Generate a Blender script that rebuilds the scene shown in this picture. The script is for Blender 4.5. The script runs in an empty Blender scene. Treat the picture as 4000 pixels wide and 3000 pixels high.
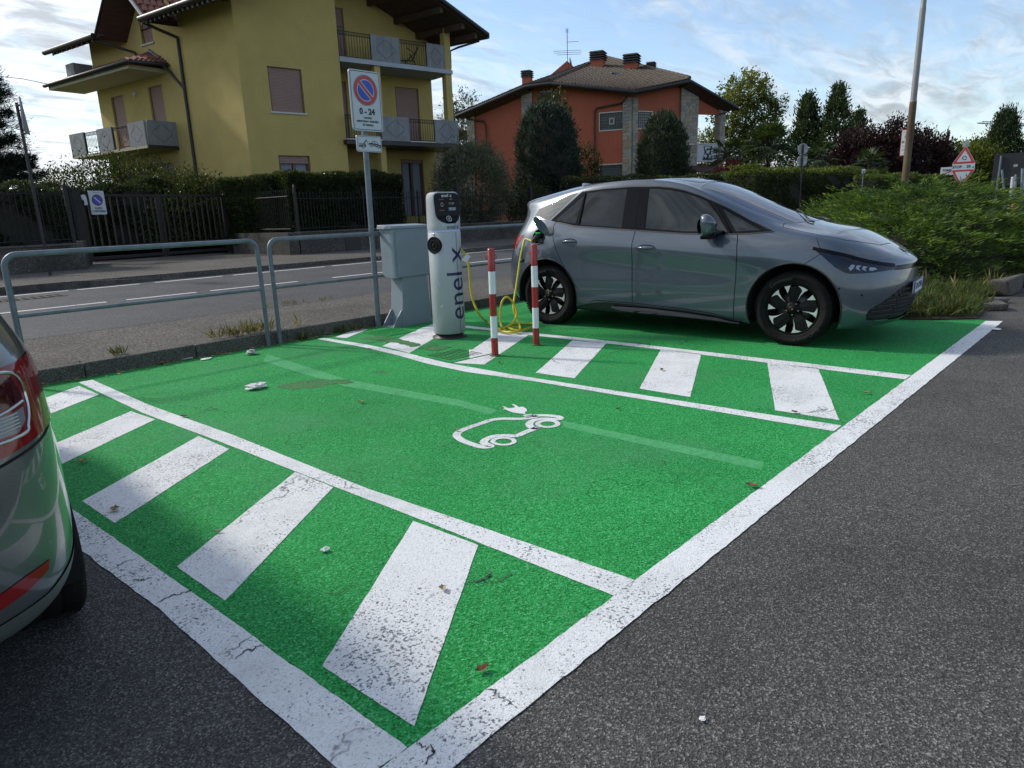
import bpy, bmesh, math, random
import numpy as np
from mathutils import Vector, Matrix, noise as mnoise
from mathutils.bvhtree import BVHTree
from mathutils.interpolate import poly_3d_calc

SC = bpy.context.scene
COL = SC.collection
random.seed(7)
RNG = np.random.default_rng(7)

# ------------------------------------------------------------------ camera
FPX, PITCH, ROLL, YAW, EYE = 2669.55, 0.249008, 0.033831, 0.817300, 1.336
def _basis():
    fwd = np.array([0, math.cos(PITCH), -math.sin(PITCH)])
    right = np.array([1.0, 0, 0]); down = np.cross(fwd, right)
    c, s = math.cos(ROLL), math.sin(ROLL)
    r2, d2 = c*right + s*down, -s*right + c*down
    cz, sz = math.cos(-YAW), math.sin(-YAW)
    Z = np.array([[cz, -sz, 0], [sz, cz, 0], [0, 0, 1]])
    return Z @ r2, Z @ d2, Z @ fwd
CR, CD, CF = _basis()
EYEP = np.array([0, 0, EYE])
cam_d = bpy.data.cameras.new('camera'); cam = bpy.data.objects.new('camera', cam_d); COL.objects.link(cam)
cam_d.sensor_width = 36; cam_d.lens = 36*FPX/4000; cam_d.clip_end = 3000; cam_d.clip_start = 0.05
Mc = Matrix((( CR[0], -CD[0], -CF[0]), (CR[1], -CD[1], -CF[1]), (CR[2], -CD[2], -CF[2])))
cam.matrix_world = Matrix.Translation(EYEP) @ Mc.to_4x4()
SC.camera = cam
def ray(p):
    return CR*((p[0]-2000)/FPX) + CD*((p[1]-1500)/FPX) + CF
def gnd(p, z=0.0):                      # measured photo point -> place on the level ground of height z
    d = ray(p); t = (z-EYE)/d[2]; return EYEP + d*t
def at(px, py, depth):                  # measured photo point -> place at a known distance
    return EYEP + ray((px, py))*depth
def on_y(p, y):
    d = ray(p); return EYEP + d*(y/d[1])

# ------------------------------------------------------------------ light
SUN_EL, SUN_AZ = 36.0, 110.0            # azimuth counted from +X towards +Y
sd = bpy.data.lights.new('sun', 'SUN'); so = bpy.data.objects.new('sun', sd); COL.objects.link(so)
sd.energy = 2.2; sd.angle = math.radians(5.0); sd.color = (1.0, 0.94, 0.84)
_e, _a = math.radians(SUN_EL), math.radians(SUN_AZ)
SUNV = Vector((math.cos(_e)*math.cos(_a), math.cos(_e)*math.sin(_a), math.sin(_e)))
so.rotation_euler = (-SUNV).to_track_quat('-Z', 'Y').to_euler(); so.location = SUNV*60
W = bpy.data.worlds.new('World'); SC.world = W; W.use_nodes = True
def make_world():
    nt = W.node_tree; nt.nodes.clear(); N = nt.nodes.new; L = nt.links.new
    out = N('ShaderNodeOutputWorld'); bg = N('ShaderNodeBackground'); L(bg.outputs[0], out.inputs[0])
    sky = N('ShaderNodeTexSky'); sky.sky_type = 'NISHITA'; sky.sun_disc = False
    sky.sun_elevation = math.radians(SUN_EL); sky.sun_rotation = math.radians(90-SUN_AZ)
    sky.air_density = 1.0; sky.dust_density = 0.7; sky.ozone_density = 1.6; sky.altitude = 100
    tc = N('ShaderNodeTexCoord'); sep = N('ShaderNodeSeparateXYZ'); L(tc.outputs['Generated'], sep.inputs[0])
    def m(op, a, b=None, c=None, clamp=False):
        n = N('ShaderNodeMath'); n.operation = op; n.use_clamp = clamp
        for i, v in enumerate((a, b, c)):
            if v is None: continue
            if isinstance(v, (int, float)): n.inputs[i].default_value = v
            else: L(v, n.inputs[i])
        return n.outputs[0]
    zz = m('ADD', m('MAXIMUM', sep.outputs[2], 0.0), 0.16)
    ux = m('DIVIDE', sep.outputs[0], zz); uy = m('DIVIDE', sep.outputs[1], zz)
    cmb = N('ShaderNodeCombineXYZ'); L(ux, cmb.inputs[0]); L(uy, cmb.inputs[1])
    mp = N('ShaderNodeMapping'); mp.inputs['Rotation'].default_value = (0, 0, math.radians(35)); mp.inputs['Scale'].default_value = (0.55, 1.25, 1); mp.inputs['Location'].default_value = (3.1, 1.7, 0)
    L(cmb.outputs[0], mp.inputs[0])
    n1 = N('ShaderNodeTexNoise'); n1.inputs['Scale'].default_value = 0.9; n1.inputs['Detail'].default_value = 9; n1.inputs['Roughness'].default_value = 0.62; n1.inputs['Distortion'].default_value = 0.5
    L(mp.outputs[0], n1.inputs['Vector'])
    n2 = N('ShaderNodeTexNoise'); n2.inputs['Scale'].default_value = 6.0; n2.inputs['Detail'].default_value = 8; n2.inputs['Roughness'].default_value = 0.6; n2.inputs['Distortion'].default_value = 0.9
    L(mp.outputs[0], n2.inputs['Vector'])
    f = m('ADD', m('MULTIPLY', n1.outputs['Fac'], 0.68), m('MULTIPLY', n2.outputs['Fac'], 0.32))
    # more cloud towards the sun, less away from it
    dot = N('ShaderNodeVectorMath'); dot.operation = 'DOT_PRODUCT'; L(tc.outputs['Generated'], dot.inputs[0]); dot.inputs[1].default_value = SUNV
    sunw = m('MULTIPLY', m('MAXIMUM', m('ADD', dot.outputs['Value'], -0.2), 0.0), 0.15)
    hor = m('MULTIPLY', m('POWER', m('SUBTRACT', 1.0, m('MAXIMUM', sep.outputs[2], 0.0)), 7.0), 0.13)
    cov = N('ShaderNodeMapRange'); cov.interpolation_type = 'SMOOTHSTEP'
    cov.inputs['From Min'].default_value = 0.42; cov.inputs['From Max'].default_value = 0.69
    L(m('ADD', m('ADD', f, sunw), hor), cov.inputs['Value'])
    glow = m('POWER', m('MAXIMUM', dot.outputs['Value'], 0.0), 4.0)
    n3 = N('ShaderNodeTexNoise'); n3.inputs['Scale'].default_value = 5.0; n3.inputs['Detail'].default_value = 8; n3.inputs['Roughness'].default_value = 0.6; n3.inputs['Distortion'].default_value = 0.7
    mp3 = N('ShaderNodeMapping'); mp3.inputs['Location'].default_value = (7.3, 2.2, 0.4); mp3.inputs['Scale'].default_value = (0.7, 1.5, 1); mp3.inputs['Rotation'].default_value = (0, 0, math.radians(20)); L(cmb.outputs[0], mp3.inputs[0]); L(mp3.outputs[0], n3.inputs['Vector'])
    shade = N('ShaderNodeMapRange'); shade.interpolation_type = 'SMOOTHSTEP'; shade.inputs['From Min'].default_value = 0.36; shade.inputs['From Max'].default_value = 0.62; shade.inputs['To Min'].default_value = 0.55; shade.inputs['To Max'].default_value = 1.12; L(n3.outputs['Fac'], shade.inputs['Value'])
    cb = m('MULTIPLY', m('ADD', m('MULTIPLY', glow, 5.0), 4.3), shade.outputs[0])
    cc = N('ShaderNodeMix'); cc.data_type = 'RGBA'; cc.blend_type = 'MULTIPLY'; cc.inputs[0].default_value = 1
    cc.inputs[6].default_value = (0.93, 0.98, 1.03, 1)
    v3 = N('ShaderNodeCombineColor'); L(cb, v3.inputs[0]); L(cb, v3.inputs[1]); L(cb, v3.inputs[2]); L(v3.outputs[0], cc.inputs[7])
    mix = N('ShaderNodeMix'); mix.data_type = 'RGBA'; L(m('MULTIPLY', cov.outputs[0], 0.93), mix.inputs[0])
    sb = N('ShaderNodeMix'); sb.data_type = 'RGBA'; sb.blend_type = 'MULTIPLY'; sb.inputs[0].default_value = 1; sb.inputs[7].default_value = (1.0, 1.0, 1.0, 1)
    L(sky.outputs[0], sb.inputs[6])
    L(sb.outputs[2], mix.inputs[6]); L(cc.outputs[2], mix.inputs[7])
    L(mix.outputs[2], bg.inputs[0]); bg.inputs[1].default_value = 0.135
make_world()
SC.view_settings.view_transform = 'Standard'; SC.view_settings.look = 'None'
SC.view_settings.exposure = 0.55; SC.view_settings.gamma = 1.0; SC.view_settings.use_curve_mapping = False

# ------------------------------------------------------------------ helpers
WM = {}
def wm(o):
    return WM.get(o.name, Matrix.Identity(4)) if o is not None else Matrix.Identity(4)
def tag(o, label=None, cat=None, group=None, kind=None):
    if label: o['label'] = label
    if cat: o['category'] = cat
    if group: o['group'] = group
    if kind: o['kind'] = kind
    return o
def thing(name, loc, rz=0.0, label=None, cat=None, group=None):
    o = bpy.data.objects.new(name, None); COL.objects.link(o); o.empty_display_size = 0.1
    o.location = loc; o.rotation_euler = (0, 0, rz)
    WM[o.name] = Matrix.Translation(Vector(loc)) @ Matrix.Rotation(rz, 4, 'Z')
    return tag(o, label, cat, group)
class MB:
    def __init__(s): s.v, s.f, s.m, s.s = [], [], [], []
    def add(s, vs, fs, m=0, smooth=False):
        b = len(s.v); s.v.extend([tuple(map(float, p)) for p in vs])
        for f in fs:
            s.f.append([i+b for i in f]); s.m.append(m); s.s.append(smooth)
        return s
    def box(s, c, d, rz=0.0, m=0, M=None):
        x, y, z = d[0]/2, d[1]/2, d[2]/2
        P = [(-x,-y,-z),(x,-y,-z),(x,y,-z),(-x,y,-z),(-x,-y,z),(x,-y,z),(x,y,z),(-x,y,z)]
        R = Matrix.Rotation(rz, 3, 'Z') if M is None else M
        P = [R @ Vector(p) + Vector(c) for p in P]
        return s.add(P, [(0,3,2,1),(4,5,6,7),(0,1,5,4),(1,2,6,5),(2,3,7,6),(3,0,4,7)], m)
    def hexa(s, P, m=0):   # 4 bottom + 4 top
        return s.add(P, [(0,3,2,1),(4,5,6,7),(0,1,5,4),(1,2,6,5),(2,3,7,6),(3,0,4,7)], m)
    def tube(s, pts, r, n=8, m=0, caps=True, closed=False, smooth=True):
        pts = [Vector(p) for p in pts]; k = len(pts)
        rs = r if hasattr(r, '__len__') else [r]*k
        ring = []; up = None
        for i in range(k):
            if closed: t = (pts[(i+1) % k]-pts[i-1])
            else: t = pts[min(i+1, k-1)]-pts[max(i-1, 0)]
            t.normalize()
            if up is None:
                up = Vector((0,0,1)) if abs(t.z) < 0.9 else Vector((1,0,0))
            a = t.cross(up); 
            if a.length < 1e-6: a = t.orthogonal()
            a.normalize(); b = a.cross(t); up = b
            ring.append([pts[i]+a*(math.cos(2*math.pi*j/n)*rs[i])+b*(math.sin(2*math.pi*j/n)*rs[i]) for j in range(n)])
        V = [p for rg in ring for p in rg]; Fs = []
        for i in range(k if closed else k-1):
            for j in range(n):
                i2 = (i+1) % k
                Fs.append((i*n+j, i*n+(j+1) % n, i2*n+(j+1) % n, i2*n+j))
        s.add(V, Fs, m, smooth)
        if caps and not closed:
            s.add(ring[0], [tuple(range(n))], m); s.add(ring[-1], [tuple(range(n-1,-1,-1))], m)
        return s
    def lathe(s, prof, n=24, M=None, m=0, smooth=True, a0=0.0, a1=2*math.pi, axis='Z'):
        full = abs(a1-a0-2*math.pi) < 1e-6; cols = n if full else n+1
        V = []
        for r, z in prof:
            for j in range(cols):
                a = a0+(a1-a0)*j/n
                p = Vector((r*math.cos(a), r*math.sin(a), z))
                V.append(M @ p if M is not None else p)
        Fs = []
        for i in range(len(prof)-1):
            for j in range(n):
                j2 = (j+1) % cols
                Fs.append((i*cols+j, i*cols+j2, (i+1)*cols+j2, (i+1)*cols+j))
        return s.add(V, Fs, m, smooth)
    def poly(s, pts, m=0): return s.add(pts, [tuple(range(len(pts)))], m)
    def prism(s, pts, vec, m=0, mside=None):      # closed slab: polygon pts extruded by vec
        n = len(pts); P = [Vector(p) for p in pts]; Q = [p+Vector(vec) for p in P]
        s.add(P+Q, [tuple(range(n-1,-1,-1)), tuple(range(n,2*n))], m)
        s.add(P+Q, [(i,(i+1) % n,n+(i+1) % n,n+i) for i in range(n)], m if mside is None else mside)
        return s
    def build(s, name, mats, parent=None, world=True, bevel=0.0, bseg=2, label=None, cat=None, group=None, kind=None, fixn=True):
        me = bpy.data.meshes.new(name)
        V = s.v
        if parent is not None and world:
            Mi = wm(parent).inverted(); V = [tuple(Mi @ Vector(p)) for p in V]
        me.from_pydata(V, [], s.f)
        if not isinstance(mats, (list, tuple)): mats = [mats]
        for mm in mats: me.materials.append(mm)
        me.polygons.foreach_set('material_index', s.m); me.polygons.foreach_set('use_smooth', s.s)
        if fixn or bevel > 0:
            bm = bmesh.new(); bm.from_mesh(me)
            if fixn: bmesh.ops.recalc_face_normals(bm, faces=bm.faces)
            if bevel > 0:
                bmesh.ops.remove_doubles(bm, verts=bm.verts, dist=1e-5)
                es = [e for e in bm.edges if e.is_manifold and e.calc_face_angle(0) > 0.5]
                bmesh.ops.bevel(bm, geom=es, offset=bevel, offset_type='OFFSET', segments=bseg, profile=0.5, affect='EDGES', clamp_overlap=True)
            bm.to_mesh(me); bm.free()
        me.update()
        o = bpy.data.objects.new(name, me); COL.objects.link(o)
        if parent is not None:
            o.parent = parent; WM[o.name] = wm(parent)
        return tag(o, label, cat, group, kind)
def mesh_np(name, V, Fq, mats, parent=None, mi=None, smooth=False, kind=None, label=None, cat=None, group=None, attr=None):
    """fast mesh from numpy arrays; Fq (n,3) or (n,4)"""
    me = bpy.data.meshes.new(name); V = np.asarray(V, np.float32); Fq = np.asarray(Fq, np.int32)
    if parent is not None:
        Mi = np.array(wm(parent).inverted()); V = (V @ Mi[:3,:3].T + Mi[:3,3]).astype(np.float32)
    n, k = Fq.shape
    me.vertices.add(len(V)); me.vertices.foreach_set('co', V.ravel())
    me.loops.add(n*k); me.loops.foreach_set('vertex_index', Fq.ravel())
    me.polygons.add(n); me.polygons.foreach_set('loop_start', np.arange(0, n*k, k, dtype=np.int32)); me.polygons.foreach_set('loop_total', np.full(n, k, np.int32))
    if not isinstance(mats, (list, tuple)): mats = [mats]
    for mm in mats: me.materials.append(mm)
    if mi is not None: me.polygons.foreach_set('material_index', np.asarray(mi, np.int32))
    me.polygons.foreach_set('use_smooth', np.full(n, smooth, bool))
    if attr is not None:
        a = me.attributes.new('tint', 'FLOAT', 'POINT'); a.data.foreach_set('value', np.asarray(attr, np.float32))
    me.update(calc_edges=True)
    o = bpy.data.objects.new(name, me); COL.objects.link(o)
    if parent is not None: o.parent = parent; WM[o.name] = wm(parent)
    return tag(o, label, cat, group, kind)
def copy_part(o, parent, loc=None, rot=None):
    c = o.copy(); COL.objects.link(c); c.parent = parent
    if loc is not None: c.location = loc
    if rot is not None: c.rotation_euler = rot
    for ch in o.children: copy_part(ch, c)
    return c
def copy_tree(o, loc, rz=0.0, label=None):
    c = o.copy(); COL.objects.link(c); c.location = loc; c.rotation_euler = (0, 0, rz)
    if label: c['label'] = label
    WM[c.name] = Matrix.Translation(Vector(loc)) @ Matrix.Rotation(rz, 4, 'Z')
    for ch in o.children: copy_part(ch, c)
    return c

# ------------------------------------------------------------------ materials
def _nt(name):
    m = bpy.data.materials.new(name); m.use_nodes = True; nt = m.node_tree; nt.nodes.clear()
    out = nt.nodes.new('ShaderNodeOutputMaterial'); b = nt.nodes.new('ShaderNodeBsdfPrincipled'); nt.links.new(b.outputs[0], out.inputs[0])
    return m, nt, b
def c4(c): return (c[0], c[1], c[2], 1.0)
def ramp(nt, fac, stops):
    r = nt.nodes.new('ShaderNodeValToRGB'); e = r.color_ramp.elements
    while len(e) < len(stops): e.new(0.5)
    for i, (p, c) in enumerate(stops): e[i].position = p; e[i].color = c4(c) if len(c) == 3 else c
    nt.links.new(fac, r.inputs[0]); return r.outputs[0]
def nz(nt, scale, detail=4, rough=0.55, dist=0.0, vec=None, stretch=None, coord='Object'):
    t = nt.nodes.new('ShaderNodeTexNoise'); t.inputs['Scale'].default_value = scale; t.inputs['Detail'].default_value = detail
    t.inputs['Roughness'].default_value = rough; t.inputs['Distortion'].default_value = dist
    if vec is None:
        tc = nt.nodes.new('ShaderNodeTexCoord'); vec = tc.outputs[coord]
    if stretch:
        mp = nt.nodes.new('ShaderNodeMapping'); mp.inputs['Scale'].default_value = stretch; nt.links.new(vec, mp.inputs[0]); vec = mp.outputs[0]
    nt.links.new(vec, t.inputs['Vector']); return t.outputs['Fac']
def mixc(nt, fac, a, b, mode='MIX'):
    n = nt.nodes.new('ShaderNodeMix'); n.data_type = 'RGBA'; n.blend_type = mode
    for i, v in ((0, fac), (6, a), (7, b)):
        if isinstance(v, (int, float)): n.inputs[i].default_value = v
        elif isinstance(v, tuple): n.inputs[i].default_value = c4(v)
        else: nt.links.new(v, n.inputs[i])
    return n.outputs[2]
def mth(nt, op, a, b=None, clamp=False):
    n = nt.nodes.new('ShaderNodeMath'); n.operation = op; n.use_clamp = clamp
    for i, v in enumerate((a, b)):
        if v is None: continue
        if isinstance(v, (int, float)): n.inputs[i].default_value = v
        else: nt.links.new(v, n.inputs[i])
    return n.outputs[0]
def bump(nt, b, h, strength=0.3, dist=0.01):
    n = nt.nodes.new('ShaderNodeBump'); n.inputs['Strength'].default_value = strength; n.inputs['Distance'].default_value = dist
    nt.links.new(h, n.inputs['Height']); nt.links.new(n.outputs[0], b.inputs['Normal'])
def pm(name, col, rough=0.6, metal=0.0, var=0.12, vs=2.0, bmp=0.0, bs=40.0, spec=0.5, coat=0.0, dirt=0.0, dcol=(0.05,0.045,0.04), ds=3.0, stretch=None, emit=None):
    m, nt, b = _nt(name)
    f = nz(nt, vs, 5, 0.6, stretch=stretch)
    lo = tuple(c*(1-var) for c in col); hi = tuple(min(1, c*(1+var)) for c in col)
    c = ramp(nt, f, [(0.3, lo), (0.7, hi)])
    if dirt > 0:
        d = nz(nt, ds, 8, 0.7, 0.4)
        k = ramp(nt, d, [(0.48, (0,0,0)), (0.75, (dirt,)*3)])
        c = mixc(nt, k, c, dcol)
    nt.links.new(c, b.inputs['Base Color'])
    b.inputs['Metallic'].default_value = metal; b.inputs['Specular IOR Level'].default_value = spec
    b.inputs['Coat Weight'].default_value = coat; b.inputs['Coat Roughness'].default_value = 0.03
    r = ramp(nt, nz(nt, vs*3, 4), [(0.3, (max(0, rough-0.07),)*3), (0.7, (min(1, rough+0.07),)*3)]); nt.links.new(r, b.inputs['Roughness'])
    if bmp > 0: bump(nt, b, nz(nt, bs, 6, 0.6), bmp)
    if emit: b.inputs['Emission Color'].default_value = c4(emit[0]); b.inputs['Emission Strength'].default_value = emit[1]
    return m
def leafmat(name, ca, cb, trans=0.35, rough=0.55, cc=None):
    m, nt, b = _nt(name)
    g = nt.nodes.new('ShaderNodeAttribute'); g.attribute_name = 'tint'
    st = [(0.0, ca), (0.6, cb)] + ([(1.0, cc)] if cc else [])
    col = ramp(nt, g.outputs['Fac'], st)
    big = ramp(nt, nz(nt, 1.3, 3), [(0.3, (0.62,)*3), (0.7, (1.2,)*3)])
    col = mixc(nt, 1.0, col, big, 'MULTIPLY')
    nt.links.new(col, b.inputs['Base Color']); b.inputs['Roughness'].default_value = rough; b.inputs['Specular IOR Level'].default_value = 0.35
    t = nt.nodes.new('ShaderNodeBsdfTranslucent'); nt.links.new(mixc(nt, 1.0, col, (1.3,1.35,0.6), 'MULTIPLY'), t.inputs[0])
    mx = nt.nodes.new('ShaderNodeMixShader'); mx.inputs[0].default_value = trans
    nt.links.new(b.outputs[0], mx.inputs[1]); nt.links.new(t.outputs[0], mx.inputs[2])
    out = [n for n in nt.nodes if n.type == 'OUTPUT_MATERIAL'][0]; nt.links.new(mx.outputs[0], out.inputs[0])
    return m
# ------------------------------------------------------------------ ground materials
def grit(name, cols, scale=120.0, rough=0.85, bmp=0.5, patch=None, pits=0.0, pitcol=(0.03,0.035,0.03), big=0.25, spec=0.4, blotch=None, bscale=0.6, cracks=0.0):
    """aggregate surface: every grain its own tone"""
    m, nt, b = _nt(name)
    tc = nt.nodes.new('ShaderNodeTexCoord'); P = tc.outputs['Object']
    def vor(sc, feat='F1'):
        v = nt.nodes.new('ShaderNodeTexVoronoi'); v.inputs['Scale'].default_value = sc; v.feature = feat; nt.links.new(P, v.inputs['Vector']); return v
    v1 = vor(scale)
    sep = nt.nodes.new('ShaderNodeSeparateColor'); nt.links.new(v1.outputs['Color'], sep.inputs[0])
    c = ramp(nt, sep.outputs[0], cols)
    lg = ramp(nt, nz(nt, 0.9, 6, 0.6, vec=P), [(0.25, (1-big,)*3), (0.75, (1+big,)*3)])
    c = mixc(nt, 1.0, c, lg, 'MULTIPLY')
    if blotch:
        k = ramp(nt, nz(nt, bscale, 9, 0.68, 0.3, vec=P), [(0.5, (0,0,0)), (0.72, (blotch[1],)*3)])
        c = mixc(nt, k, c, blotch[0])
    h = v1.outputs['Distance']
    fine = nz(nt, scale*0.5, 2, 0.5, vec=P)
    if pits > 0:
        wear = nz(nt, 2.2, 6, 0.65, vec=P)
        thr = mth(nt, 'ADD', mth(nt, 'MULTIPLY', fine, 0.62), mth(nt, 'MULTIPLY', wear, 0.38))
        k = ramp(nt, thr, [(0.26+0.16*pits, (1,)*3), (0.33+0.16*pits, (0,)*3)])
        c = mixc(nt, k, c, pitcol)
    if cracks > 0:
        cv = nt.nodes.new('ShaderNodeTexVoronoi'); cv.feature = 'DISTANCE_TO_EDGE'; cv.inputs['Scale'].default_value = 0.75
        wv = nt.nodes.new('ShaderNodeVectorMath'); wv.operation = 'ADD'
        wn = nt.nodes.new('ShaderNodeTexNoise'); wn.inputs['Scale'].default_value = 2.0; wn.inputs['Detail'].default_value = 6; nt.links.new(P, wn.inputs['Vector'])
        sv = nt.nodes.new('ShaderNodeVectorMath'); sv.operation = 'SCALE'; sv.inputs['Scale'].default_value = 1.1; nt.links.new(wn.outputs['Color'], sv.inputs[0])
        nt.links.new(P, wv.inputs[0]); nt.links.new(sv.outputs[0], wv.inputs[1]); nt.links.new(wv.outputs[0], cv.inputs['Vector'])
        gate = ramp(nt, nz(nt, 0.8, 2, vec=P), [(0.52, (0,)*3), (0.6, (cracks,)*3)])
        k = ramp(nt, cv.outputs['Distance'], [(0.0, (1,)*3), (0.006, (0,)*3)])
        c = mixc(nt, mth(nt, 'MULTIPLY', k, gate), c, (0.012,0.014,0.012))
    nt.links.new(c, b.inputs['Base Color']); b.inputs['Roughness'].default_value = rough; b.inputs['Specular IOR Level'].default_value = spec
    bump(nt, b, mth(nt, 'ADD', h, mth(nt, 'MULTIPLY', fine, 1.2)), bmp, 0.006)
    return m
M = {}
M['asphalt'] = grit('asphalt', [(0.0,(0.035,0.034,0.0325)),(0.5,(0.069,0.067,0.063)),(0.84,(0.122,0.118,0.110)),(1.0,(0.25,0.242,0.225))], 200, 0.9, 0.6, big=0.2, blotch=((0.030,0.030,0.032),0.7), cracks=0.6, spec=0.2)
M['road'] = grit('road_asphalt', [(0.0,(0.035,0.036,0.039)),(0.6,(0.06,0.061,0.066)),(1.0,(0.13,0.13,0.13))], 110, 0.8, 0.4, big=0.18, blotch=((0.035,0.036,0.04),0.6), spec=0.3, cracks=0.5)
M['walk'] = grit('pavement_asphalt', [(0.0,(0.04,0.037,0.033)),(0.55,(0.10,0.092,0.081)),(0.9,(0.175,0.163,0.146)),(1.0,(0.28,0.26,0.23))], 90, 0.9, 0.8, big=0.2, blotch=((0.05,0.046,0.036),0.6), cracks=0.6, spec=0.2)
M['green'] = grit('green_paint', [(0.0,(0.007,0.115,0.023)),(0.35,(0.015,0.235,0.050)),(0.8,(0.028,0.32,0.078)),(1.0,(0.10,0.44,0.175))], 170, 0.85, 0.5, pits=0.16, pitcol=(0.010,0.05,0.016), big=0.17, spec=0.18, blotch=((0.075,0.24,0.11),0.6), bscale=0.75, cracks=0.8)
M['green_old'] = grit('green_over_old_line', [(0.0,(0.05,0.28,0.095)),(1.0,(0.085,0.36,0.145))], 60, 0.8, 0.25, big=0.1, pits=0.03, pitcol=(0.02,0.15,0.05), spec=0.2)
M['white'] = grit('white_road_paint', [(0.0,(0.52,0.53,0.55)),(0.3,(0.68,0.69,0.70)),(1.0,(0.76,0.76,0.75))], 210, 0.85, 0.3, pits=0.68, pitcol=(0.14,0.15,0.165), big=0.07, spec=0.2, blotch=((0.40,0.41,0.40),0.6), bscale=1.8, cracks=0.9)
M['white_road'] = grit('road_line_paint', [(0.0,(0.5,0.5,0.5)),(1.0,(0.66,0.66,0.64))], 80, 0.8, 0.4, pits=0.5, pitcol=(0.14,0.14,0.14), big=0.12, spec=0.2)
M['kerb'] = grit('kerb_concrete', [(0.0,(0.06,0.056,0.05)),(0.6,(0.11,0.102,0.09)),(1.0,(0.22,0.21,0.19))], 160, 0.9, 0.6, big=0.3, blotch=((0.03,0.03,0.025),0.85), bscale=2.0, spec=0.2)
M['wallc'] = grit('rough_concrete', [(0.0,(0.05,0.047,0.04)),(0.6,(0.085,0.08,0.07)),(1.0,(0.14,0.13,0.115))], 45, 0.95, 0.8, big=0.35, blotch=((0.025,0.026,0.02),0.85), bscale=1.1, spec=0.15)
M['soil'] = grit('soil', [(0.0,(0.02,0.017,0.011)),(0.6,(0.045,0.038,0.024)),(1.0,(0.09,0.075,0.05))], 60, 0.95, 0.9, big=0.4, blotch=((0.025,0.038,0.013),0.8), bscale=1.5, spec=0.15)
M['lawn'] = grit('lawn', [(0.0,(0.025,0.048,0.010)),(0.6,(0.045,0.075,0.018)),(1.0,(0.08,0.10,0.03))], 40, 0.95, 0.9, big=0.35, spec=0.15)
M['stain'] = grit('dried_mud_stain', [(0.0,(0.04,0.15,0.05)),(1.0,(0.10,0.19,0.085))], 90, 0.9, 0.3, big=0.2, pits=0.9, pitcol=(0.012,0.16,0.045), spec=0.15)

def jag(poly, step=0.03, amp=0.004, seed=1.0):
    out = []; n = len(poly)
    for i in range(n):
        a = Vector((poly[i][0], poly[i][1])); b = Vector((poly[(i+1) % n][0], poly[(i+1) % n][1])); d = b-a; L = d.length
        k = max(1, int(L/step)); nn = Vector((-d.y, d.x)).normalized() if L > 0 else Vector((0,0))
        for j in range(k):
            p = a+d*(j/k); q = Vector((p.x*9, p.y*9, seed)); 
            o = mnoise.noise(q)*amp + mnoise.noise(q*5)*amp*0.7
            p = p+nn*o; out.append((p.x, p.y))
    return out
def sheet(name, poly, z, mat, parent=None, jagged=True, label=None, kind=None, step=0.03, amp=0.0026):
    P = jag(poly, step, amp, z*1000+poly[0][0]) if jagged else poly
    return MB().poly([(x, y, z) for x, y in P]).build(name, mat, parent, fixn=False, label=label, kind=kind)
def G2(pts, z=0.0): return [tuple(gnd(p, z)[:2]) for p in pts]
def ccw(poly):
    a = sum(poly[i][0]*poly[(i+1) % len(poly)][1]-poly[(i+1) % len(poly)][0]*poly[i][1] for i in range(len(poly)))
    return poly if a > 0 else poly[::-1]

# ------------------------------------------------------------------ the ground, one sheet to the horizon, then what lies on it
KY = 6.93      # face of the kerb
MB().poly([(-900,-900,-0.35),(1500,-900,-0.35),(1500,1500,-0.35),(-900,1500,-0.35)]).build('ground', M['lawn'], kind='structure', fixn=False)
sheet('car_park_asphalt', [(-14,-16),(40,-16),(40,2.2),(8.9,2.2),(8.9,KY+0.02),(-14,KY+0.02)], 0.0, M['asphalt'], jagged=False, kind='structure')
bay = sheet('green_parking_bays', ccw([(0.80,1.16),(8.88,1.16),(8.90,1.32),(8.62,1.70),(8.45,2.1),(8.4,KY),(0.62,KY),(0.70,4.0)]), 0.002, M['green'], kind='structure')
ZW = 0.0042
def stripe(name, P, z=ZW, mat='white'): return sheet(name, ccw(G2(P)), z, M[mat], bay)
# outlines of the bays
sheet('white_line', ccw([(0.70,1.095),(8.93,1.095),(8.86,1.24),(0.74,1.228)]), ZW, M['white'], bay, amp=0.0045)
sheet('white_line', ccw([(0.715,1.232),(0.872,1.232),(0.83,2.44),(0.78,3.54),(0.60,KY-0.05),(0.47,KY-0.05),(0.665,3.15),(0.705,2.43)]), ZW, M['white'], bay, amp=0.0045)
sheet('white_line', ccw([(1.80,1.232),(1.935,1.232),(1.89,1.92),(1.83,2.75),(1.81,4.18),(1.755,5.38),(1.765,6.74),(1.655,6.74),(1.64,5.2),(1.70,4.0),(1.74,2.84),(1.765,2.32)]), ZW, M['white'], bay)
sheet('white_line', ccw([(4.10,1.244),(4.24,1.244),(4.20,1.69),(4.13,2.7),(4.06,3.8),(4.05,4.6),(4.13,5.3),(4.17,6.0),(4.14,6.78),(4.05,6.78),(4.06,5.9),(4.01,5.3),(3.925,4.75),(3.90,4.2),(3.99,3.5),(4.07,1.9)]), ZW, M['white'], bay)
sheet('white_line', ccw([(5.655,1.244),(5.82,1.244),(5.78,2.35),(5.74,3.63),(5.65,5.08),(5.58,6.2),(5.47,6.2),(5.55,4.75),(5.62,3.53),(5.635,2.29)]), ZW, M['white'], bay)
def Q(x0, y0, s, pts): return [(x0+x*s, y0+y*s) for x, y in pts]
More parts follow.
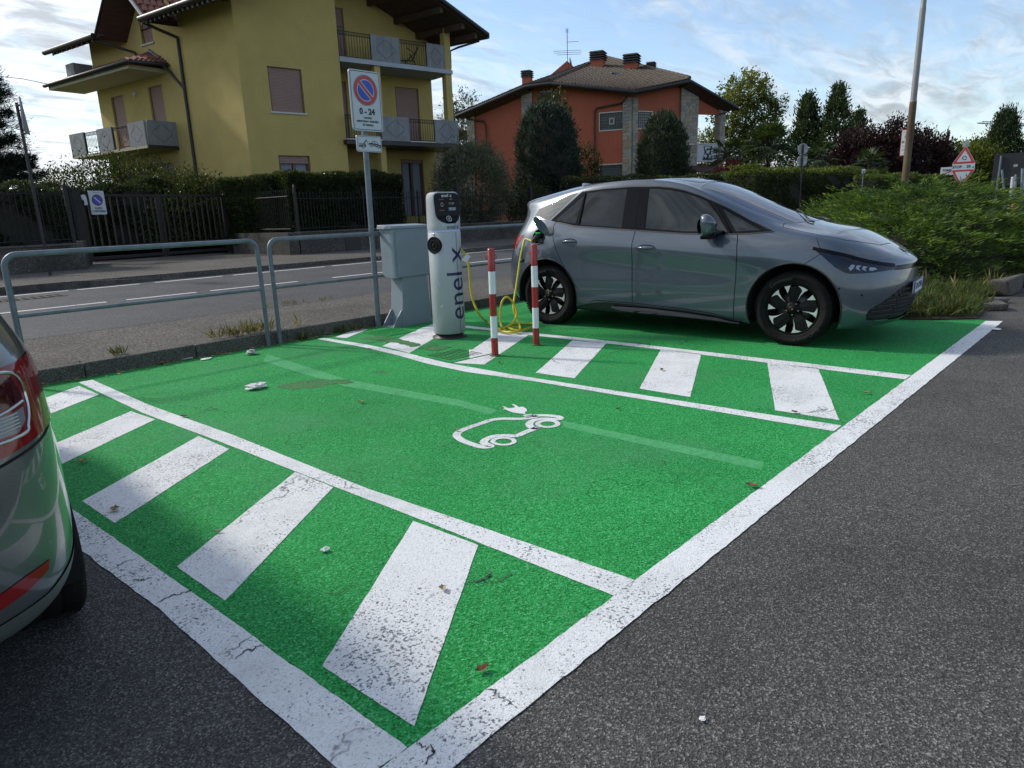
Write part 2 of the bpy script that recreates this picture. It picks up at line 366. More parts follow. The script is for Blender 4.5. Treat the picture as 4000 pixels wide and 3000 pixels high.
STR = [
 [(309,1508.5),(387,1543),(194,1619),(40,1680),(20,1612),(168,1560)],
 [(512,1608),(606,1640.5),(273.6,1799.7),(150,1860),(120,1775),(241,1723.7)],
 [(776,1705.6),(895.7,1756),(449.5,2046.5),(322,1959.7)],
 [(1153.7,1846),(1302,1906),(880.8,2350),(691,2217.4)],
 [(1614.5,2038),(1868.5,2132),(1617.8,2841.7),(1259.7,2606)],
 Q(1300,700,.452,[(20,1368),(115,1376),(310,1298),(180,1308)]),
 Q(1300,700,.452,[(430,1445),(660,1505),(880,1375),(1000,1300),(865,1255),(760,1290)]),
 Q(1300,700,.452,[(1030,1590),(1310,1605),(1690,1350),(1440,1320)]),
 Q(2000,1250,.4521,[(520,180),(815,205),(540,507),(205,460)]),
 Q(2000,1250,.4521,[(1285,258),(1635,298),(1540,670),(1100,597)]),
 Q(2900,1150,.8661,[(112,310),(342,335),(437,570),(148,525)])]
for P in STR: stripe('hatch_stripe', P)
# the old line under the green paint
sheet('overpainted_line', ccw(G2(Q(2000,1250,.4521,[(430,872),(1100,1012),(2180,1232),(2160,1300),(1300,1118),(450,930)]))), 0.0028, M['green_old'], bay)
sheet('overpainted_line', ccw(G2(Q(1000,1150,.7087,[(60,330),(500,470),(1130,585),(1330,640),(1290,665),(1100,615),(480,505),(40,372)]))), 0.0028, M['green_old'], bay)
# dried mud on the paint
for P in (Q(1000,1150,.7087,[(110,505),(300,470),(520,470),(530,490),(380,505),(200,530)]), Q(1000,1150,.7087,[(640,430),(690,420),(715,432),(680,442)]),
          Q(1000,1150,.7087,[(590,245),(680,225),(820,255),(900,275),(880,290),(700,262)]), Q(1000,1150,.7087,[(900,300),(1000,280),(1080,290),(1000,315)])):
    sheet('mud_stain', ccw(G2(P)), 0.0034 if P[0][1] > 1400 else 0.0055, M['stain'], bay, amp=0.055, step=0.018)
# electric car symbol
def strip2(P, w):
    out = []
    for i, p in enumerate(P):
        a, b = P[max(0, i-1)], P[min(len(P)-1, i+1)]; d = Vector((b[0]-a[0], b[1]-a[1])).normalized(); nrm = Vector((-d.y, d.x))*w/2
        out.append((Vector(p)+nrm, Vector(p)-nrm))
    return out
def smooth2(P, k=5):
    out = []
    for i in range(len(P)-1):
        p0, p1, p2, p3 = [Vector(P[max(0, min(len(P)-1, j))]) for j in (i-1, i, i+1, i+2)]
        for t in range(k):
            t /= k; out.append(0.5*((2*p1)+(p2-p0)*t+(2*p0-5*p1+4*p2-p3)*t*t+(3*p1-p0-3*p2+p3)*t**3))
    out.append(Vector(P[-1])); return [tuple(p) for p in out]
sym = MB()
def sline(P, w, z, sm=True):
    g = G2(Q(1700,1500,.27125,P)); g = smooth2(g) if sm else g
    for (a, b), (c, d) in zip(strip2(g, w)[:-1], strip2(g, w)[1:]): sym.add([(a.x,a.y,z),(b.x,b.y,z),(d.x,d.y,z),(c.x,c.y,z)], [(0,1,2,3)])
sline([(1400,470),(1500,460),(1620,462),(1740,473),(1795,492),(1760,517),(1560,508),(1430,527),(1365,565),(1360,605),(1410,640),(1455,640),(1330,690),(1220,735),(1150,757),(1000,748),(850,762),(750,795),(700,840),(725,872),(800,905),(725,918),(640,908),(540,878),(400,825),(325,775),(308,745),(340,700),(450,648),(650,578),(800,530),(950,508),(1100,508),(1250,508),(1390,490),(1480,467)], 0.05, ZW)
for P in ([(1275,466),(1395,452)], [(1295,484),(1420,464)]): sline(P, 0.04, ZW, False)
def ringm(c, rx, ry, k):
    g = G2(Q(1700,1500,.27125,[(c[0]+rx*math.cos(a*math.pi/18), c[1]+ry*math.sin(a*math.pi/18)) for a in range(36)]))
    gi = G2(Q(1700,1500,.27125,[(c[0]+rx*k*math.cos(a*math.pi/18), c[1]+ry*k*math.sin(a*math.pi/18)) for a in range(36)]))
    for i in range(36):
        j = (i+1) % 36; sym.add([(*g[i],ZW+.0008),(*g[j],ZW+.0008),(*gi[j],ZW+.0008),(*gi[i],ZW+.0008)], [(0,1,2,3)])
ringm((1622,583), 183, 58, 0.58); ringm((985,835), 190, 62, 0.62)
sym.poly([(x, y, ZW) for x, y in ccw(G2(Q(1700,1500,.27125,[(960,322),(1010,337),(1050,357),(1135,350),(1150,332),(1098,300),(1125,296),(1172,316),(1200,340),(1262,333),(1312,363),(1325,395),(1288,415),(1305,440),(1250,435),(1200,430),(1130,420),(1060,397),(1020,375),(970,374),(1005,356)])))])
sym.build('electric_car_symbol', M['white'], bay, fixn=True)

# kerb, stone by stone
kerb = sheet('kerb_bed', [(-14,KY+0.01),(9.2,KY+0.01),(9.2,KY+0.16),(-14,KY+0.16)], -0.02, M['kerb'], jagged=False, kind='structure')
ks = MB().box((0,0,0), (0.994,0.13,0.30)).build('kerb_stone', M['kerb'], kerb, world=False, bevel=0.012)
ks.location = (0.77+0.5-1.0, KY+0.065, -0.015)
for i in range(9):
    c = copy_part(ks, kerb, (0.77+0.5+i*1.0-(0.0 if i else 0), KY+0.065+random.uniform(-.006,.006), -0.015+random.uniform(-.006,.006)), (0, random.uniform(-.006,.006), random.uniform(-.006,.006)))
for x0 in (-14,):
    MB().box(((-14-0.23)/2-0.0, KY+0.065, -0.015), (14-0.23,0.13,0.30)).build('kerb_run', M['kerb'], kerb)
ZS, ZR, RY0, RY1 = 0.128, 0.105, 9.0, 15.75
sheet('near_pavement', [(-200,KY+0.14),(9.0,KY+0.14),(30,KY+0.14),(300,KY+0.14),(300,RY0-0.015),(-200,RY0-0.015)], ZS, M['walk'], jagged=False, kind='structure')
MB().box((50, RY0-0.016, ZS-0.1), (500,0.03,0.2)).build('pavement_edge', M['kerb'], kind='structure')
sheet('road', [(-200,RY0),(300,RY0),(300,RY1),(-200,RY1)], ZR, M['road'], jagged=False, kind='structure')
rd = bpy.data.objects['road']
def dash(x0, x1, y, w): sheet('road_line', [(x0,y-w/2),(x1,y-w/2),(x1,y+w/2),(x0,y+w/2)], ZR+0.004, M['white_road'], rd, step=0.08)
for a, b in ((-8,-5.2),(-3.0,-0.2),(1.2,3.65),(3.95,5.1),(5.35,7.1),(7.9,9.2),(9.6,11.4),(11.8,14.2),(15,17.6),(18.4,21),(22,25),(26,29),(31,34)): dash(a, b, 12.38, 0.11)
for a, b in ((-9,1.2),(1.95,3.9),(4.05,5.2),(5.5,6.95),(7.2,9.6),(9.8,12.2),(12.4,22),(22.5,40)): dash(a, b, 15.35, 0.12)
# slotted drain at the far road edge
fd = thing('road_drain', (*gnd((115,1166), ZR)[:2], ZR), 0, 'long slotted drain grating in the far road edge at the left', 'drain grate')
MB().box((0,0,.004),(1.1,.42,.008)).build('grate_frame', M['kerb'], fd, world=False)
for k in range(8): MB().box((-.46+k*.13,0,.010),(.06,.34,.006)).build('slot', M['soil'], fd, world=False)
# far pavement with a dropped kerb at the gate
fk = MB()
for a, b, z in ((-60,4.15,0.25),(11.6,60,0.22)): fk.box(((a+b)/2, RY1+0.07, z/2), (b-a,0.13,z))
fk.hexa([(4.15,RY1+.005,0),(6.2,RY1+.005,0),(6.2,RY1+.135,0),(4.15,RY1+.135,0),(4.15,RY1+.005,.25),(6.2,RY1+.005,.13),(6.2,RY1+.135,.13),(4.15,RY1+.135,.25)])
fk.box((8.9,RY1+0.07,0.06), (5.4,0.13,0.12))
fk.build('far_kerb', M['kerb'], kind='structure')
MB().poly([(-60,RY1+.13,.24),(4.15,RY1+.13,.24),(6.2,RY1+.13,.125),(11.6,RY1+.13,.125),(12.2,RY1+.13,.21),(60,RY1+.13,.21),(60,20.2,.24),(12,20.2,.2),(12,25,.2),(4.5,25,.2),(4.5,20.2,.25),(-60,20.2,.26)]).build('far_pavement', M['walk'], kind='structure', fixn=False)
# garden ground behind the walls
MB().poly([(-80,20.15,.62),(5.5,20.15,.62),(5.9,24.2,.55),(10.9,24.4,.55),(11.3,20.15,.62),(34,20.15,.62),(60,14,.45),(120,20,.5),(120,120,1.2),(-80,120,1.2)]).build('garden_lawn', M['lawn'], kind='structure', fixn=False)
# the planted island at the right
MB().poly([(8.5,6.9,.012),(8.52,2.1,.010),(8.66,1.72,.010),(8.98,1.34,.010),(9.8,1.36,.014),(10.4,1.55,.06),(11.6,1.4,.07),(16,.9,.08),(60,-4,.1),(60,6.9,.1)]).build('island_soil', M['soil'], kind='structure', fixn=False)

# cracks that run through paint and asphalt
M['crack'] = pm('dark_crack', (0.05,0.055,0.055), .95, var=.2) if 'pm' in globals() else None  # even dark grey for the flat crack strips
def crack(P, w, z=0.0062):
    g = G2(P); out = []
    for i in range(len(g)-1):
        for t in range(6):
            a, b = Vector(g[i]), Vector(g[i+1]); q = a.lerp(b, t/6); out.append((q.x+random.gauss(0,.006), q.y+random.gauss(0,.006)))
    out.append(g[-1]); mb = MB(); n = len(out)
    pr = strip2(out, 1.0); V = []
    for i, (a, b) in enumerate(pr):
        k = .6*w*(.35+.65*math.sin(math.pi*(i+.5)/n))*random.uniform(.5,1.2); c = (a+b)/2; d = (a-b)*k/2; V += [(c.x+d.x,c.y+d.y,z),(c.x-d.x,c.y-d.y,z)]
    mb.add(V, [(2*i,2*i+1,2*i+3,2*i+2) for i in range(n-1)]); mb.build('crack', M['crack'], bay, fixn=False)
for P, w in ((Q(2000,1250,.4521,[(430,400),(560,392),(690,342),(820,300),(1000,250),(1120,205),(1250,152),(1350,118)]),.010),
             (Q(1200,1900,.6632,[(925,577),(990,570),(1060,545),(1076,528),(1060,503)]),.011),(Q(1200,1900,.6632,[(990,572),(1080,562),(1150,572)]),.008),(Q(1200,1900,.6632,[(1135,560),(1170,535),(1230,520)]),.008),
             (Q(1200,1900,.6632,[(640,1515),(690,1545),(750,1590),(690,1650)]),.010),(Q(1200,1900,.6632,[(1050,1205),(1100,1215),(1160,1265),(1215,1300)]),.008),
             (Q(200,1900,.5425,[(770,850),(880,790),(960,772),(1010,755)]),.012),(Q(200,1900,.5425,[(1310,1255),(1420,1195),(1480,1170),(1555,1145)]),.010),(Q(200,1900,.5425,[(440,600),(520,560),(610,530)]),.009),(Q(200,1900,.5425,[(575,690),(640,682),(730,670)]),.009),(Q(200,1900,.5425,[(1230,1215),(1330,1170),(1460,1080)]),.006),
             (Q(1200,1900,.6632,[(60,640),(150,640),(240,600),(330,590)]),.006),(Q(1700,1500,.27125,[(-60,960),(150,880),(300,840)]),.008),(Q(1000,1150,.7087,[(540,640),(760,560),(900,500),(1100,470)]),.005)): crack(P, w)
# ------------------------------------------------------------------ paint, glass, rubber
def carpaint(name, col, flake=0.25, rough=0.22):
    m, nt, b = _nt(name)
    f = nz(nt, 900, 2); c = ramp(nt, f, [(0.35, tuple(x*(1-flake) for x in col)), (0.65, tuple(x*(1+flake) for x in col))])
    dust = ramp(nt, nz(nt, 2.5, 7, 0.65), [(0.45, (0,)*3), (0.9, (0.07,)*3)])
    c = mixc(nt, dust, c, (0.22,0.21,0.19))
    nt.links.new(c, b.inputs['Base Color']); b.inputs['Metallic'].default_value = 0.35; b.inputs['Roughness'].default_value = rough+0.06
    b.inputs['Coat Weight'].default_value = 1.0; b.inputs['Coat IOR'].default_value = 1.5
    r = ramp(nt, nz(nt, 6, 6, 0.6), [(0.3, (0.012,)*3), (0.85, (0.045,)*3)]); nt.links.new(r, b.inputs['Coat Roughness'])
    return m
M['car_grey'] = carpaint('grey_car_paint', (0.068,0.087,0.114))
M['car_dark'] = carpaint('dark_silver_car_paint', (0.10,0.108,0.108))
def glassy(name, col, rough=0.02, ior=1.7, coat=0.0, spec=0.5):
    m, nt, b = _nt(name); b.inputs['Specular IOR Level'].default_value = spec
    b.inputs['Base Color'].default_value = c4(col); b.inputs['IOR'].default_value = ior
    r = ramp(nt, nz(nt, 4, 6, 0.6), [(0.4, (rough,)*3), (0.9, (rough+0.07,)*3)]); nt.links.new(r, b.inputs['Roughness'])
    return m
M['glass_dark'] = glassy('privacy_glass', (0.003,0.0035,0.004), 0.015, 1.5)
M['glass_car'] = glassy('tinted_window_glass', (0.006,0.012,0.014), 0.015, 1.55)
M['glass_ws'] = glassy('windscreen_glass', (0.010,0.022,0.062), 0.02, 2.0)  # beyond the tint, blue in the base colour stands in for reflected sky
M['gloss_black'] = glassy('gloss_black_trim', (0.004,0.004,0.005), 0.12, 1.35, spec=.3)
M['lamp_black'] = glassy('headlamp_smoked_glass', (0.006,0.012,0.028), 0.03, 1.45)
M['plastic'] = pm('black_plastic', (0.018,0.018,0.019), 0.5, var=0.2, vs=20, bmp=0.05, bs=300)
M['rubber'] = pm('tyre_rubber', (0.008,0.008,0.008), 0.9, spec=.18, var=0.25, vs=9, bmp=0.1, bs=200, dirt=0.5, dcol=(0.03,0.028,0.025), ds=5)
M['rim_black'] = pm('black_wheel_paint', (0.006,0.006,0.0065), 0.5, var=0.15, vs=12, spec=.15)
M['rim_silver'] = pm('machined_alloy', (0.72,0.73,0.73), 0.35, 0.55, var=0.06, vs=30)
M['steel'] = pm('brake_steel', (0.12,0.115,0.11), 0.5, 0.8, var=0.1)
M['chrome'] = pm('chrome', (0.50,0.51,0.53), 0.15, 1.0, var=0.04)
M['gap'] = pm('panel_gap', (0.004,0.004,0.004), 0.9, var=0.0)
M['lens_clear'] = glassy('lamp_glass', (0.03,0.045,0.075), 0.02, 1.6)
M['lens_red'] = glassy('red_lamp_lens', (0.24,0.012,0.012), 0.06, 1.55)
M['lens_white'] = pm('lamp_reflector', (0.26,0.29,0.34), 0.25, 0.6, var=0.1, vs=60)
M['underbody'] = pm('underbody', (0.006,0.006,0.006), 0.9, var=0.2)

# ------------------------------------------------------------------ lofted car bodies
def bsp(P, n, axis):
    """uniform cubic B-spline evaluation of a padded control array along an axis -> n samples"""
    k = P.shape[axis]-3; t = np.linspace(0, k, n); i = np.minimum(t.astype(int), k-1); f = t-i
    B = np.stack([(1-f)**3/6, (3*f**3-6*f**2+4)/6, (-3*f**3+3*f**2+3*f+1)/6, f**3/6], 0)
    T = np.take
    sh = [1]*P.ndim; sh[axis] = n
    return sum(T(P, i+q, axis)*B[q].reshape(sh) for q in range(4))
def pad_net(C, wrap_v=True):
    """mirror across the centre plane at both ends of the stations and at the last ring"""
    mir = np.array([1, -1, 1.0])
    a = np.concatenate([C[:, 1:2]*mir, C, C[:, -2:-1]*mir], 1)
    lo = 2*a[0:1]-a[1:2]
    top = a[-2:-1]*mir
    return np.concatenate([lo, a, top], 0)
def surface(C, ns, nr, fit=3):
    D = C.copy(); P = C.copy()
    for _ in range(fit):                     # move the net until the surface nearly meets the data
        S = bsp(bsp(pad_net(P), C.shape[1], 1), C.shape[0], 0)
        P = P+0.75*(D-S)
    return bsp(bsp(pad_net(P), ns, 1), nr, 0)
RINGS = np.array([
 # tail centre ........................ side ........................ nose centre   (u forward, v right, z up)
 [(-3.30,0,.20),(-3.28,.32,.20),(-3.22,.55,.20),(-3.0,.72,.20),(-2.767,.75,.19),(-2.2,.74,.185),(-1.64,.74,.18),(-1.1,.74,.18),(-.55,.74,.18),(0,.74,.18),(.33,.72,.18),(.50,.58,.18),(.60,.40,.18),(.66,.20,.18),(.68,0,.18)],
 [(-3.41,0,.25),(-3.39,.36,.25),(-3.33,.64,.25),(-3.12,.81,.24),(-2.767,.85,.21),(-2.2,.845,.195),(-1.64,.84,.19),(-1.1,.84,.185),(-.55,.84,.185),(0,.83,.18),(.36,.82,.18),(.57,.67,.19),(.69,.46,.195),(.755,.24,.195),(.775,0,.195)],
 [(-3.49,0,.38),(-3.475,.40,.38),(-3.41,.70,.38),(-3.18,.865,.36),(-2.767,.895,.33),(-2.2,.885,.325),(-1.64,.88,.32),(-1.1,.88,.31),(-.55,.885,.30),(0,.885,.29),(.36,.87,.30),(.61,.73,.30),(.745,.50,.29),(.815,.26,.285),(.835,0,.28)],
 [(-3.52,0,.55),(-3.505,.42,.55),(-3.43,.72,.55),(-3.2,.88,.55),(-2.767,.91,.54),(-2.2,.90,.54),(-1.64,.895,.53),(-1.1,.895,.52),(-.55,.90,.51),(0,.905,.50),(.37,.885,.50),(.63,.745,.49),(.785,.515,.475),(.86,.27,.465),(.885,0,.46)],
 [(-3.505,0,.74),(-3.485,.41,.74),(-3.42,.71,.74),(-3.20,.87,.76),(-2.767,.908,.77),(-2.2,.893,.76),(-1.64,.89,.735),(-1.1,.89,.71),(-.55,.90,.69),(0,.908,.70),(.37,.875,.68),(.63,.725,.64),(.78,.50,.625),(.855,.26,.62),(.88,0,.615)],
 [(-3.48,0,.95),(-3.46,.38,.95),(-3.38,.66,.97),(-3.17,.83,1.0),(-2.767,.888,.99),(-2.2,.902,.965),(-1.64,.905,.93),(-1.1,.905,.895),(-.55,.905,.865),(0,.89,.875),(.35,.845,.845),(.585,.715,.785),(.745,.49,.758),(.835,.25,.745),(.872,0,.74)],
 [(-3.45,0,1.07),(-3.43,.34,1.08),(-3.33,.60,1.12),(-3.10,.74,1.20),(-2.75,.80,1.205),(-2.2,.835,1.13),(-1.64,.845,1.095),(-1.1,.845,1.055),(-.5,.83,1.045),(0,.80,1.03),(.30,.745,.978),(.525,.63,.905),(.70,.45,.835),(.815,.22,.785),(.868,0,.762)],
 [(-3.40,0,1.28),(-3.385,.28,1.29),(-3.29,.52,1.31),(-3.05,.655,1.355),(-2.57,.70,1.475),(-2.1,.722,1.535),(-1.64,.725,1.54),(-1.17,.71,1.478),(-.66,.695,1.255),(-.06,.62,1.075),(.28,.55,1.03),(.51,.46,.948),(.69,.33,.86),(.812,.16,.795),(.866,0,.768)],
 [(-3.47,0,1.40),(-3.44,.26,1.405),(-3.32,.49,1.41),(-3.03,.59,1.45),(-2.55,.625,1.545),(-2.1,.645,1.583),(-1.64,.65,1.588),(-1.15,.635,1.522),(-.62,.62,1.285),(-.06,.52,1.10),(.28,.43,1.048),(.505,.35,.96),(.69,.25,.866),(.812,.12,.798),(.865,0,.77)],
 [(-3.475,0,1.425),(-3.43,.16,1.435),(-3.28,.31,1.47),(-3.0,.38,1.515),(-2.55,.40,1.592),(-2.1,.42,1.614),(-1.64,.42,1.616),(-1.12,.42,1.56),(-.55,.40,1.305),(-.02,.31,1.12),(.28,.25,1.064),(.505,.2,.972),(.695,.14,.872),(.815,.07,.80),(.865,0,.772)],
 [(-3.475,0,1.43),(-3.42,0,1.44),(-3.27,0,1.485),(-3.0,0,1.53),(-2.55,0,1.602),(-2.1,0,1.622),(-1.64,0,1.625),(-1.12,0,1.575),(-.5,0,1.315),(.0,0,1.127),(.28,0,1.068),(.505,0,.976),(.695,0,.875),(.815,0,.803),(.865,0,.774)]], float)

class Shell:
    """half body as a bmesh whose faces are split along outlines drawn on it and handed to parts"""
    def __init__(s, C, ns=150, nr=84):
        S = surface(C, ns, nr); s.S = S
        V = S.reshape(-1, 3); F = [(i*ns+j, i*ns+j+1, (i+1)*ns+j+1, (i+1)*ns+j) for i in range(nr-1) for j in range(ns-1)]
        s.bm = bmesh.new(); vs = [s.bm.verts.new(p) for p in V.tolist()]
        for f in F:
            try: s.bm.faces.new([vs[q] for q in f])
            except ValueError: pass
        s.lay = s.bm.faces.layers.int.new('part'); s.names = ['body']
        bmesh.ops.remove_doubles(s.bm, verts=s.bm.verts, dist=1e-6)
        bmesh.ops.recalc_face_normals(s.bm, faces=s.bm.faces)
        s.bm.faces.ensure_lookup_table()
        c = s.bm.faces[len(s.bm.faces)//2]
        if sum(f.normal.y for f in s.bm.faces) < 0: bmesh.ops.reverse_faces(s.bm, faces=s.bm.faces)
        s.bm.normal_update()
        s.bvh = BVHTree.FromBMesh(s.bm)
        s.smooth = [v.normal.copy() for v in s.bm.verts]; s.tri = [(f.calc_center_median().copy(), [v.co.copy() for v in f.verts], [v.normal.copy() for v in f.verts]) for f in s.bm.faces]
    def normal_at(s, p):
        loc, nrm, idx, d = s.bvh.find_nearest(p)
        if idx is None: return Vector((0,0,1))
        _, co, nn = s.tri[idx]; w = poly_3d_calc(co, loc)
        r = Vector((0,0,0))
        for a, b in zip(w, nn): r += b*a
        return r.normalized()
    def cut(s, name, poly, ax=(0,2), test=None, only=None, inside=True):
        """split along the outline (seen along the axis not in ax) and give the inside faces to the part"""
        if name not in s.names: s.names.append(name)
        idx = s.names.index(name); test = test or (lambda f: f.normal.y > 0.12)
        n = len(poly); xs = [p[0] for p in poly]; ys = [p[1] for p in poly]
        b0, b1, c0, c1 = min(xs)-.02, max(xs)+.02, min(ys)-.02, max(ys)+.02
        def cand():
            r = []
            for f in s.bm.faces:
                if only is not None and s.names[f[s.lay]] not in only: continue
                fx = [v.co[ax[0]] for v in f.verts]; fy = [v.co[ax[1]] for v in f.verts]
                if max(fx) < b0 or min(fx) > b1 or max(fy) < c0 or min(fy) > c1: continue
                if test(f): r.append(f)
            return r
        for i in range(n):
            p, q = poly[i], poly[(i+1) % n]; dx, dy = q[0]-p[0], q[1]-p[1]; L = math.hypot(dx, dy)
            if L < 1e-6: continue
            lx0, lx1, ly0, ly1 = min(p[0],q[0])-.004, max(p[0],q[0])+.004, min(p[1],q[1])-.004, max(p[1],q[1])+.004
            fs = []
            for f in cand():
                fx = [v.co[ax[0]] for v in f.verts]; fy = [v.co[ax[1]] for v in f.verts]
                if max(fx) < lx0 or min(fx) > lx1 or max(fy) < ly0 or min(fy) > ly1: continue
                fs.append(f)
            if not fs: continue
            co = [0,0,0]; no = [0,0,0]; co[ax[0]], co[ax[1]] = p; no[ax[0]], no[ax[1]] = -dy/L, dx/L
            geom = set(fs)
            for f in fs: geom.update(f.edges); geom.update(f.verts)
            bmesh.ops.bisect_plane(s.bm, geom=list(geom), dist=1e-5, plane_co=co, plane_no=no)
        s.bm.normal_update()
        for f in cand():
            c = f.calc_center_median(); x, y = c[ax[0]], c[ax[1]]; inn = False; j = n-1
            for i in range(n):
                if (poly[i][1] > y) != (poly[j][1] > y) and x < (poly[j][0]-poly[i][0])*(y-poly[i][1])/(poly[j][1]-poly[i][1])+poly[i][0]: inn = not inn
                j = i
            if inn: f[s.lay] = idx
    def emit(s, name, mat, parent, mirror='join', push=0.0, obname=None, offset_in=None, label=None, thick=0.0):
        idx = s.names.index(name); fs = [f for f in s.bm.faces if f[s.lay] == idx]
        if not fs: return None
        ids = {}; V = []; F = []; NN = []
        for f in fs:
            q = []
            for v in f.verts:
                if v.index not in ids or True:
                    k = (round(v.co.x,6), round(v.co.y,6), round(v.co.z,6))
                    if k not in ids:
                        nr = s.normal_at(v.co); ids[k] = len(V); V.append(v.co+nr*push); NN.append(nr)
                    q.append(ids[k])
            F.append(q)
        objs = []
        def mk(V, F, NN):
            me = bpy.data.meshes.new(obname or name); me.from_pydata([tuple(v) for v in V], [], F); me.materials.append(mat)
            me.polygons.foreach_set('use_smooth', [True]*len(F)); me.update()
            me.normals_split_custom_set_from_vertices([tuple(n) for n in NN])
            o = bpy.data.objects.new(obname or name, me); COL.objects.link(o); o.parent = parent; WM[o.name] = wm(parent)
            if thick:
                sm = o.modifiers.new('thickness', 'SOLIDIFY'); sm.thickness = thick; sm.offset = -1
            return tag(o, label)
        mV = [Vector((v.x,-v.y,v.z)) for v in V]; mN = [Vector((n.x,-n.y,n.z)) for n in NN]; mF = [list(reversed(f)) for f in F]
        if mirror == 'join':
            b = len(V); return mk(V+mV, F+[[i+b for i in f] for f in mF], NN+mN)
        o = mk(mV, mF, mN)
        if mirror == 'twin': mk(V, F, NN)
        return o
    def line(s, pts, w, ax=(0,2), lift=0.0012, side=1):
        """thin dark seam lying on the skin: points given in the plane ax, found on the surface"""
        P = []
        other = 3-ax[0]-ax[1]
        for a, b in zip(pts[:-1], pts[1:]):
            k = max(2, int(math.hypot(b[0]-a[0], b[1]-a[1])/0.02))
            for i in range(k): P.append((a[0]+(b[0]-a[0])*i/k, a[1]+(b[1]-a[1])*i/k))
        P.append(pts[-1]); R = []
        for p in P:
            o = [0,0,0]; o[ax[0]], o[ax[1]] = p; o[other] = 3.0; d = [0,0,0]; d[other] = -1
            h = s.bvh.ray_cast(Vector(o), Vector(d))
            if h[0] is not None: R.append((h[0], s.normal_at(h[0])))
        V = []; F = []
        for i, (p, n) in enumerate(R):
            t = (R[min(i+1, len(R)-1)][0]-R[max(i-1, 0)][0]).normalized(); sd = n.cross(t).normalized()*w/2
            for q in (p+n*lift+sd, p+n*lift-sd): V.append(Vector((q.x, -q.y, q.z)))
            if i: F.append((2*i-2, 2*i-1, 2*i+1, 2*i))
        return V, F
    def hit(s, a, b, ax=(0,2)):
        other = 3-ax[0]-ax[1]; o = [0,0,0]; o[ax[0]], o[ax[1]] = a, b; o[other] = 3.0; d = [0,0,0]; d[other] = -1
        h = s.bvh.ray_cast(Vector(o), Vector(d))
        return (h[0], s.normal_at(h[0])) if h[0] is not None else None
def circle(cx, cz, r, n=36, z0=None):
    return [(cx+r*math.cos(2*math.pi*i/n), cz+r*math.sin(2*math.pi*i/n)) for i in range(n)]

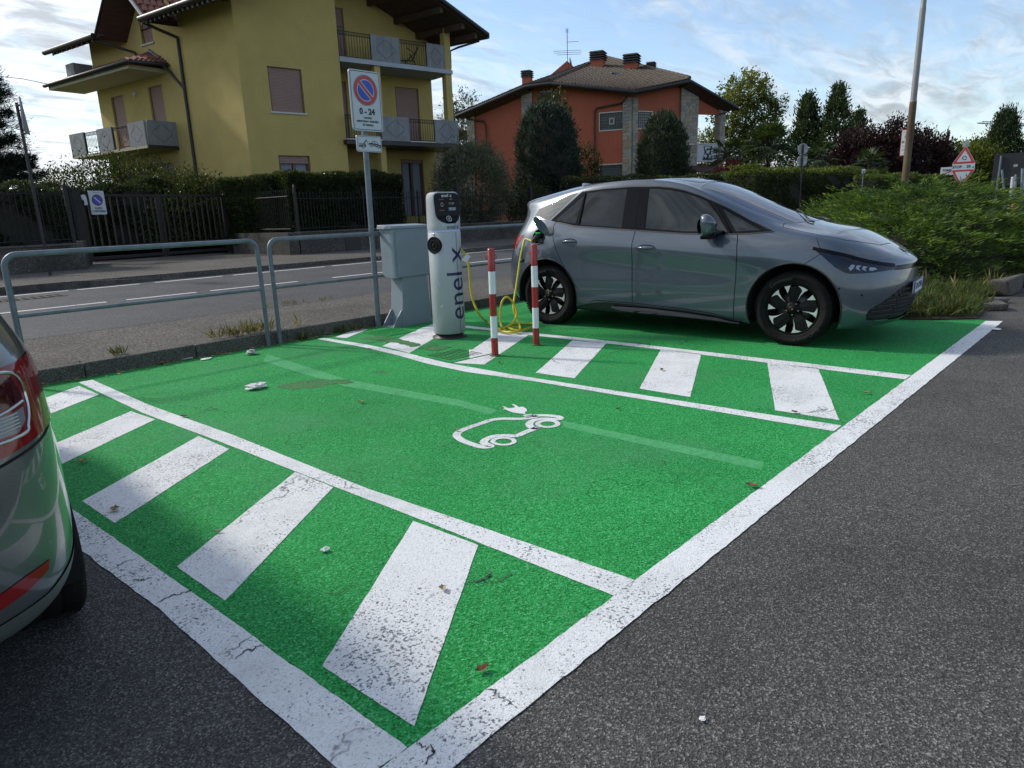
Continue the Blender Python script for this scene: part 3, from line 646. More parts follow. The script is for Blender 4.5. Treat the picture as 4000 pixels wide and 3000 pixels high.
# ------------------------------------------------------------------ wheel (axis along local Y, outer face at +Y)
def make_wheel(parent, u, v, side, R=0.349, w=0.205, style='blade'):
    loc = (u, v, R)
    tyre = MB(); e = w/2
    prof = [(0.245,-e+.02),(0.262,-e+.008),(0.30,-e),(0.325,-e+.008),(0.338,-e+.022),(R,-e+.045),(R,-.034),(R-.006,-.031),(R-.006,-.026),(R,-.023),(R,.023),(R-.006,.026),(R-.006,.031),(R,.034),(R,e-.045),(0.338,e-.022),(0.325,e-.008),(0.318,e-.006),(0.316,e-.003),(0.30,e-.001),(0.285,e-.002),(0.283,e-.006),(0.262,e-.008),(0.245,e-.02),(0.238,e-.045)]
    RX = Matrix.Rotation(-math.pi/2, 4, 'X')
    tyre.lathe(prof, 72, RX)
    # shoulder blocks of the tread
    for k in range(72):
        a = 2*math.pi*k/72
        for sg in (-1, 1):
            c = Vector((math.cos(a)*(R-.004), sg*(e-.030), math.sin(a)*(R-.004)))
            tyre.box(c, (0.008,0.034,0.019), M=Matrix.Rotation(-a, 3, 'Y') @ Matrix.Rotation(sg*0.18, 3, 'Z'))
    wo = MB()
    t = tyre.build('wheel', M['rubber'], parent, world=False, fixn=False); t.location = loc
    if side < 0: t.rotation_euler = (0, 0, math.pi)
    def sub(mb, nm, mat, bevel=0.0): 
        o = mb.build(nm, mat, t, world=False, bevel=bevel); return o
    b = MB(); b.lathe([(0.0,-.03),(0.235,-.03),(0.24,-.07),(0.243,-.02),(0.243,e-.03),(0.238,e-.022),(0.230,e-.020),(0.226,e-.028),(0.224,-.03)], 60, RX); sub(b, 'rim_barrel', M['rim_black'])
    b = MB(); b.lathe([(0.06,-.012),(0.155,-.012),(0.155,.006),(0.06,.006)], 40, RX); sub(b, 'brake_disc', M['steel'])
    if style == 'blade':
        sp = MB(); sv = MB(); y0, y1 = e-.052, e-.026
        for k in range(5):
            a0 = 2*math.pi*k/5+0.30
            def pt(r, a, y): return (r*math.cos(a0+a), y, r*math.sin(a0+a))
            # blade: narrow at the hub, sweeping out to a broad end at the rim
            inn = [(0.045,-.60),(0.085,-.40),(0.13,-.33),(0.18,-.33),(0.222,-.36)]; outb = [(0.045,.60),(0.085,.47),(0.13,.45),(0.18,.51),(0.222,.61)]
            top = []; bot = []
            for (r, a), (r2, a2) in zip(inn, outb):
                yy = y0+(y1-y0)*min(1, r/0.14)
                top.append((pt(r, a, yy-.006), pt(r, (a+a2)/2, yy+.004), pt(r2, a2, yy-.001))); bot.append((pt(r, a, yy-.03), pt(r2, a2, yy-.03)))
            V = []; 
            for tp, bt in zip(top, bot): V += [tp[0], tp[1], tp[2], bt[1], bt[0]]
            Fs = []
            for i in range(4):
                for j in range(5): Fs.append((i*5+j, i*5+(j+1) % 5, (i+1)*5+(j+1) % 5, (i+1)*5+j))
            Fs += [(0,1,2,3,4), tuple(20+q for q in (4,3,2,1,0))]
            sp.add(V, Fs)
            # machined flags at both ends of the blade
            yv = y1+.0045
            sv.prism([pt(.2235,-.365,yv), pt(.2235,-.12,yv), pt(.155,-.315,yv), pt(.185,-.335,yv)], (0,-.006,0))
            sv.prism([pt(.2235,.20,yv), pt(.2235,.34,yv), pt(.2235,.48,yv), pt(.2235,.62,yv), pt(.195,.55,yv), pt(.15,.485,yv), pt(.09,.475,yv), pt(.15,.435,yv), pt(.19,.445,yv), pt(.205,.37,yv)], (0,-.006,0))
        sub(sp, 'spoke_blades', M['rim_black']); sub(sv, 'machined_inlay', M['rim_silver'])
    else:
        sp = MB()
        for k in range(10):
            a = 2*math.pi*k/10; sp.box((0.135*math.cos(a), e-.04, 0.135*math.sin(a)), (0.19,0.03,0.035), M=Matrix.Rotation(-a, 3, 'Y'))
        sub(sp, 'spoke_blades', M['rim_silver'])
    hb = MB(); hb.lathe([(0.0,e-.022),(0.030,e-.023),(0.036,e-.032),(0.075,e-.042),(0.08,e-.08)], 30, RX); sub(hb, 'hub_cap', M['rim_black'])
    nt_ = MB()
    for k in range(5):
        a = 2*math.pi*k/5+0.9; nt_.lathe([(0.0,.008),(0.008,.008),(0.010,0),(0.010,-.02)], 6, Matrix.Translation((0.056*math.cos(a), e-.034, 0.056*math.sin(a))) @ RX)
    sub(nt_, 'wheel_nut', M['steel'])
    em = MB(); em.prism([(0.0,e-.020,.013),(.011,e-.020,-.008),(0,e-.020,-.002),(-.011,e-.020,-.008)], (0,.002,0)); sub(em, 'hub_emblem', pm('copper_emblem', (0.42,0.22,0.13), 0.35, 0.8) if 'cop' not in M else M['cop'])
    if style == 'blade':
        if 'tyre_print' not in M: M['tyre_print'] = pm('raised_tyre_lettering', (0.035,0.035,0.035), .6, var=0)
        for txt, a0 in (('Continental', -.42), ('EcoContact 6', 2.6)):
            cu = bpy.data.curves.new('lettering', 'FONT'); cu.body = txt; cu.size = .046; cu.align_x = 'CENTER'; cu.align_y = 'CENTER'; cu.extrude = .0006
            q = bpy.data.objects.new('lettering', cu); COL.objects.link(q); dg = bpy.context.evaluated_depsgraph_get(); dg.update(); me = bpy.data.meshes.new_from_object(q.evaluated_get(dg)); COL.objects.unlink(q); bpy.data.objects.remove(q)
            for v in me.vertices:
                a = a0+v.co.x/.286; r = .289+v.co.y; v.co = Vector((-r*math.sin(a), e+.0015+v.co.z, r*math.cos(a)))
            me.materials.clear(); me.materials.append(M['tyre_print']); q = bpy.data.objects.new('lettering', me); COL.objects.link(q); q.parent = t; q['kind'] = 'stuff'
    return t

# ------------------------------------------------------------------ the grey hatchback
CARO = Vector((7.30429, 2.49948, 0)); CARA = math.atan2(-0.99623763, 0.08666361)
car = thing('parked_car', CARO, CARA, 'grey five-door electric hatchback plugged in beside the charging column', 'car')
# local frame of the car: x forward, y left -> the shell works with v to the right, so mirror its sign when emitting
sh = Shell(RINGS)
NOZ = lambda f: f.normal.y > 0.10
DLO = [(-2.76,1.205),(-2.62,1.175),(-2.41,1.138),(-1.77,1.095),(-1.10,1.05),(-.67,1.040),(-.44,1.046),(-.22,1.062),(-.30,1.085),(-.476,1.163),(-.72,1.29),(-.86,1.357),(-1.0,1.415),(-1.17,1.474),(-1.30,1.503),(-1.45,1.523),(-1.77,1.536),(-2.10,1.530),(-2.39,1.512)]
sh.cut('window_trim', DLO, test=lambda f: f.normal.y > 0.25)
sh.cut('rear_window', [(-2.365,1.155),(-1.815,1.118),(-1.81,1.515),(-2.10,1.511),(-2.325,1.494)], only=['window_trim'], test=NOZ)
sh.cut('front_window', [(-1.535,1.105),(-1.10,1.072),(-.66,1.062),(-.80,1.235),(-.93,1.365),(-1.0,1.395),(-1.17,1.452),(-1.30,1.481),(-1.45,1.501),(-1.55,1.507)], only=['window_trim'], test=NOZ)
sh.cut('rear_quarter_glass', [(-2.70,1.208),(-2.41,1.165),(-2.355,1.47)], only=['window_trim'], test=NOZ)
sh.cut('front_quarter_glass', [(-.575,1.066),(-.34,1.075),(-.50,1.15),(-.76,1.285)], only=['window_trim'], test=NOZ)
sh.cut('pillar_trim', [(-2.80,1.21),(-2.44,1.50),(-2.54,1.488),(-2.81,1.398),(-3.0,1.335),(-3.04,1.268)], test=lambda f: f.normal.y > 0.2, only=['body'])
RD = [(-1.648,1.093),(-1.66,.95),(-1.66,.70),(-1.655,.318),(-1.9,.322),(-2.11,.325),(-2.20,.300),(-2.40,.52),(-2.53,.71),(-2.62,.88),(-2.68,1.03),(-2.70,1.15),(-2.675,1.188),(-2.41,1.134)]
FD = [(-1.640,1.093),(-1.652,.95),(-1.652,.70),(-1.647,.318),(-1.08,.293),(-.76,.263),(-.545,.212),(-.53,.60),(-.526,.85),(-.545,1.0),(-.555,1.037),(-.67,1.036),(-1.10,1.046)]
sh.cut('rear_door', RD, only=['body'], test=lambda f: f.normal.y > 0.05)
sh.cut('front_door', FD, only=['body'], test=lambda f: f.normal.y > 0.05)
for nm, cu, r in (('front_arch', 0.005, .425), ('rear_arch', -2.775, .42)):
    sh.cut(nm, [(x, max(z, 0.0)) for x, z in circle(cu, .355, r, 40)], test=lambda f: f.calc_center_median().y > 0.5, only=['body','rear_door','front_door'])
# head lamp, in the plane seen from the front corner: use plan/side outline
sh.cut('headlight', [(.145,.915),(.24,.896),(.40,.858),(.56,.803),(.68,.768),(.775,.737),(.775,.708),(.70,.700),(.58,.690),(.47,.690),(.43,.700),(.35,.748),(.255,.832)], test=lambda f: f.calc_center_median().x > 0.1 and f.calc_center_median().y > 0.30 and f.normal.x+f.normal.y > 0.5, only=['body'])
sh.cut('lower_grille', [(-.60,.30),(-.665,.33),(-.615,.40),(-.52,.475),(-.36,.545),(-.2,.57),(0.05,.57),(0.05,.245),(-.3,.245),(-.5,.262)] if False else [(0.0,.57),(.2,.57),(.40,.55),(.53,.49),(.64,.425),(.72,.37),(.735,.33),(.71,.272),(.58,.248),(.3,.235),(0.0,.235)], ax=(1,2), test=lambda f: f.calc_center_median().x > 0.4 and f.normal.x > 0.08, only=['body'])
sh.cut('nose_slot', [(0.0,.700),(.20,.700),(.42,.698),(.50,.702),(.50,.738),(.30,.741),(0.0,.742)], ax=(1,2), test=lambda f: f.calc_center_median().x > 0.6 and f.normal.x > 0.2, only=['body'])
sh.cut('windscreen', [(-1.085,0.0),(-1.075,.30),(-1.05,.575),(-.76,.575),(-.45,.565),(-.235,.555),(-.14,.48),(-.06,.30),(-.02,0.0)], ax=(0,1), test=lambda f: f.normal.z > 0.3 and f.calc_center_median().z > 0.95, only=['body'])
sh.cut('roof_panel', [(-2.55,0.0),(-2.53,.44),(-2.1,.50),(-1.64,.51),(-1.20,.49),(-1.105,.45),(-1.095,0.0)], ax=(0,1), test=lambda f: f.normal.z > 0.3 and f.calc_center_median().z > 1.3, only=['body'])
sh.cut('bonnet', [(-.01,0.0),(-.05,.30),(-.12,.48),(-.20,.575),(-.17,.70),(.19,.735),(.38,.665),(.50,.53),(.60,.33),(.63,0.0)], ax=(0,1), test=lambda f: f.normal.z > 0.3 and f.calc_center_median().z > 0.75, only=['body'])
sh.cut('tail_light', [(-3.55,1.045),(-3.46,1.05),(-3.30,1.035),(-3.13,1.045),(-3.22,.94),(-3.29,.875),(-3.36,.87),(-3.55,.90)], test=lambda f: f.calc_center_median().x < -3.0 and f.calc_center_median().y > .25, only=['body'])
sh.cut('rear_glass', [(0,1.37),(.30,1.365),(.44,1.34),(.50,1.25),(.52,1.13),(.40,1.10),(0,1.10)], ax=(1,2), test=lambda f: f.normal.x < -0.2 and f.calc_center_median().x < -3.0, only=['body'])
sh.cut('sill', [(-2.42,.10),(-2.40,.235),(-2.30,.262),(-2.13,.300),(-2.0,.312),(-1.65,.306),(-1.08,.280),(-.76,.250),(-.55,.205),(-.43,.19),(-.43,.10)], only=['body'], test=lambda f: True)
sh.cut('port_recess', circle(-2.885,1.025,.085,16), only=['body'], test=NOZ)
body_paint = M['car_grey']
sh.emit('body', body_paint, car, 'join')
sh.emit('rear_door', body_paint, car, 'twin'); sh.emit('front_door', body_paint, car, 'twin')
sh.emit('bonnet', body_paint, car, 'join')
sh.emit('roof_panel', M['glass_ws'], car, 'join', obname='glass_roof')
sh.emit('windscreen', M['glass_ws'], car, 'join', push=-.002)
sh.emit('rear_glass', M['glass_dark'], car, 'join', push=-.004, obname='rear_window_glass')
sh.emit('window_trim', M['gloss_black'], car, 'twin')
rw_ = sh.emit('rear_window', M['glass_dark'], car, 'twin', push=-.003, obname='side_window')
sh.emit('front_window', M['glass_car'], car, 'twin', push=-.003, obname='side_window')
sh.emit('rear_quarter_glass', M['glass_dark'], car, 'twin', push=-.003, obname='quarter_window')
sh.emit('front_quarter_glass', M['glass_car'], car, 'twin', push=-.003, obname='quarter_window')
sh.emit('headlight', M['lamp_black'], car, 'twin', push=-.002)
sh.emit('lower_grille', M['plastic'], car, 'join', push=-.014)
sh.emit('nose_slot', M['gloss_black'], car, 'join', push=-.010)
sh.emit('tail_light', M['lens_red'], car, 'twin', push=.003)
sh.emit('sill', M['plastic'], car, 'twin', push=-.014, obname='sill_cladding')
sh.emit('port_recess', M['plastic'], car, 'near', push=-.045, obname='charge_port')
sh.emit('pillar_trim', pm('etched_grey_panel', (0.075,0.08,0.086), 0.6, 0.1, var=0.1, vs=40), car, 'twin', push=.001, obname='rear_pillar_panel')
def onskin(u, z, lift=0.0):
    h = sh.hit(u, z); p = h[0]+h[1]*lift
    return Vector((p.x, -p.y, p.z)), Vector((h[1].x, -h[1].y, h[1].z))
def frame(n, up=Vector((0,0,1))):
    x = up.cross(n).normalized(); y = n.cross(x); return x, y, n
# etched wedge pattern of the rear pillar panel
pp = MB()
for i in range(16):
    for j in range(6):
        t = (i+.5)/16; top = -2.50-.50*t, 1.475-.155*t; bo = -2.47-.56*t, 1.475-.20*t-.0
        u0 = -2.50-.53*t; zt = 1.478-.158*t-.012; zb = max(1.215+.05*t, 1.488-(.285*(t+.12)*6)*.16-.20)
        zz = 1.49-.05*j-.14*t
        h = sh.hit(u0+.008*(j % 2), zz)
        pq = [(-2.80,1.225),(-2.48,1.485),(-2.55,1.475),(-2.81,1.385),(-2.98,1.325),(-3.02,1.28)]; inn = False; q = len(pq)-1; xx = u0+.008*(j % 2)
        for r in range(len(pq)):
            if (pq[r][1] > zz) != (pq[q][1] > zz) and xx < (pq[q][0]-pq[r][0])*(zz-pq[r][1])/(pq[q][1]-pq[r][1])+pq[r][0]: inn = not inn
            q = r
        if h is None or not inn: continue
        p, n = onskin(u0+.008*(j % 2), zz, .0015); x, y, _ = frame(n)
        s_ = .014; pp.add([p-x*s_*1.1-y*s_, p+x*s_*1.1-y*s_, p+x*s_*.9+y*s_*.9, p-x*s_*.9+y*s_*.9, p+n*.0022+y*s_*.5], [(0,1,4),(1,2,4),(2,3,4),(3,0,4)])
po = pp.build('etched_wedge', pm('etched_wedge', (0.12,0.128,0.137), 0.6, 0.1, var=0.1), car, world=False, kind='stuff')
# panel gaps, as fine dark seams on the skin
seam = MB()
def sl(pts, w=.007, ax=(0,2)):
    V, F = sh.line(pts, w, ax); seam.add(V, F)
sl([(-2.675,1.188),(-2.70,1.15),(-2.68,1.03),(-2.62,.88),(-2.53,.71),(-2.40,.52),(-2.33,.44)]); sl([(-1.643,1.10),(-1.656,.95),(-1.656,.70),(-1.651,.318)], .008)
sl([(-.555,1.037),(-.545,1.0),(-.526,.85),(-.53,.60),(-.545,.212)], .008)
sl([(-2.20,.302),(-2.11,.327),(-1.9,.324),(-1.651,.32),(-1.08,.295),(-.76,.265),(-.545,.214)], .009)
sl([(.155,1.005),(.185,.955),(.215,.905)], .006); sl([(.22,.862),(.12,.79),(.085,.765)], .006)
sl([(-3.03,1.265),(-3.0,1.22),(-2.82,1.20)], .005)
sl([(-.02,0.02),(-.05,.30),(-.12,.48),(-.20,.575),(-.18,.69),(.19,.735),(.38,.665),(.50,.53),(.60,.33),(.632,0.02)], .007, (0,1))
sl([(-2.55,.02),(-2.53,.44),(-2.1,.50),(-1.64,.51),(-1.20,.49),(-1.105,.45),(-1.09,.02)], .008, (0,1))
seam.build('panel_seam', M['gap'], car, world=False, fixn=False)
brow = MB(); V, F = sh.line([(.150,.912),(.24,.894),(.32,.875),(.40,.856),(.48,.830),(.56,.802),(.63,.780),(.70,.760),(.76,.744)], .030, lift=.0025); brow.add(V, F); brow.build('headlamp_brow', M['gloss_black'], car, world=False, fixn=False)
edge = MB()       # bright-black bead under the windows
V, F = sh.line([(-2.66,1.182),(-2.41,1.138),(-1.77,1.094),(-1.10,1.049),(-.67,1.038),(-.44,1.044),(-.22,1.060)], .014, lift=.003); edge.add(V, F)
V, F = sh.line([(-2.39,1.512),(-2.10,1.530),(-1.77,1.536),(-1.45,1.523),(-1.30,1.503),(-1.17,1.474),(-1.0,1.415),(-.72,1.29),(-.476,1.163),(-.25,1.07)], .010, lift=.003); edge.add(V, F)
edge.build('window_bead', M['plastic'], car, world=False, fixn=False)
# B pillar satin covers and window divider
bp = MB()
for q in ([(-1.805,1.12),(-1.655,1.108),(-1.655,1.520),(-1.80,1.518)], [(-1.640,1.107),(-1.545,1.102),(-1.555,1.512),(-1.640,1.519)]):
    bp.add([onskin(u, z, .002)[0] for u, z in q], [(0,1,2,3)])
bp.build('pillar_cover', M['gloss_black'], car, world=False)
dv = MB()
for a, b in (((-2.36,1.16),(-2.335,1.49)), ((-.62,1.06),(-.86,1.34))):
    A, B = onskin(*a, .003), onskin(*b, .003); C_ = onskin((a[0]+b[0])/2, (a[1]+b[1])/2, .004); MB().tube([A[0], C_[0], B[0]], .012, 6).build('window_divider', M['gloss_black'], car, world=False)
# wheel wells and dark underside
def well(cu, cz, r, y0, y1, s):
    V = []; F = []; n = 28
    for k in range(n+1):
        a = math.radians(-14+k*208/n); c, z = r*math.cos(a), r*math.sin(a)
        V += [(cu+c, s*y1, cz+z), (cu+c, s*y0, cz+z), (cu, s*y0, cz-.1)]
        if k: b = 3*k; F += [(b-3,b,b+1,b-2), (b-2,b+1,b+2)]
    return V, F
ww = MB()
for cu in (0.005, -2.775):
    for s in (-1, 1): MB().add(*well(cu, .355, .424, .40, .868, s), 0, True).build('wheel_well', M['underbody'], car, world=False, fixn=False)
ub = MB(); ub.box((-1.35,0,.20), (1.85,1.44,.06)); ub.box((-3.12,0,.27), (.30,1.1,.06)); ub.box((.52,0,.20), (.12,.8,.04)); ub.box((-1.4,0,.27),(3.3,.78,.08))
ub.build('underbody', M['underbody'], car, world=False)
arch = MB()
for cu, cz, r in ((0.005,.355,.425),(-2.775,.355,.42)):
    pts = []
    for k in range(0, 31):
        a = math.radians(-16+k*212/30); u, z = cu+r*math.cos(a), cz+r*math.sin(a); h = sh.hit(u, max(z, .2))
        if h is not None: pts.append(Vector((u, -(h[0].y-.006), z)))
    MB().tube(pts, .009, 6).build('arch_lip', M['plastic'], car, world=False)
for s in (-1, 1):
    sk_ = MB(); V = []; st_ = [(-1.90,.285,.250),(-1.78,.282,.222),(-1.5,.278,.212),(-1.1,.262,.205),(-.8,.238,.196),(-.55,.200,.182),(-.47,.185,.178)]
    for u, zt_, zb in st_: V += [(u, s*.862, zt_), (u, s*.918, zb+.012), (u, s*.912, zb), (u, s*.80, zb-.03)]
    sk_.add(V, [(4*i+j, 4*i+j+1, 4*i+5+j, 4*i+4+j) for i in range(len(st_)-1) for j in range(3)], 0, True).build('side_skirt', M['glass_dark'], car, world=False)
# wheels
for u in (0.005, -2.772):
    for s in (-1, 1): make_wheel(car, u, s*.775, s)
# door handles in their dishes
for u, z, w in ((-1.49,.902,.108), (-2.44,.965,.098)):
    p, n = onskin(u, z); x, y, _ = frame(n)
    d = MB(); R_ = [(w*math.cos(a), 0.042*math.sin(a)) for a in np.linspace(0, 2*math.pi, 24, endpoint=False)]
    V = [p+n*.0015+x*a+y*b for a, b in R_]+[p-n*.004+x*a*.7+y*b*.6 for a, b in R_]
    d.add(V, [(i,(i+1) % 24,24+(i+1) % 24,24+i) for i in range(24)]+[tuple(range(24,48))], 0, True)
    d.build('handle_dish', M['plastic'] if False else pm('dish_dark_grey', (0.012,0.014,0.017), 0.3, 0.2, var=.05), car, world=False)  # even dark grey dish behind the body-coloured handle
    hd = MB(); V = []; st = [(-1.0,.0,.0),(-.82,.012,.010),(-.3,.022,.015),(.3,.022,.015),(.82,.012,.010),(1.0,.0,.0)]
    for t, o, hh in st:
        c = p+x*(t*w*.92)+n*(o+.002)+y*.006; hh = max(hh, .006); V += [c-y*hh, c+n*.006-y*hh*.4, c+n*.006+y*hh*.7, c+y*hh]
    F = [(i*4+j, i*4+(j+1) % 4, (i+1)*4+(j+1) % 4, (i+1)*4+j) for i in range(5) for j in range(4)]
    hd.add(V, F, 0, True).build('door_handle', body_paint, car, world=False)
# wing mirrors
for s in (-1, 1):
    mm = MB(); cx_, cy_, cz_ = -.80, s*1.005, 1.125
    secs = [(-.062,.055,.055),(-.056,.092,.092),(-.030,.112,.112),(.010,.112,.110),(.045,.095,.092),(.070,.062,.060),(.082,.02,.02)]
    V = []
    for dx, wy, hz_ in secs:
        for k in range(16):
            a = 2*math.pi*k/16; ca_, sa_ = math.cos(a), math.sin(a); q = abs(ca_)**.75*(1 if ca_ > 0 else -1); r_ = abs(sa_)**.75*(1 if sa_ > 0 else -1)
            V.append((cx_+dx+.03*q*s, cy_+wy*q-.02*s*(r_ < 0), cz_+hz_*r_+.02*q*s))
    n_ = len(secs); F = [(i*16+j, i*16+(j+1) % 16, (i+1)*16+(j+1) % 16, (i+1)*16+j) for i in range(n_-1) for j in range(16)]+[tuple(range(16)), tuple(range((n_-1)*16, n_*16))]
    mo = mm.add(V, F, 0, True).build('wing_mirror', body_paint, car, world=False)
    g = MB(); g.add([(cx_-.0635,cy_+.078*math.cos(a),cz_+.075*math.sin(a)) for a in np.linspace(0, 2*math.pi, 16, endpoint=False)], [tuple(range(16))]); g.build('mirror_glass', M['chrome'], mo, world=False)
    st = MB(); st.hexa([(cx_-.03,s*.83,1.045),(cx_+.13,s*.83,1.045),(cx_+.08,s*.99,1.03),(cx_-.04,s*.99,1.03),(cx_-.03,s*.83,1.075),(cx_+.12,s*.83,1.075),(cx_+.075,s*.99,1.065),(cx_-.04,s*.99,1.065)]); st.box((cx_+.015,cy_-.03*s,cz_-.105),(.11,.17,.035)); st.build('mirror_arm', M['gloss_black'], car, world=False, bevel=.008)
# head lamps: reflector wedges behind dark glass, clear lens edge
def skin_dir(p, d):
    h = sh.bvh.ray_cast(Vector(p), Vector(d)); return (h[0], sh.normal_at(h[0])) if h[0] is not None else None
for s in (-1, 1):
    lp = MB(); lc = MB()
    for dP in ([(.455,.742),(.475,.770),(.500,.764),(.490,.735),(.470,.715)],[(.505,.735),(.512,.763),(.545,.757),(.528,.738),(.545,.712)],[(.550,.728),(.556,.753),(.590,.746),(.572,.730),(.588,.707)],[(.600,.716),(.603,.742),(.640,.735),(.655,.720),(.625,.708)]):
        V = []
        for uu, zz in dP:
            h = sh.hit(uu, zz)
            if h is None: break
            p = Vector((h[0].x, s*h[0].y, h[0].z)); n = Vector((h[1].x, s*h[1].y, h[1].z)); V.append(p+n*.0015)
        if len(V) == 5: MB().add(V, [(0,1,2),(0,2,3),(0,3,4)]).build('lamp_reflector', M['lens_white'], car, world=False, fixn=False)
    poly = [(.30,.868),(.40,.842),(.55,.792),(.70,.752),(.74,.742),(.70,.726),(.56,.728),(.46,.737),(.37,.775)]
    # glass sheet over the inner lamp
# front grille texture, plate, emblem
gr = MB()
for i in range(15):
    for j in range(7):
        v_, z_ = -.42+i*.06+(j % 2)*.03, .285+j*.038
        if abs(v_) > .47 or abs(v_) < .24 and z_ > .43: continue
        h = skin_dir((2.0, abs(v_), z_), (-1,0,0))
        if h is None or h[0].x < .5: continue
        p = Vector((h[0].x, v_, z_))-Vector((.010,0,0)); gr.add([p+Vector((.006,-.024,-.008)),p+Vector((.006,.024,-.008)),p+Vector((.02,.014,.012)),p+Vector((.02,-.014,.012)),p+Vector((-.01,-.024,.012)),p+Vector((-.01,.024,.012))], [(0,1,2,3),(3,2,5,4),(0,3,4),(1,5,2)])
for s in (-1, 1):
    for j in range(5):
        z_ = .30+j*.045; P = []
        for k in range(7):
            v_ = .47+.235*k/6
            if z_ > .56-(v_-.40)*.60: break
            h = skin_dir((2.0, v_, z_), (-1,0,0))
            if h is None or h[0].x < .3: break
            P.append(Vector((h[0].x-.002, s*v_, z_)))
        if len(P) > 1: gr.tube(P, .007, 5)
gr.build('grille_bars', M['plastic'], car, world=False, fixn=False)
h = skin_dir((2.0, .0, .525), (-1,0,0)); px_ = h[0].x+.012
pl = MB(); pl.box((px_, 0, .525), (.012,.52,.112)); plate = pl.build('number_plate', pm('plate_white', (0.72,0.73,0.74), .4, var=.04), car, world=False, bevel=.003)
pb = MB(); 
for s in (-1, 1): pb.box((px_+.0065, s*.235, .525), (.002,.048,.108))
pb.build('plate_blue_band', pm('plate_blue', (0.02,0.07,0.35), .4), plate, world=False)
pf = MB()
for y0, y1, z0, z1 in ((-.262,.262,.579,.584),(-.262,.262,.466,.471),(-.264,-.259,.468,.582),(.259,.264,.468,.582)): pf.box((px_+.006,(y0+y1)/2,(z0+z1)/2),(.008,y1-y0,z1-z0))
pf.build('plate_frame', pm('plate_frame_blue', (0.02,0.08,0.20), .4), plate, world=False)
def text_obj(txt, size, parent, mat, loc, rot, extrude=0.0008, align='CENTER', sx=1.0, bold=0.0, space=1.0, name='lettering'):
    cu = bpy.data.curves.new(name, 'FONT'); cu.body = txt; cu.size = size; cu.align_x = align; cu.align_y = 'CENTER'; cu.extrude = extrude; cu.offset = bold; cu.space_character = space
    o = bpy.data.objects.new(name, cu); COL.objects.link(o)
    dg = bpy.context.evaluated_depsgraph_get(); dg.update(); me = bpy.data.meshes.new_from_object(o.evaluated_get(dg)); 
    COL.objects.unlink(o); bpy.data.objects.remove(o)
    me.materials.clear(); me.materials.append(mat); me.name = name
    q = bpy.data.objects.new(name, me); COL.objects.link(q); q.parent = parent; q.scale = (sx,1,1)
    mt = rot.to_4x4() if isinstance(rot, Matrix) else None
    q['kind'] = 'stuff'; q.location = loc; q.rotation_euler = (rot.to_euler() if isinstance(rot, Matrix) else rot)
    if parent is not None: WM[q.name] = wm(parent)
    return q
INK = M['ink'] = pm('black_ink', (0.012,0.012,0.014), .5, var=0)
text_obj('GM 739FA', .085, plate, INK, (px_+.0072, 0, .525), (math.pi/2,0,math.pi/2), sx=.95)
em = MB(); h = sh.bvh.ray_cast(Vector((.755, .0, 2)), Vector((0,0,-1))); e0 = h[0]; en = sh.normal_at(e0); ex = Vector((0,1,0)); ey = en.cross(ex)*-1
def ept(a, b): return Vector((e0.x, 0, e0.z))+en*.003+ex*a+ey*b
for s in (-1, 1):
    em.prism([ept(s*.004,-.005), ept(s*.052,.042), ept(s*.018,.008), ept(s*.045,.008), ept(s*.006,-.060)], en*.004)
em.build('bonnet_emblem', M['gloss_black'], car, world=False)
# wipers, aerial, sensors, spoiler lip
wp = MB()
def on_top(u, v, lift):
    h = sh.bvh.ray_cast(Vector((u, abs(v), 3)), Vector((0,0,-1))); n = sh.normal_at(h[0]); s = 1 if v >= 0 else -1
    return Vector((h[0].x, -v, h[0].z))+Vector((n.x,-n.y*s,n.z))*lift
for a, b in (((-.05,.30),(-.33,-.26)), ((-.02,-.22),(-.22,-.56))):
    pts = [on_top(a[0]+(b[0]-a[0])*t, a[1]+(b[1]-a[1])*t, .016) for t in np.linspace(0, 1, 8)]; wp.tube(pts, .007, 5)
    wp.tube([on_top(a[0]+.05, a[1], .012), pts[0], pts[2]], .010, 5)
wp.build('wiper', M['plastic'], car, world=False)
fin = MB(); b0 = on_top(-2.72, 0, 0).z
fin.add([(-2.62,.02,b0+.012),(-2.62,-.02,b0+.012),(-2.82,.024,b0-.018),(-2.82,-.024,b0-.018),(-2.79,.004,b0+.052),(-2.79,-.004,b0+.052),(-2.74,.005,b0+.045),(-2.74,-.005,b0+.045),(-2.825,.003,b0+.048),(-2.825,-.003,b0+.048)], [(0,2,4,6),(1,7,5,3),(0,6,7,1),(6,4,5,7),(4,8,9,5),(8,2,3,9),(2,8,4),(3,5,9)], 0, True)
fin.build('roof_aerial', body_paint, car, world=False)
sn = MB()
for u, z in ((.40,.56),(.575,.50),(-3.36,.62)):
    h = sh.hit(u, z)
    if h: p, n = onskin(u, z, .001); x, y, _ = frame(n); sn.add([p+x*.011*math.cos(a)+y*.011*math.sin(a) for a in np.linspace(0, 2*math.pi, 14, endpoint=False)]+[p+n*.002], [(i,(i+1) % 14,14) for i in range(14)])
sn.build('parking_sensor', M['gap'], car, world=False)
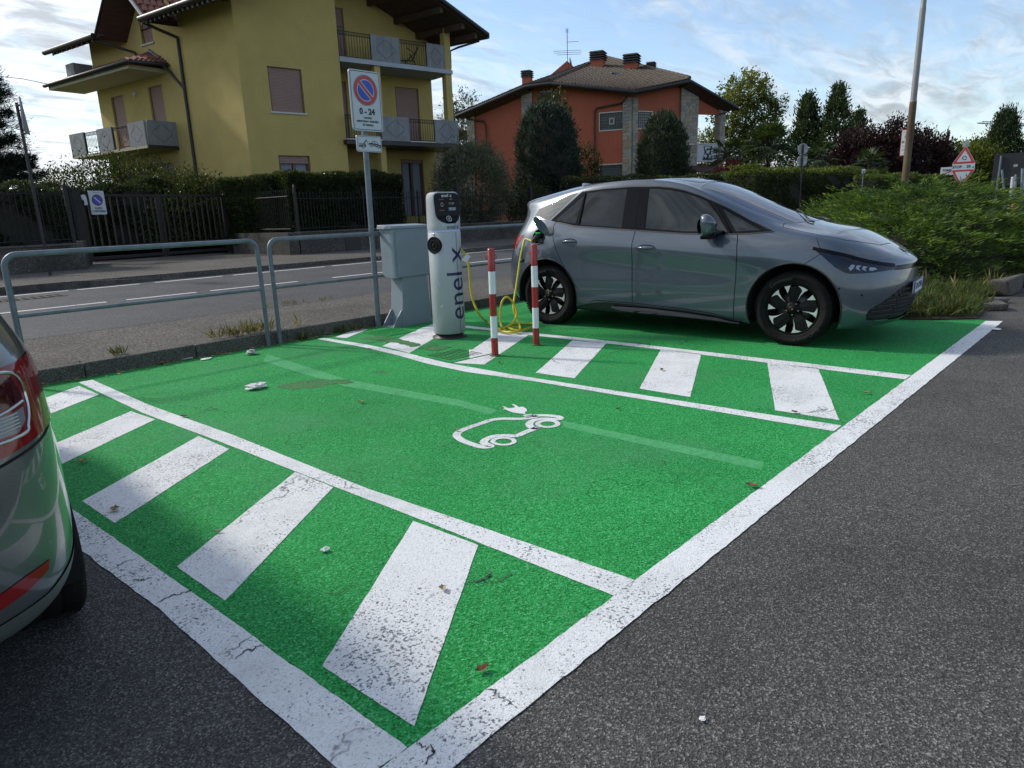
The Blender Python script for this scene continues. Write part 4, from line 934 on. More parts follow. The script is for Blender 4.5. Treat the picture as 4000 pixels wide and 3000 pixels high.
# open flap of the charge port
p, n = onskin(-2.885, 1.025)
fl = MB(); hx = Vector((-2.80, p.y-.004, 1.06)); dirv = Vector((-.10, -.60, .79)).normalized(); wv = Vector((.8,.0,-.55)).normalized()
quad = []
for a, r in ((0,1),(30,1),(60,.95),(90,1),(120,.95),(150,1),(180,1),(215,1.05),(250,1.0),(290,1.0),(325,1.05)):
    quad.append(Vector((-2.82,p.y-.04,1.15))+Vector((.055*math.cos(math.radians(a)),0,0))+Vector((-.055,-.03,.12)).normalized()*.115*math.sin(math.radians(a))*r+Vector((.03,0,-.02))*math.cos(math.radians(a)))
fl.prism(quad, (0.008,-.010,0.0)); fl.build('charge_flap', pm('flap_dark', (0.05,0.075,0.11), .35, coat=.5, var=.05), car, world=False, bevel=.003)
rg = MB(); x, y, _ = frame(n); rg.tube([p+n*.002+x*.088*math.cos(a)+y*.088*math.sin(a) for a in np.linspace(0, 2*math.pi, 24, endpoint=False)], .007, 6, closed=True)
rg.build('charge_port_rim', M['plastic'], car, world=False)
# ------------------------------------------------------------------ street furniture on the bays
M['galv'] = pm('galvanised_steel', (0.145,0.172,0.20), .5, .3, var=.22, vs=9, bmp=.08, bs=60, dirt=.45, dcol=(0.07,0.085,0.085), ds=6)
M['light_plastic'] = pm('light_grey_plastic', (0.37,0.39,0.41), .38, var=.04, vs=6, coat=.15, dirt=.12, dcol=(0.35,0.35,0.33), ds=7)
M['navy'] = pm('navy_print', (0.02,0.018,0.075), .4, var=0)
M['screen'] = glassy('black_screen_glass', (0.004,0.004,0.005), .06, 1.35, spec=.3)
M['white_print'] = pm('white_print', (0.75,0.76,0.78), .4, var=0)
def bend(o, r):
    me = o.data
    for v in me.vertices:
        x, y, z = v.co; a = x/r; v.co = ((r+z)*math.sin(a), y, (r+z)*math.cos(a)-r)
    me.update()
def text_cyl(txt, size, parent, mat, cen, r, ang, z, upright=True, sx=1.0, space=1.0, bold=0.0, name='lettering', cut=None):
    """lettering wrapped on an upright cylinder, facing the world angle ang"""
    cu = bpy.data.curves.new(name, 'FONT'); cu.body = txt; cu.size = size; cu.align_x = 'CENTER'; cu.align_y = 'CENTER'; cu.extrude = .0008; cu.offset = bold; cu.space_character = space; cu.resolution_u = 6
    o = bpy.data.objects.new(name, cu); COL.objects.link(o); dg = bpy.context.evaluated_depsgraph_get(); dg.update(); me = bpy.data.meshes.new_from_object(o.evaluated_get(dg)); COL.objects.unlink(o); bpy.data.objects.remove(o)
    bm = bmesh.new(); bm.from_mesh(me)
    bmesh.ops.subdivide_edges(bm, edges=[e for e in bm.edges if e.calc_length() > .02], cuts=3)
    bmesh.ops.triangulate(bm, faces=bm.faces)
    for v in bm.verts:
        x, y, d = v.co.x*sx, v.co.y, v.co.z
        if not upright: x, y = -y, x
        a = ang+x/r; v.co = Vector((cen[0]+(r+.001+d)*math.cos(a), cen[1]+(r+.001+d)*math.sin(a), z+y))
    bm.to_mesh(me); bm.free(); me.materials.clear(); me.materials.append(mat); me.name = name
    Mi = wm(parent).inverted(); me.transform(Mi)
    q = bpy.data.objects.new(name, me); COL.objects.link(q); q.parent = parent; WM[q.name] = wm(parent); q['kind'] = 'stuff'; return q

# charging column
CX, CY, CRr = 4.99, 5.60, .176
col = thing('charging_station', (CX, CY, 0), 0, 'silver round electric charging column with black screen and navy lettering', 'charging station')
T0 = Matrix.Translation((CX, CY, 0))
MB().lathe([(0,.0),(.19,.0),(.19,.012),(.155,.016),(.152,.062),(0,.062)], 40, T0).build('base_ring', M['plastic'], col)
b = MB().lathe([(0,.055),(.170,.055),(.176,.060),(.176,1.132),(.172,1.136),(0,1.136)], 72, T0).build('column_body', M['light_plastic'], col)
MB().lathe([(.15,1.136),(.171,1.136),(.171,1.158),(.15,1.158)], 60, T0).build('light_ring', pm('blue_light_ring', (0.36,0.40,0.58), .3, var=0, emit=((0.35,0.42,1.0),0.10)), col)
FA = math.radians(254); fx, fy = math.cos(FA), math.sin(FA); sxx, syy = -fy, fx
def lim(z): return float(np.interp(z, [1.15,1.20,1.225,1.29,1.53,1.56], [.2,.18,.158,.112,.088,.086]))
hd = MB(); secs = [(1.158,.172),(1.162,.176),(1.19,.177),(1.21,.177),(1.225,.176),(1.25,.176),(1.29,.175),(1.33,.174),(1.40,.173),(1.46,.172),(1.495,.170),(1.52,.162),(1.537,.145),(1.545,.118),(1.547,.0)]
V = []; NS = 80
for z, r in secs:
    for k in range(NS):
        a = 2*math.pi*k/NS; f = r*math.cos(a); s_ = r*math.sin(a); f = min(f, lim(z)); V.append((CX+fx*f+sxx*s_, CY+fy*f+syy*s_, z))
F = [(i*NS+j, i*NS+(j+1) % NS, (i+1)*NS+(j+1) % NS, (i+1)*NS+j) for i in range(len(secs)-1) for j in range(NS)]
head = hd.add(V, F, 0, True).build('column_head', M['light_plastic'], col)
for p in head.data.polygons: pass
mod = head.modifiers.new('edge', 'EDGE_SPLIT'); mod.split_angle = math.radians(24)
def fpt(s_, z, off=.0025): return (CX+fx*(lim(z)+off)+sxx*s_, CY+fy*(lim(z)+off)+syy*s_, z)
def frow(z): return math.sqrt(max(0, .172**2-lim(z)**2))
zs_ = [1.222,1.23,1.245,1.265,1.29,1.31,1.36,1.42,1.47,1.50,1.515,1.525,1.531]
wl = [.030,.062,.094,.118,.132,.139,.143,.145,.145,.142,.134,.118,.095]
wr = [.060,.072,.094,.118,.132,.139,.143,.145,.145,.142,.134,.118,.095]
sc_ = MB(); V = []; 
for z, l, r_ in zip(zs_, wl, wr):
    for k in range(9): V.append(fpt(-l+(l+r_)*k/8, z))
sc_.add(V, [(i*9+k, i*9+k+1, (i+1)*9+k+1, (i+1)*9+k) for i in range(len(zs_)-1) for k in range(8)], 0, True)
scr = sc_.build('screen', M['screen'], col)
RF = Matrix(((sxx, 0, fx), (syy, 0, fy), (0, 1, 0)))     # columns: right, up, out
# display contents as faint print and small lit areas
LIT = pm('dim_display_blue', (0.02,0.03,0.04), .3, var=0, emit=((0.10,0.17,0.22),0.3)); LITW = pm('dim_display_white', (0.02,0.02,0.02), .3, var=0, emit=((0.4,0.42,0.45),0.22)); LITR = pm('dim_display_red', (0.02,0.01,0.01), .3, var=0, emit=((0.20,0.07,0.06),0.25))
text_obj('enel x', .047, scr, M['white_print'], Vector(fpt(.005, 1.505, .004))-Vector((CX,CY,0)), RF, sx=1.05)
text_obj('12.28', .026, scr, LITW, Vector(fpt(.052, 1.425, .004))-Vector((CX,CY,0)), RF, sx=1.1)
def fbox(s0, s1, z0, z1, nm, mt):
    return MB().add([fpt(s0,z0,.0042),fpt(s1,z0,.0042),fpt(s1,z1,.0042),fpt(s0,z1,.0042)], [(0,1,2,3)]).build(nm, mt, scr)
fbox(.018,.10,1.355,1.385,'display_field',LIT); fbox(-.085,-.03,1.465,1.470,'display_field',LITR); fbox(.035,.07,1.466,1.470,'display_field',LITW); fbox(-.09,-.035,1.355,1.361,'display_field',LITR)
def fring(s0, z0, r, w, nm, mt, seg=24, asp=1.0):
    mb = MB()
    for k in range(seg):
        a, b2 = 2*math.pi*k/seg, 2*math.pi*(k+1)/seg
        mb.add([fpt(s0+rr*math.cos(t)*asp, z0+rr*math.sin(t), .0042) for rr, t in ((r,a),(r,b2),(r-w,b2),(r-w,a))], [(0,1,2,3)])
    return mb.build(nm, mt, scr)
fring(-.055,1.415,.020,.005,'display_symbol',LITW,asp=.8); fring(.005,1.272,.028,.004,'card_symbol',M['white_print'])
cs = MB()
for r0 in (.006,.012,.018):
    for k in range(5):
        a, b2 = math.radians(-50+20*k), math.radians(-30+20*k)
        cs.add([fpt(-.004+rr*math.cos(t), 1.272+rr*math.sin(t), .0042) for rr, t in ((r0,a),(r0,b2),(r0-.003,b2),(r0-.003,a))], [(0,1,2,3)])
cs.build('card_symbol', M['white_print'], scr)
FRONT = math.radians(269)
text_cyl('enel x', .062, col, M['navy'], (CX,CY), .1775, math.radians(263), 1.186, True, 1.0)
text_cyl('enel x', .305, b, M['navy'], (CX,CY), .1762, math.radians(268), .59, False, 1.04, bold=.001)
ds = MB(); aS = math.radians(272)
ds.box((CX+.1762*math.cos(aS), CY+.1762*math.sin(aS), .595), (.004,.003,1.07), aS); ds.build('door_seam', M['gap'], col)
# sockets
def socket(ang, nm, plugged):
    c = Vector((math.cos(ang), math.sin(ang), 0)); RS = Matrix.Translation((CX, CY, 1.005)) @ Matrix.Rotation(ang, 4, 'Z') @ Matrix.Rotation(math.pi/2, 4, 'Y')
    s = MB().lathe([(.089,.140),(.089,.180),(.083,.186),(.078,.180),(.076,.165)], 36, RS).build('socket_ring', M['rubber'], col)
    MB().lathe([(.0,.1795),(.080,.1795)], 36, RS).build('socket_floor', M['gap'], s)
    MB().lathe([(.036,.178),(.036,.1835),(.052,.1835),(.053,.178)], 28, RS).build('socket_cup', M['rubber'], s)
    MB().lathe([(.0,.1825),(.022,.1825),(.024,.178)], 20, RS).build('socket_pin_plate', M['rubber'], s)
socket(math.radians(189), 'left', False); socket(math.radians(9), 'right', True)
a = math.radians(191); MB().lathe([(0,.186),(.011,.185),(.013,.172)], 16, Matrix.Translation((CX, CY, 1.116)) @ Matrix.Rotation(a, 4, 'Z') @ Matrix.Rotation(math.pi/2, 4, 'Y')).build('lock', M['chrome'], col)
sx_ = MB()   # scratches on the lower body
for ang, z, l, tl in ((205,.36,.045,.5),(207,.372,.05,.35),(198,.62,.03,1.4),(200,.60,.02,1.2),(203,.585,.025,1.0)):
    a = math.radians(ang); t = Vector((-math.sin(a), math.cos(a), 0)); c = Vector((CX+.1766*math.cos(a), CY+.1766*math.sin(a), z)); d = (t*math.cos(tl)+Vector((0,0,1))*math.sin(tl)); e = d.cross(Vector((math.cos(a), math.sin(a), 0)))
    sx_.add([c-d*l/2, c+e*.003, c+d*l/2, c-e*.003], [(0,1,2,3)])
sx_.build('scratch_mark', M['white_print'], col, kind='stuff')

# charging cable
M['cable'] = pm('yellow_cable', (0.55,0.47,0.02), .42, var=.08, vs=8)
cab = thing('charging_cable', (5.7, 5.4, 0), 0, 'yellow charging cable looped on the ground between column and car', 'cable')
pR = Vector((CX+.20*math.cos(math.radians(9)), CY+.20*math.sin(math.radians(9)), .985))
def z6(x, y): return (1300+x*.452, 700+y*.452)
def A6(x, y, d): return Vector(at(*z6(x, y), d))
def G6(x, y, z=.016): return Vector(gnd(z6(x, y), z))
port = Vector((6.157+.02, 5.295, 1.025))
pr_ = [pR+Vector((.02,0,-.02)), A6(1150,660,7.66), A6(1180,800,7.68), A6(1190,930,7.70), A6(1215,1060,7.70), A6(1270,1170,7.72), G6(1330,1232,.03), G6(1400,1275), G6(1480,1308), G6(1560,1318), G6(1615,1300), G6(1600,1282,.02), G6(1500,1285,.034), G6(1440,1298,.034), G6(1480,1318,.03), G6(1570,1322,.034), G6(1700,1285,.03), G6(1745,1268,.02), G6(1735,1250,.018), G6(1620,1250,.02), G6(1540,1258,.05),
       A6(1475,1285,7.70), A6(1450,1240,7.72), A6(1448,1150,7.74), A6(1462,1060,7.76), A6(1500,1018,7.78), A6(1545,1050,7.8), A6(1583,1120,7.8), A6(1585,1190,7.78), A6(1545,1250,7.72), G6(1510,1275,.05), G6(1560,1300,.045), G6(1620,1295,.05), A6(1600,1230,7.78), A6(1568,1150,7.83), A6(1562,1080,7.87), A6(1580,960,7.92), A6(1600,830,7.95), A6(1618,700,7.97), A6(1640,590,7.97), A6(1665,520,7.98), port+Vector((-.10,.0,-.045)), port+Vector((-.04,0,-.01))]
def smooth3(P, k=6):
    out = []
    for i in range(len(P)-1):
        p0, p1, p2, p3 = [P[max(0, min(len(P)-1, j))] for j in (i-1, i, i+1, i+2)]
        for t in range(k):
            t /= k; out.append(0.5*((2*p1)+(p2-p0)*t+(2*p0-5*p1+4*p2-p3)*t*t+(3*p1-p0-3*p2+p3)*t**3))
    out.append(P[-1]); return out
MB().tube(smooth3(pr_, 7), .0125, 10).build('cord', M['cable'], cab, fixn=False)
d1 = Vector((math.cos(math.radians(9)), math.sin(math.radians(9)), 0))
MB().tube([pR-d1*.05, pR, pR+d1*.015+Vector((0,0,-.012)), pR+d1*.035+Vector((.0,0,-.06))], [.030,.030,.026,.017], 16).build('plug', M['plastic'], cab)
MB().tube([port+Vector((.06,0,.015)), port+Vector((.0,0,.01)), port+Vector((-.05,0,-.012)), port+Vector((-.11,.0,-.05))], [.034,.034,.028,.017], 16).build('connector', M['plastic'], cab)
MB().box(port+Vector((-.01,0,.045)), (.06,.03,.01)).build('status_light', pm('green_status_light', (0.02,0.3,0.05), .4, var=0, emit=((0.05,0.8,0.15),0.25)), cab)
tg = A6(1142,680,7.64); MB().prism([tg+Vector((.02,-.02,.045)), tg+Vector((.045,-.045,.01)), tg+Vector((.01,-.01,-.055)), tg+Vector((-.03,.03,-.02))], (.002,.002,0)).build('label_tag', M['white_print'], cab)
MB().tube([A6(1625,600,7.97), A6(1640,640,7.96), A6(1635,690,7.96)], .004, 6).build('cap_cord', M['plastic'], cab)
MB().lathe([(0,-.022),(.024,-.02),(.026,.0),(.024,.02),(0,.022)], 14, Matrix.Translation(A6(1638,704,7.96))).build('dust_cap', M['plastic'], cab)

# cable cabinet
M['cab'] = pm('grey_cabinet_paint', (0.215,0.26,0.30), .5, var=.06, vs=3, dirt=.15, dcol=(0.15,0.17,0.18), ds=5, bmp=.04, bs=120)
cb = thing('utility_cabinet', (5.35, 6.72, 0), 0, 'pale grey utility cabinet on a tapered pedestal behind the charging column', 'cabinet')
MB().box((5.355,6.735,.876), (.55,.25,.575)).build('cabinet_box', M['cab'], cb, bevel=.006)
MB().hexa([(5.05,6.60,1.165),(5.66,6.60,1.165),(5.66,6.875,1.165),(5.05,6.875,1.165),(5.06,6.605,1.2),(5.65,6.605,1.2),(5.65,6.87,1.215),(5.06,6.87,1.215)]).build('lid', M['cab'], cb, bevel=.006)
MB().box((5.365,6.604,.868), (.50,.016,.53)).build('cabinet_door', M['cab'], cb, bevel=.004)
MB().hexa([(5.13,6.60,0),(5.60,6.60,0),(5.60,6.84,0),(5.13,6.84,0),(5.19,6.62,.588),(5.575,6.62,.588),(5.575,6.84,.588),(5.19,6.84,.588)]).build('pedestal', M['cab'], cb, bevel=.004)
MB().prism([(4.99,6.615,.006),(5.14,6.615,.006),(5.152,6.615,.20),(5.135,6.615,.20)], (0,.012,0)).build('foot_gusset', M['cab'], cb)
MB().prism([(4.99,6.815,.006),(5.14,6.815,.006),(5.152,6.815,.20),(5.135,6.815,.20)], (0,.012,0)).build('foot_gusset', M['cab'], cb)
MB().box((5.07,6.72,.008), (.17,.23,.012)).build('foot_plate', M['cab'], cb)
for y in (6.64, 6.80): MB().lathe([(0,.034),(.008,.034),(.010,.014)], 6, Matrix.Translation((5.025,y,0))).build('anchor_bolt', M['steel'], cb)

# bollards
M['red'] = pm('red_gloss_paint', (0.30,0.022,0.018), .35, var=.1, vs=9, coat=.2, dirt=.15, dcol=(0.2,0.08,0.06)); M['white_paint'] = pm('white_gloss_paint', (0.70,0.72,0.74), .35, var=.04, coat=.2, dirt=.12, dcol=(0.5,0.5,0.47))
def bollard(x, y, label, lean=0.0):
    o = thing('bollard', (x, y, 0), 0, label, 'bollard', 'red and white bollards')
    zz = [0,.178,.384,.590,.797,1.005]
    for i in range(5):
        MB().lathe([(.0328,zz[i]),(.0328,zz[i+1])] if i < 4 else [(.0328,zz[i]),(.0328,zz[i+1]-.004),(.030,zz[i+1]),(0,zz[i+1])], 28).build('painted_band', M['red'] if i % 2 == 0 else M['white_paint'], o, world=False)
    MB().lathe([(0,.005),(.052,.005),(.052,.009),(.034,.012)], 24).build('base_collar', M['stain'], o, world=False)
    for s in (-1, 1):
        MB().tube([Vector((s*(.033+.014*math.sin(t)), 0, .925+.022*math.cos(t))) for t in np.linspace(0, math.pi, 9)], .004, 6).build('chain_ring', M['red'], o, world=False)
    o.rotation_euler = (0, lean, math.radians(-45)); return o
bollard(4.528, 4.455, 'red and white bollard standing nearer the charging column')
bollard(5.150, 4.475, 'red and white bollard standing nearer the grey car and its port')

# no-parking sign
sg = thing('parking_sign', (4.965, 6.86, 0), 0, 'no parking 0 - 24 sign with tow-away panel on galvanised pole', 'road sign')
MB().tube([(4.955,6.86,0),(4.99,6.86,2.86)], .033, 20).build('pole', M['galv'], sg, fixn=False)
M['sign_white'] = pm('sign_white', (0.47,0.51,0.55), .35, var=.04, vs=6, dirt=.1, dcol=(0.5,0.5,0.5)); M['sign_red'] = pm('sign_red', (0.42,0.035,0.03), .35, var=.05); M['sign_blue'] = pm('sign_blue', (0.012,0.06,0.42), .35, var=.05); M['sign_back'] = pm('sign_back_grey', (0.30,0.32,0.34), .5, .3, var=.1)
def rrect(cx_, cz_, w, h, r, n=5):
    P = []
    for sx__, sz__, a0 in ((1,1,0),(-1,1,90),(-1,-1,180),(1,-1,270)):
        for k in range(n+1):
            a = math.radians(a0+90*k/n); P.append((cx_+sx__*(w/2-r)+r*math.cos(a), cz_+sz__*(h/2-r)+r*math.sin(a)))
    return P
class Face:
    """flat print in stacked thin sheets on a plane: origin, right, up, out"""
    def __init__(s, o, rt, up): s.o, s.r, s.u = Vector(o), Vector(rt), Vector(up); s.n = s.r.cross(s.u).normalized()
    def p(s, a, b, k=0.0): return s.o+s.r*a+s.u*b+s.n*k
    def sheet(s, poly, k, nm, mat, parent, th=.0): return MB().poly([s.p(a, b, k) for a, b in poly]).build(nm, mat, parent, fixn=False)
    def slab(s, poly, k, th, nm, mat, parent): return MB().prism([s.p(a, b, k-th) for a, b in poly], s.n*th).build(nm, mat, parent)
    def text(s, t, size, a, b, k, parent, mat, sx=1.0, bold=0.0, space=1.0):
        R = Matrix((s.r, s.u, s.n)).transposed(); L = wm(parent).inverted() @ s.p(a, b, k); R3 = wm(parent).inverted().to_3x3() @ R
        return text_obj(t, size, parent, mat, L, R3, sx=sx, bold=bold, space=space)
def disc(cx_, cz_, r, n=48): return [(cx_+r*math.cos(2*math.pi*i/n), cz_+r*math.sin(2*math.pi*i/n)) for i in range(n)]
fc = Face((4.998, 6.80, 2.585), (1,0,.0), (0,0,1))
pn = fc.slab(rrect(0,0,.42,.645,.035), 0, .014, 'sign_plate', M['sign_back'], sg)
fc.sheet(rrect(0,0,.414,.639,.034), .001, 'white_face', M['sign_white'], pn)
def band(face, outer, inner, k, nm, mat, parent):
    mb = MB(); n = len(outer)
    for i in range(n): j = (i+1) % n; mb.add([face.p(*outer[i],k), face.p(*outer[j],k), face.p(*inner[j],k), face.p(*inner[i],k)], [(0,1,2,3)])
    return mb.build(nm, mat, parent, fixn=False)
band(fc, rrect(0,0,.394,.619,.026), rrect(0,0,.380,.605,.020), .002, 'border_line', M['navy'], pn)
dcx, dcz = .0, .112
band(fc, disc(dcx,dcz,.163), disc(dcx,dcz,.159), .002, 'disc_outline', M['navy'], pn)
fc.sheet(disc(dcx,dcz,.156), .002, 'red_disc', M['sign_red'], pn)
fc.sheet(disc(dcx,dcz,.116), .003, 'white_disc', M['sign_white'], pn); fc.sheet(disc(dcx,dcz,.108), .004, 'blue_disc', M['sign_blue'], pn)
def barq(w, l): 
    d = Vector((math.cos(math.radians(-45)), math.sin(math.radians(-45)))); n_ = Vector((-d.y, d.x)); return [(dcx+d.x*a*l/2+n_.x*b*w/2, dcz+d.y*a*l/2+n_.y*b*w/2) for a, b in ((-1,-1),(1,-1),(1,1),(-1,1))]
fc.sheet(barq(.052,.213), .005, 'bar_edge', M['sign_white'], pn); fc.sheet(barq(.034,.228), .006, 'red_bar', M['sign_red'], pn)
fc.text('0 - 24', .088, 0, -.115, .003, pn, INK, sx=1.0, bold=.0035)
fc.text('eccetto', .036, 0, -.178, .003, pn, INK, bold=.001); fc.text('autovetture elettriche', .036, 0, -.216, .003, pn, INK, sx=.93, bold=.001); fc.text('in ricarica', .036, 0, -.254, .003, pn, INK, bold=.001)
f2 = Face((4.994, 6.80, 2.125), (1,0,0), (0,0,1))
p2 = f2.slab(rrect(0,0,.345,.178,.018), 0, .014, 'tow_plate', M['sign_back'], sg)
f2.sheet(rrect(0,0,.340,.173,.017), .001, 'white_face', M['sign_white'], p2)
band(f2, rrect(0,0,.328,.161,.014), rrect(0,0,.320,.153,.011), .002, 'border_line', M['navy'], p2)
def s2(pts): return [((x-.5)*.345, (.5-y)*.178) for x, y in pts]
f2.sheet(s2([(.07,.50),(.36,.50),(.36,.56),(.07,.56)]), .002, 'tow_truck', INK, p2); f2.sheet(s2([(.07,.60),(.36,.59),(.35,.70),(.07,.70)]), .002, 'tow_truck', INK, p2)
f2.sheet(s2([(.23,.52),(.385,.235),(.40,.30),(.27,.52)]), .0022, 'tow_boom', INK, p2); f2.sheet(s2([(.375,.24),(.39,.235),(.465,.57),(.45,.58)]), .0022, 'tow_rope', INK, p2)
f2.sheet(s2([(.47,.42),(.58,.44),(.64,.30),(.82,.34),(.86,.50),(.97,.54),(.965,.72),(.48,.56)]), .002, 'towed_car', INK, p2)
f2.sheet(s2([(.61,.44),(.66,.335),(.71,.345),(.71,.46)]), .003, 'car_window', M['sign_white'], p2); f2.sheet(s2([(.735,.465),(.735,.35),(.80,.365),(.83,.485)]), .003, 'car_window', M['sign_white'], p2); f2.sheet(s2([(.48,.50),(.96,.60),(.96,.625),(.48,.525)]), .003, 'car_stripe', M['sign_white'], p2)
for x, y in ((.245,.70),(.57,.595),(.86,.675)):
    f2.sheet([((x-.5)*.345+.0165*math.cos(t), (.5-y)*.178+.0165*math.sin(t)) for t in np.linspace(0, 2*math.pi, 18, endpoint=False)], .0034, 'wheel_ring', INK, p2); f2.sheet([((x-.5)*.345+.0095*math.cos(t), (.5-y)*.178+.0095*math.sin(t)) for t in np.linspace(0, 2*math.pi, 18, endpoint=False)], .0044, 'wheel_disc', M['sign_white'], p2)
for z in (2.75, 2.42, 2.125): MB().box((4.985,6.838,z), (.085,.045,.03)).build('clamp', M['galv'], sg)

# pedestrian railings
def railing(x0, x1, label):
    o = thing('pedestrian_railing', ((x0+x1)/2, 6.86, 0), 0, label, 'railing', 'galvanised railings along the kerb')
    r, h, c = .024, 1.118, .10; P = [(x0,6.86,-.05),(x0,6.86,h-c)]+[(x0+c-c*math.cos(t), 6.86, h-c+c*math.sin(t)) for t in np.linspace(.2, math.pi/2, 7)]
    Q_ = [(x0+x1-p[0], p[1], p[2]) for p in P[::-1]]
    MB().tube(P+Q_, r, 14).build('hoop', M['galv'], o, fixn=False)
    MB().tube([(x0,6.86,.615),(x1,6.86,.615)], .0165, 12).build('middle_rail', M['galv'], o, fixn=False)
railing(1.325, 3.51, 'galvanised hoop railing left of the sign, nearest the dark car'); railing(3.645, 5.83, 'galvanised hoop railing behind the sign pole and cabinet'); railing(5.965, 8.15, 'galvanised hoop railing behind the charging cable and grey car')
# covers in the ground
mh = thing('manhole_cover', (4.78, 6.42, 0), 0, 'green painted chequered manhole cover in front of the cabinet', 'manhole cover')
MB().box((4.79,6.42,.006),(.44,.44,.006)).build('cover_plate', M['green'], mh)
tm = MB()
for i in range(11):
    for j in range(11):
        s = 1 if (i+j) % 2 else -1; tm.box((4.60+i*.038, 6.23+j*.038, .0105), (.030,.010,.004), rz=s*.785)
tm.build('tread_studs', M['green'], mh, kind='stuff')
dg_ = thing('drain_grate', (4.33, 4.80, 0), math.radians(-3), 'green and white painted slotted drain grate beside the kinked line', 'drain grate')
MB().box((0,0,.0070),(.50,.50,.007)).build('grate_frame', M['green'], dg_, world=False)
gp = MB().add([(.25,-.10,.0109),(.25,-.25,.0109),(-.03,-.25,.0109),(.16,-.02,.0109),(.25,.08,.0109)], [(0,1,2,3,4)]); gp.build('white_overpaint', M['white'], dg_, world=False)
for i in range(9):
    for j in (0, 1):
        MB().box((-.185+i*.046, -.1+.2*j, .0118), (.017,.165,.001)).build('slot', M['gap'], dg_, world=False, fixn=False)
# ------------------------------------------------------------------ dark silver car at the left edge (tail towards us)
def ringset():
    # (u forward, v right, z): u=0 at the tail, the car points to the kerb
    st_u = [0,.03,.16,.42,.70,1.2,1.9,2.6,3.3,3.75,4.05,4.25,4.35,4.40,4.41]
    hw = [0,.42,.74,.845,.875,.885,.885,.885,.88,.85,.76,.62,.42,.22,0]
    def ring(z, k, du=0, zf=None, top=None):
        out = []
        for i, (u, w) in enumerate(zip(st_u, hw)):
            zz = z[i] if hasattr(z, '__len__') else z
            out.append((u+du*(1 if i < 4 else 0)*(1-i/5)-(.0 if i < 9 else 0), w*k if not hasattr(k, '__len__') else w*k[i], zz))
        return out
    R_ = [ring(.22,.84,.20), ring(.27,.93,.10), ring(.36,.985,.035), ring(.50,1.0,.0), ring(.66,1.0,-.005), ring(.80,.995,.03), ring([.92]*10+[.9,.86,.83,.82,.82],.985,.07),
          ring([1.02]*9+[.98,.95,.91,.88,.86,.86],.955,.11)]
    up = lambda us, vs, zs: [(u, v, z) for u, v, z in zip(us, vs, zs)]
    R_.append(up([.30,.33,.42,.60,.85,1.3,1.9,2.45,3.05,3.6,3.98,4.2,4.32,4.385,4.40],[0,.38,.60,.70,.745,.77,.77,.75,.72,.70,.62,.5,.34,.17,0],[1.22,1.22,1.22,1.235,1.26,1.28,1.28,1.22,1.06,1.02,.97,.93,.90,.88,.87]))
    R_.append(up([.36,.38,.46,.62,.87,1.3,1.9,2.35,2.9,3.55,3.95,4.18,4.31,4.38,4.395],[0,.34,.53,.62,.655,.67,.665,.64,.62,.56,.5,.4,.27,.13,0],[1.40,1.40,1.40,1.43,1.455,1.475,1.475,1.40,1.13,1.05,1.0,.95,.91,.885,.875]))
    R_.append(up([.28,.29,.40,.60,.87,1.3,1.9,2.25,2.8,3.5,3.9,4.15,4.3,4.375,4.39],[0,.2,.34,.38,.40,.40,.40,.39,.38,.33,.3,.22,.14,.07,0],[1.47,1.47,1.48,1.50,1.515,1.525,1.525,1.47,1.17,1.07,1.01,.955,.915,.89,.878]))
    R_.append(up([.27,.29,.40,.60,.87,1.3,1.9,2.2,2.75,3.5,3.9,4.15,4.3,4.375,4.39],[0]*15,[1.475,1.475,1.49,1.51,1.525,1.535,1.535,1.49,1.185,1.075,1.015,.96,.917,.89,.88]))
    return np.array(R_, float)
LCO = Vector((-.375, 1.985, 0)); LCA = math.radians(87.0)
lc = thing('dark_car', LCO, LCA, 'dark silver hatchback at the left edge, tail lamp and rear bumper showing', 'car')
s2_ = Shell(ringset(), 110, 70)
side = lambda f: f.normal.y > .15
s2_.cut('side_glass', [(.72,1.07),(1.2,1.06),(2.0,1.05),(2.75,1.04),(3.1,1.06),(2.75,1.19),(2.4,1.34),(1.9,1.43),(1.2,1.42),(.95,1.38)], test=side)
s2_.cut('rear_screen', [(0,1.38),(.34,1.38),(.46,1.33),(.52,1.2),(.52,1.06),(0,1.06)], ax=(1,2), test=lambda f: f.normal.x < -.2 and f.calc_center_median().x < 1.0)
s2_.cut('windscreen', [(2.30,0),(2.35,.5),(2.45,.6),(3.05,.62),(3.3,.45),(3.38,0)], ax=(0,1), test=lambda f: f.normal.z > .3 and f.calc_center_median().z > 1.0, only=['body'])
s2_.cut('arch', circle(.80,.33,.385,32), test=lambda f: f.calc_center_median().y > .5, only=['body']); s2_.cut('arch', circle(3.42,.33,.385,32), test=lambda f: f.calc_center_median().y > .5, only=['body'])
tail = lambda f: f.calc_center_median().x < .75 and f.calc_center_median().y > .3 and f.normal.y+(-f.normal.x) > .4
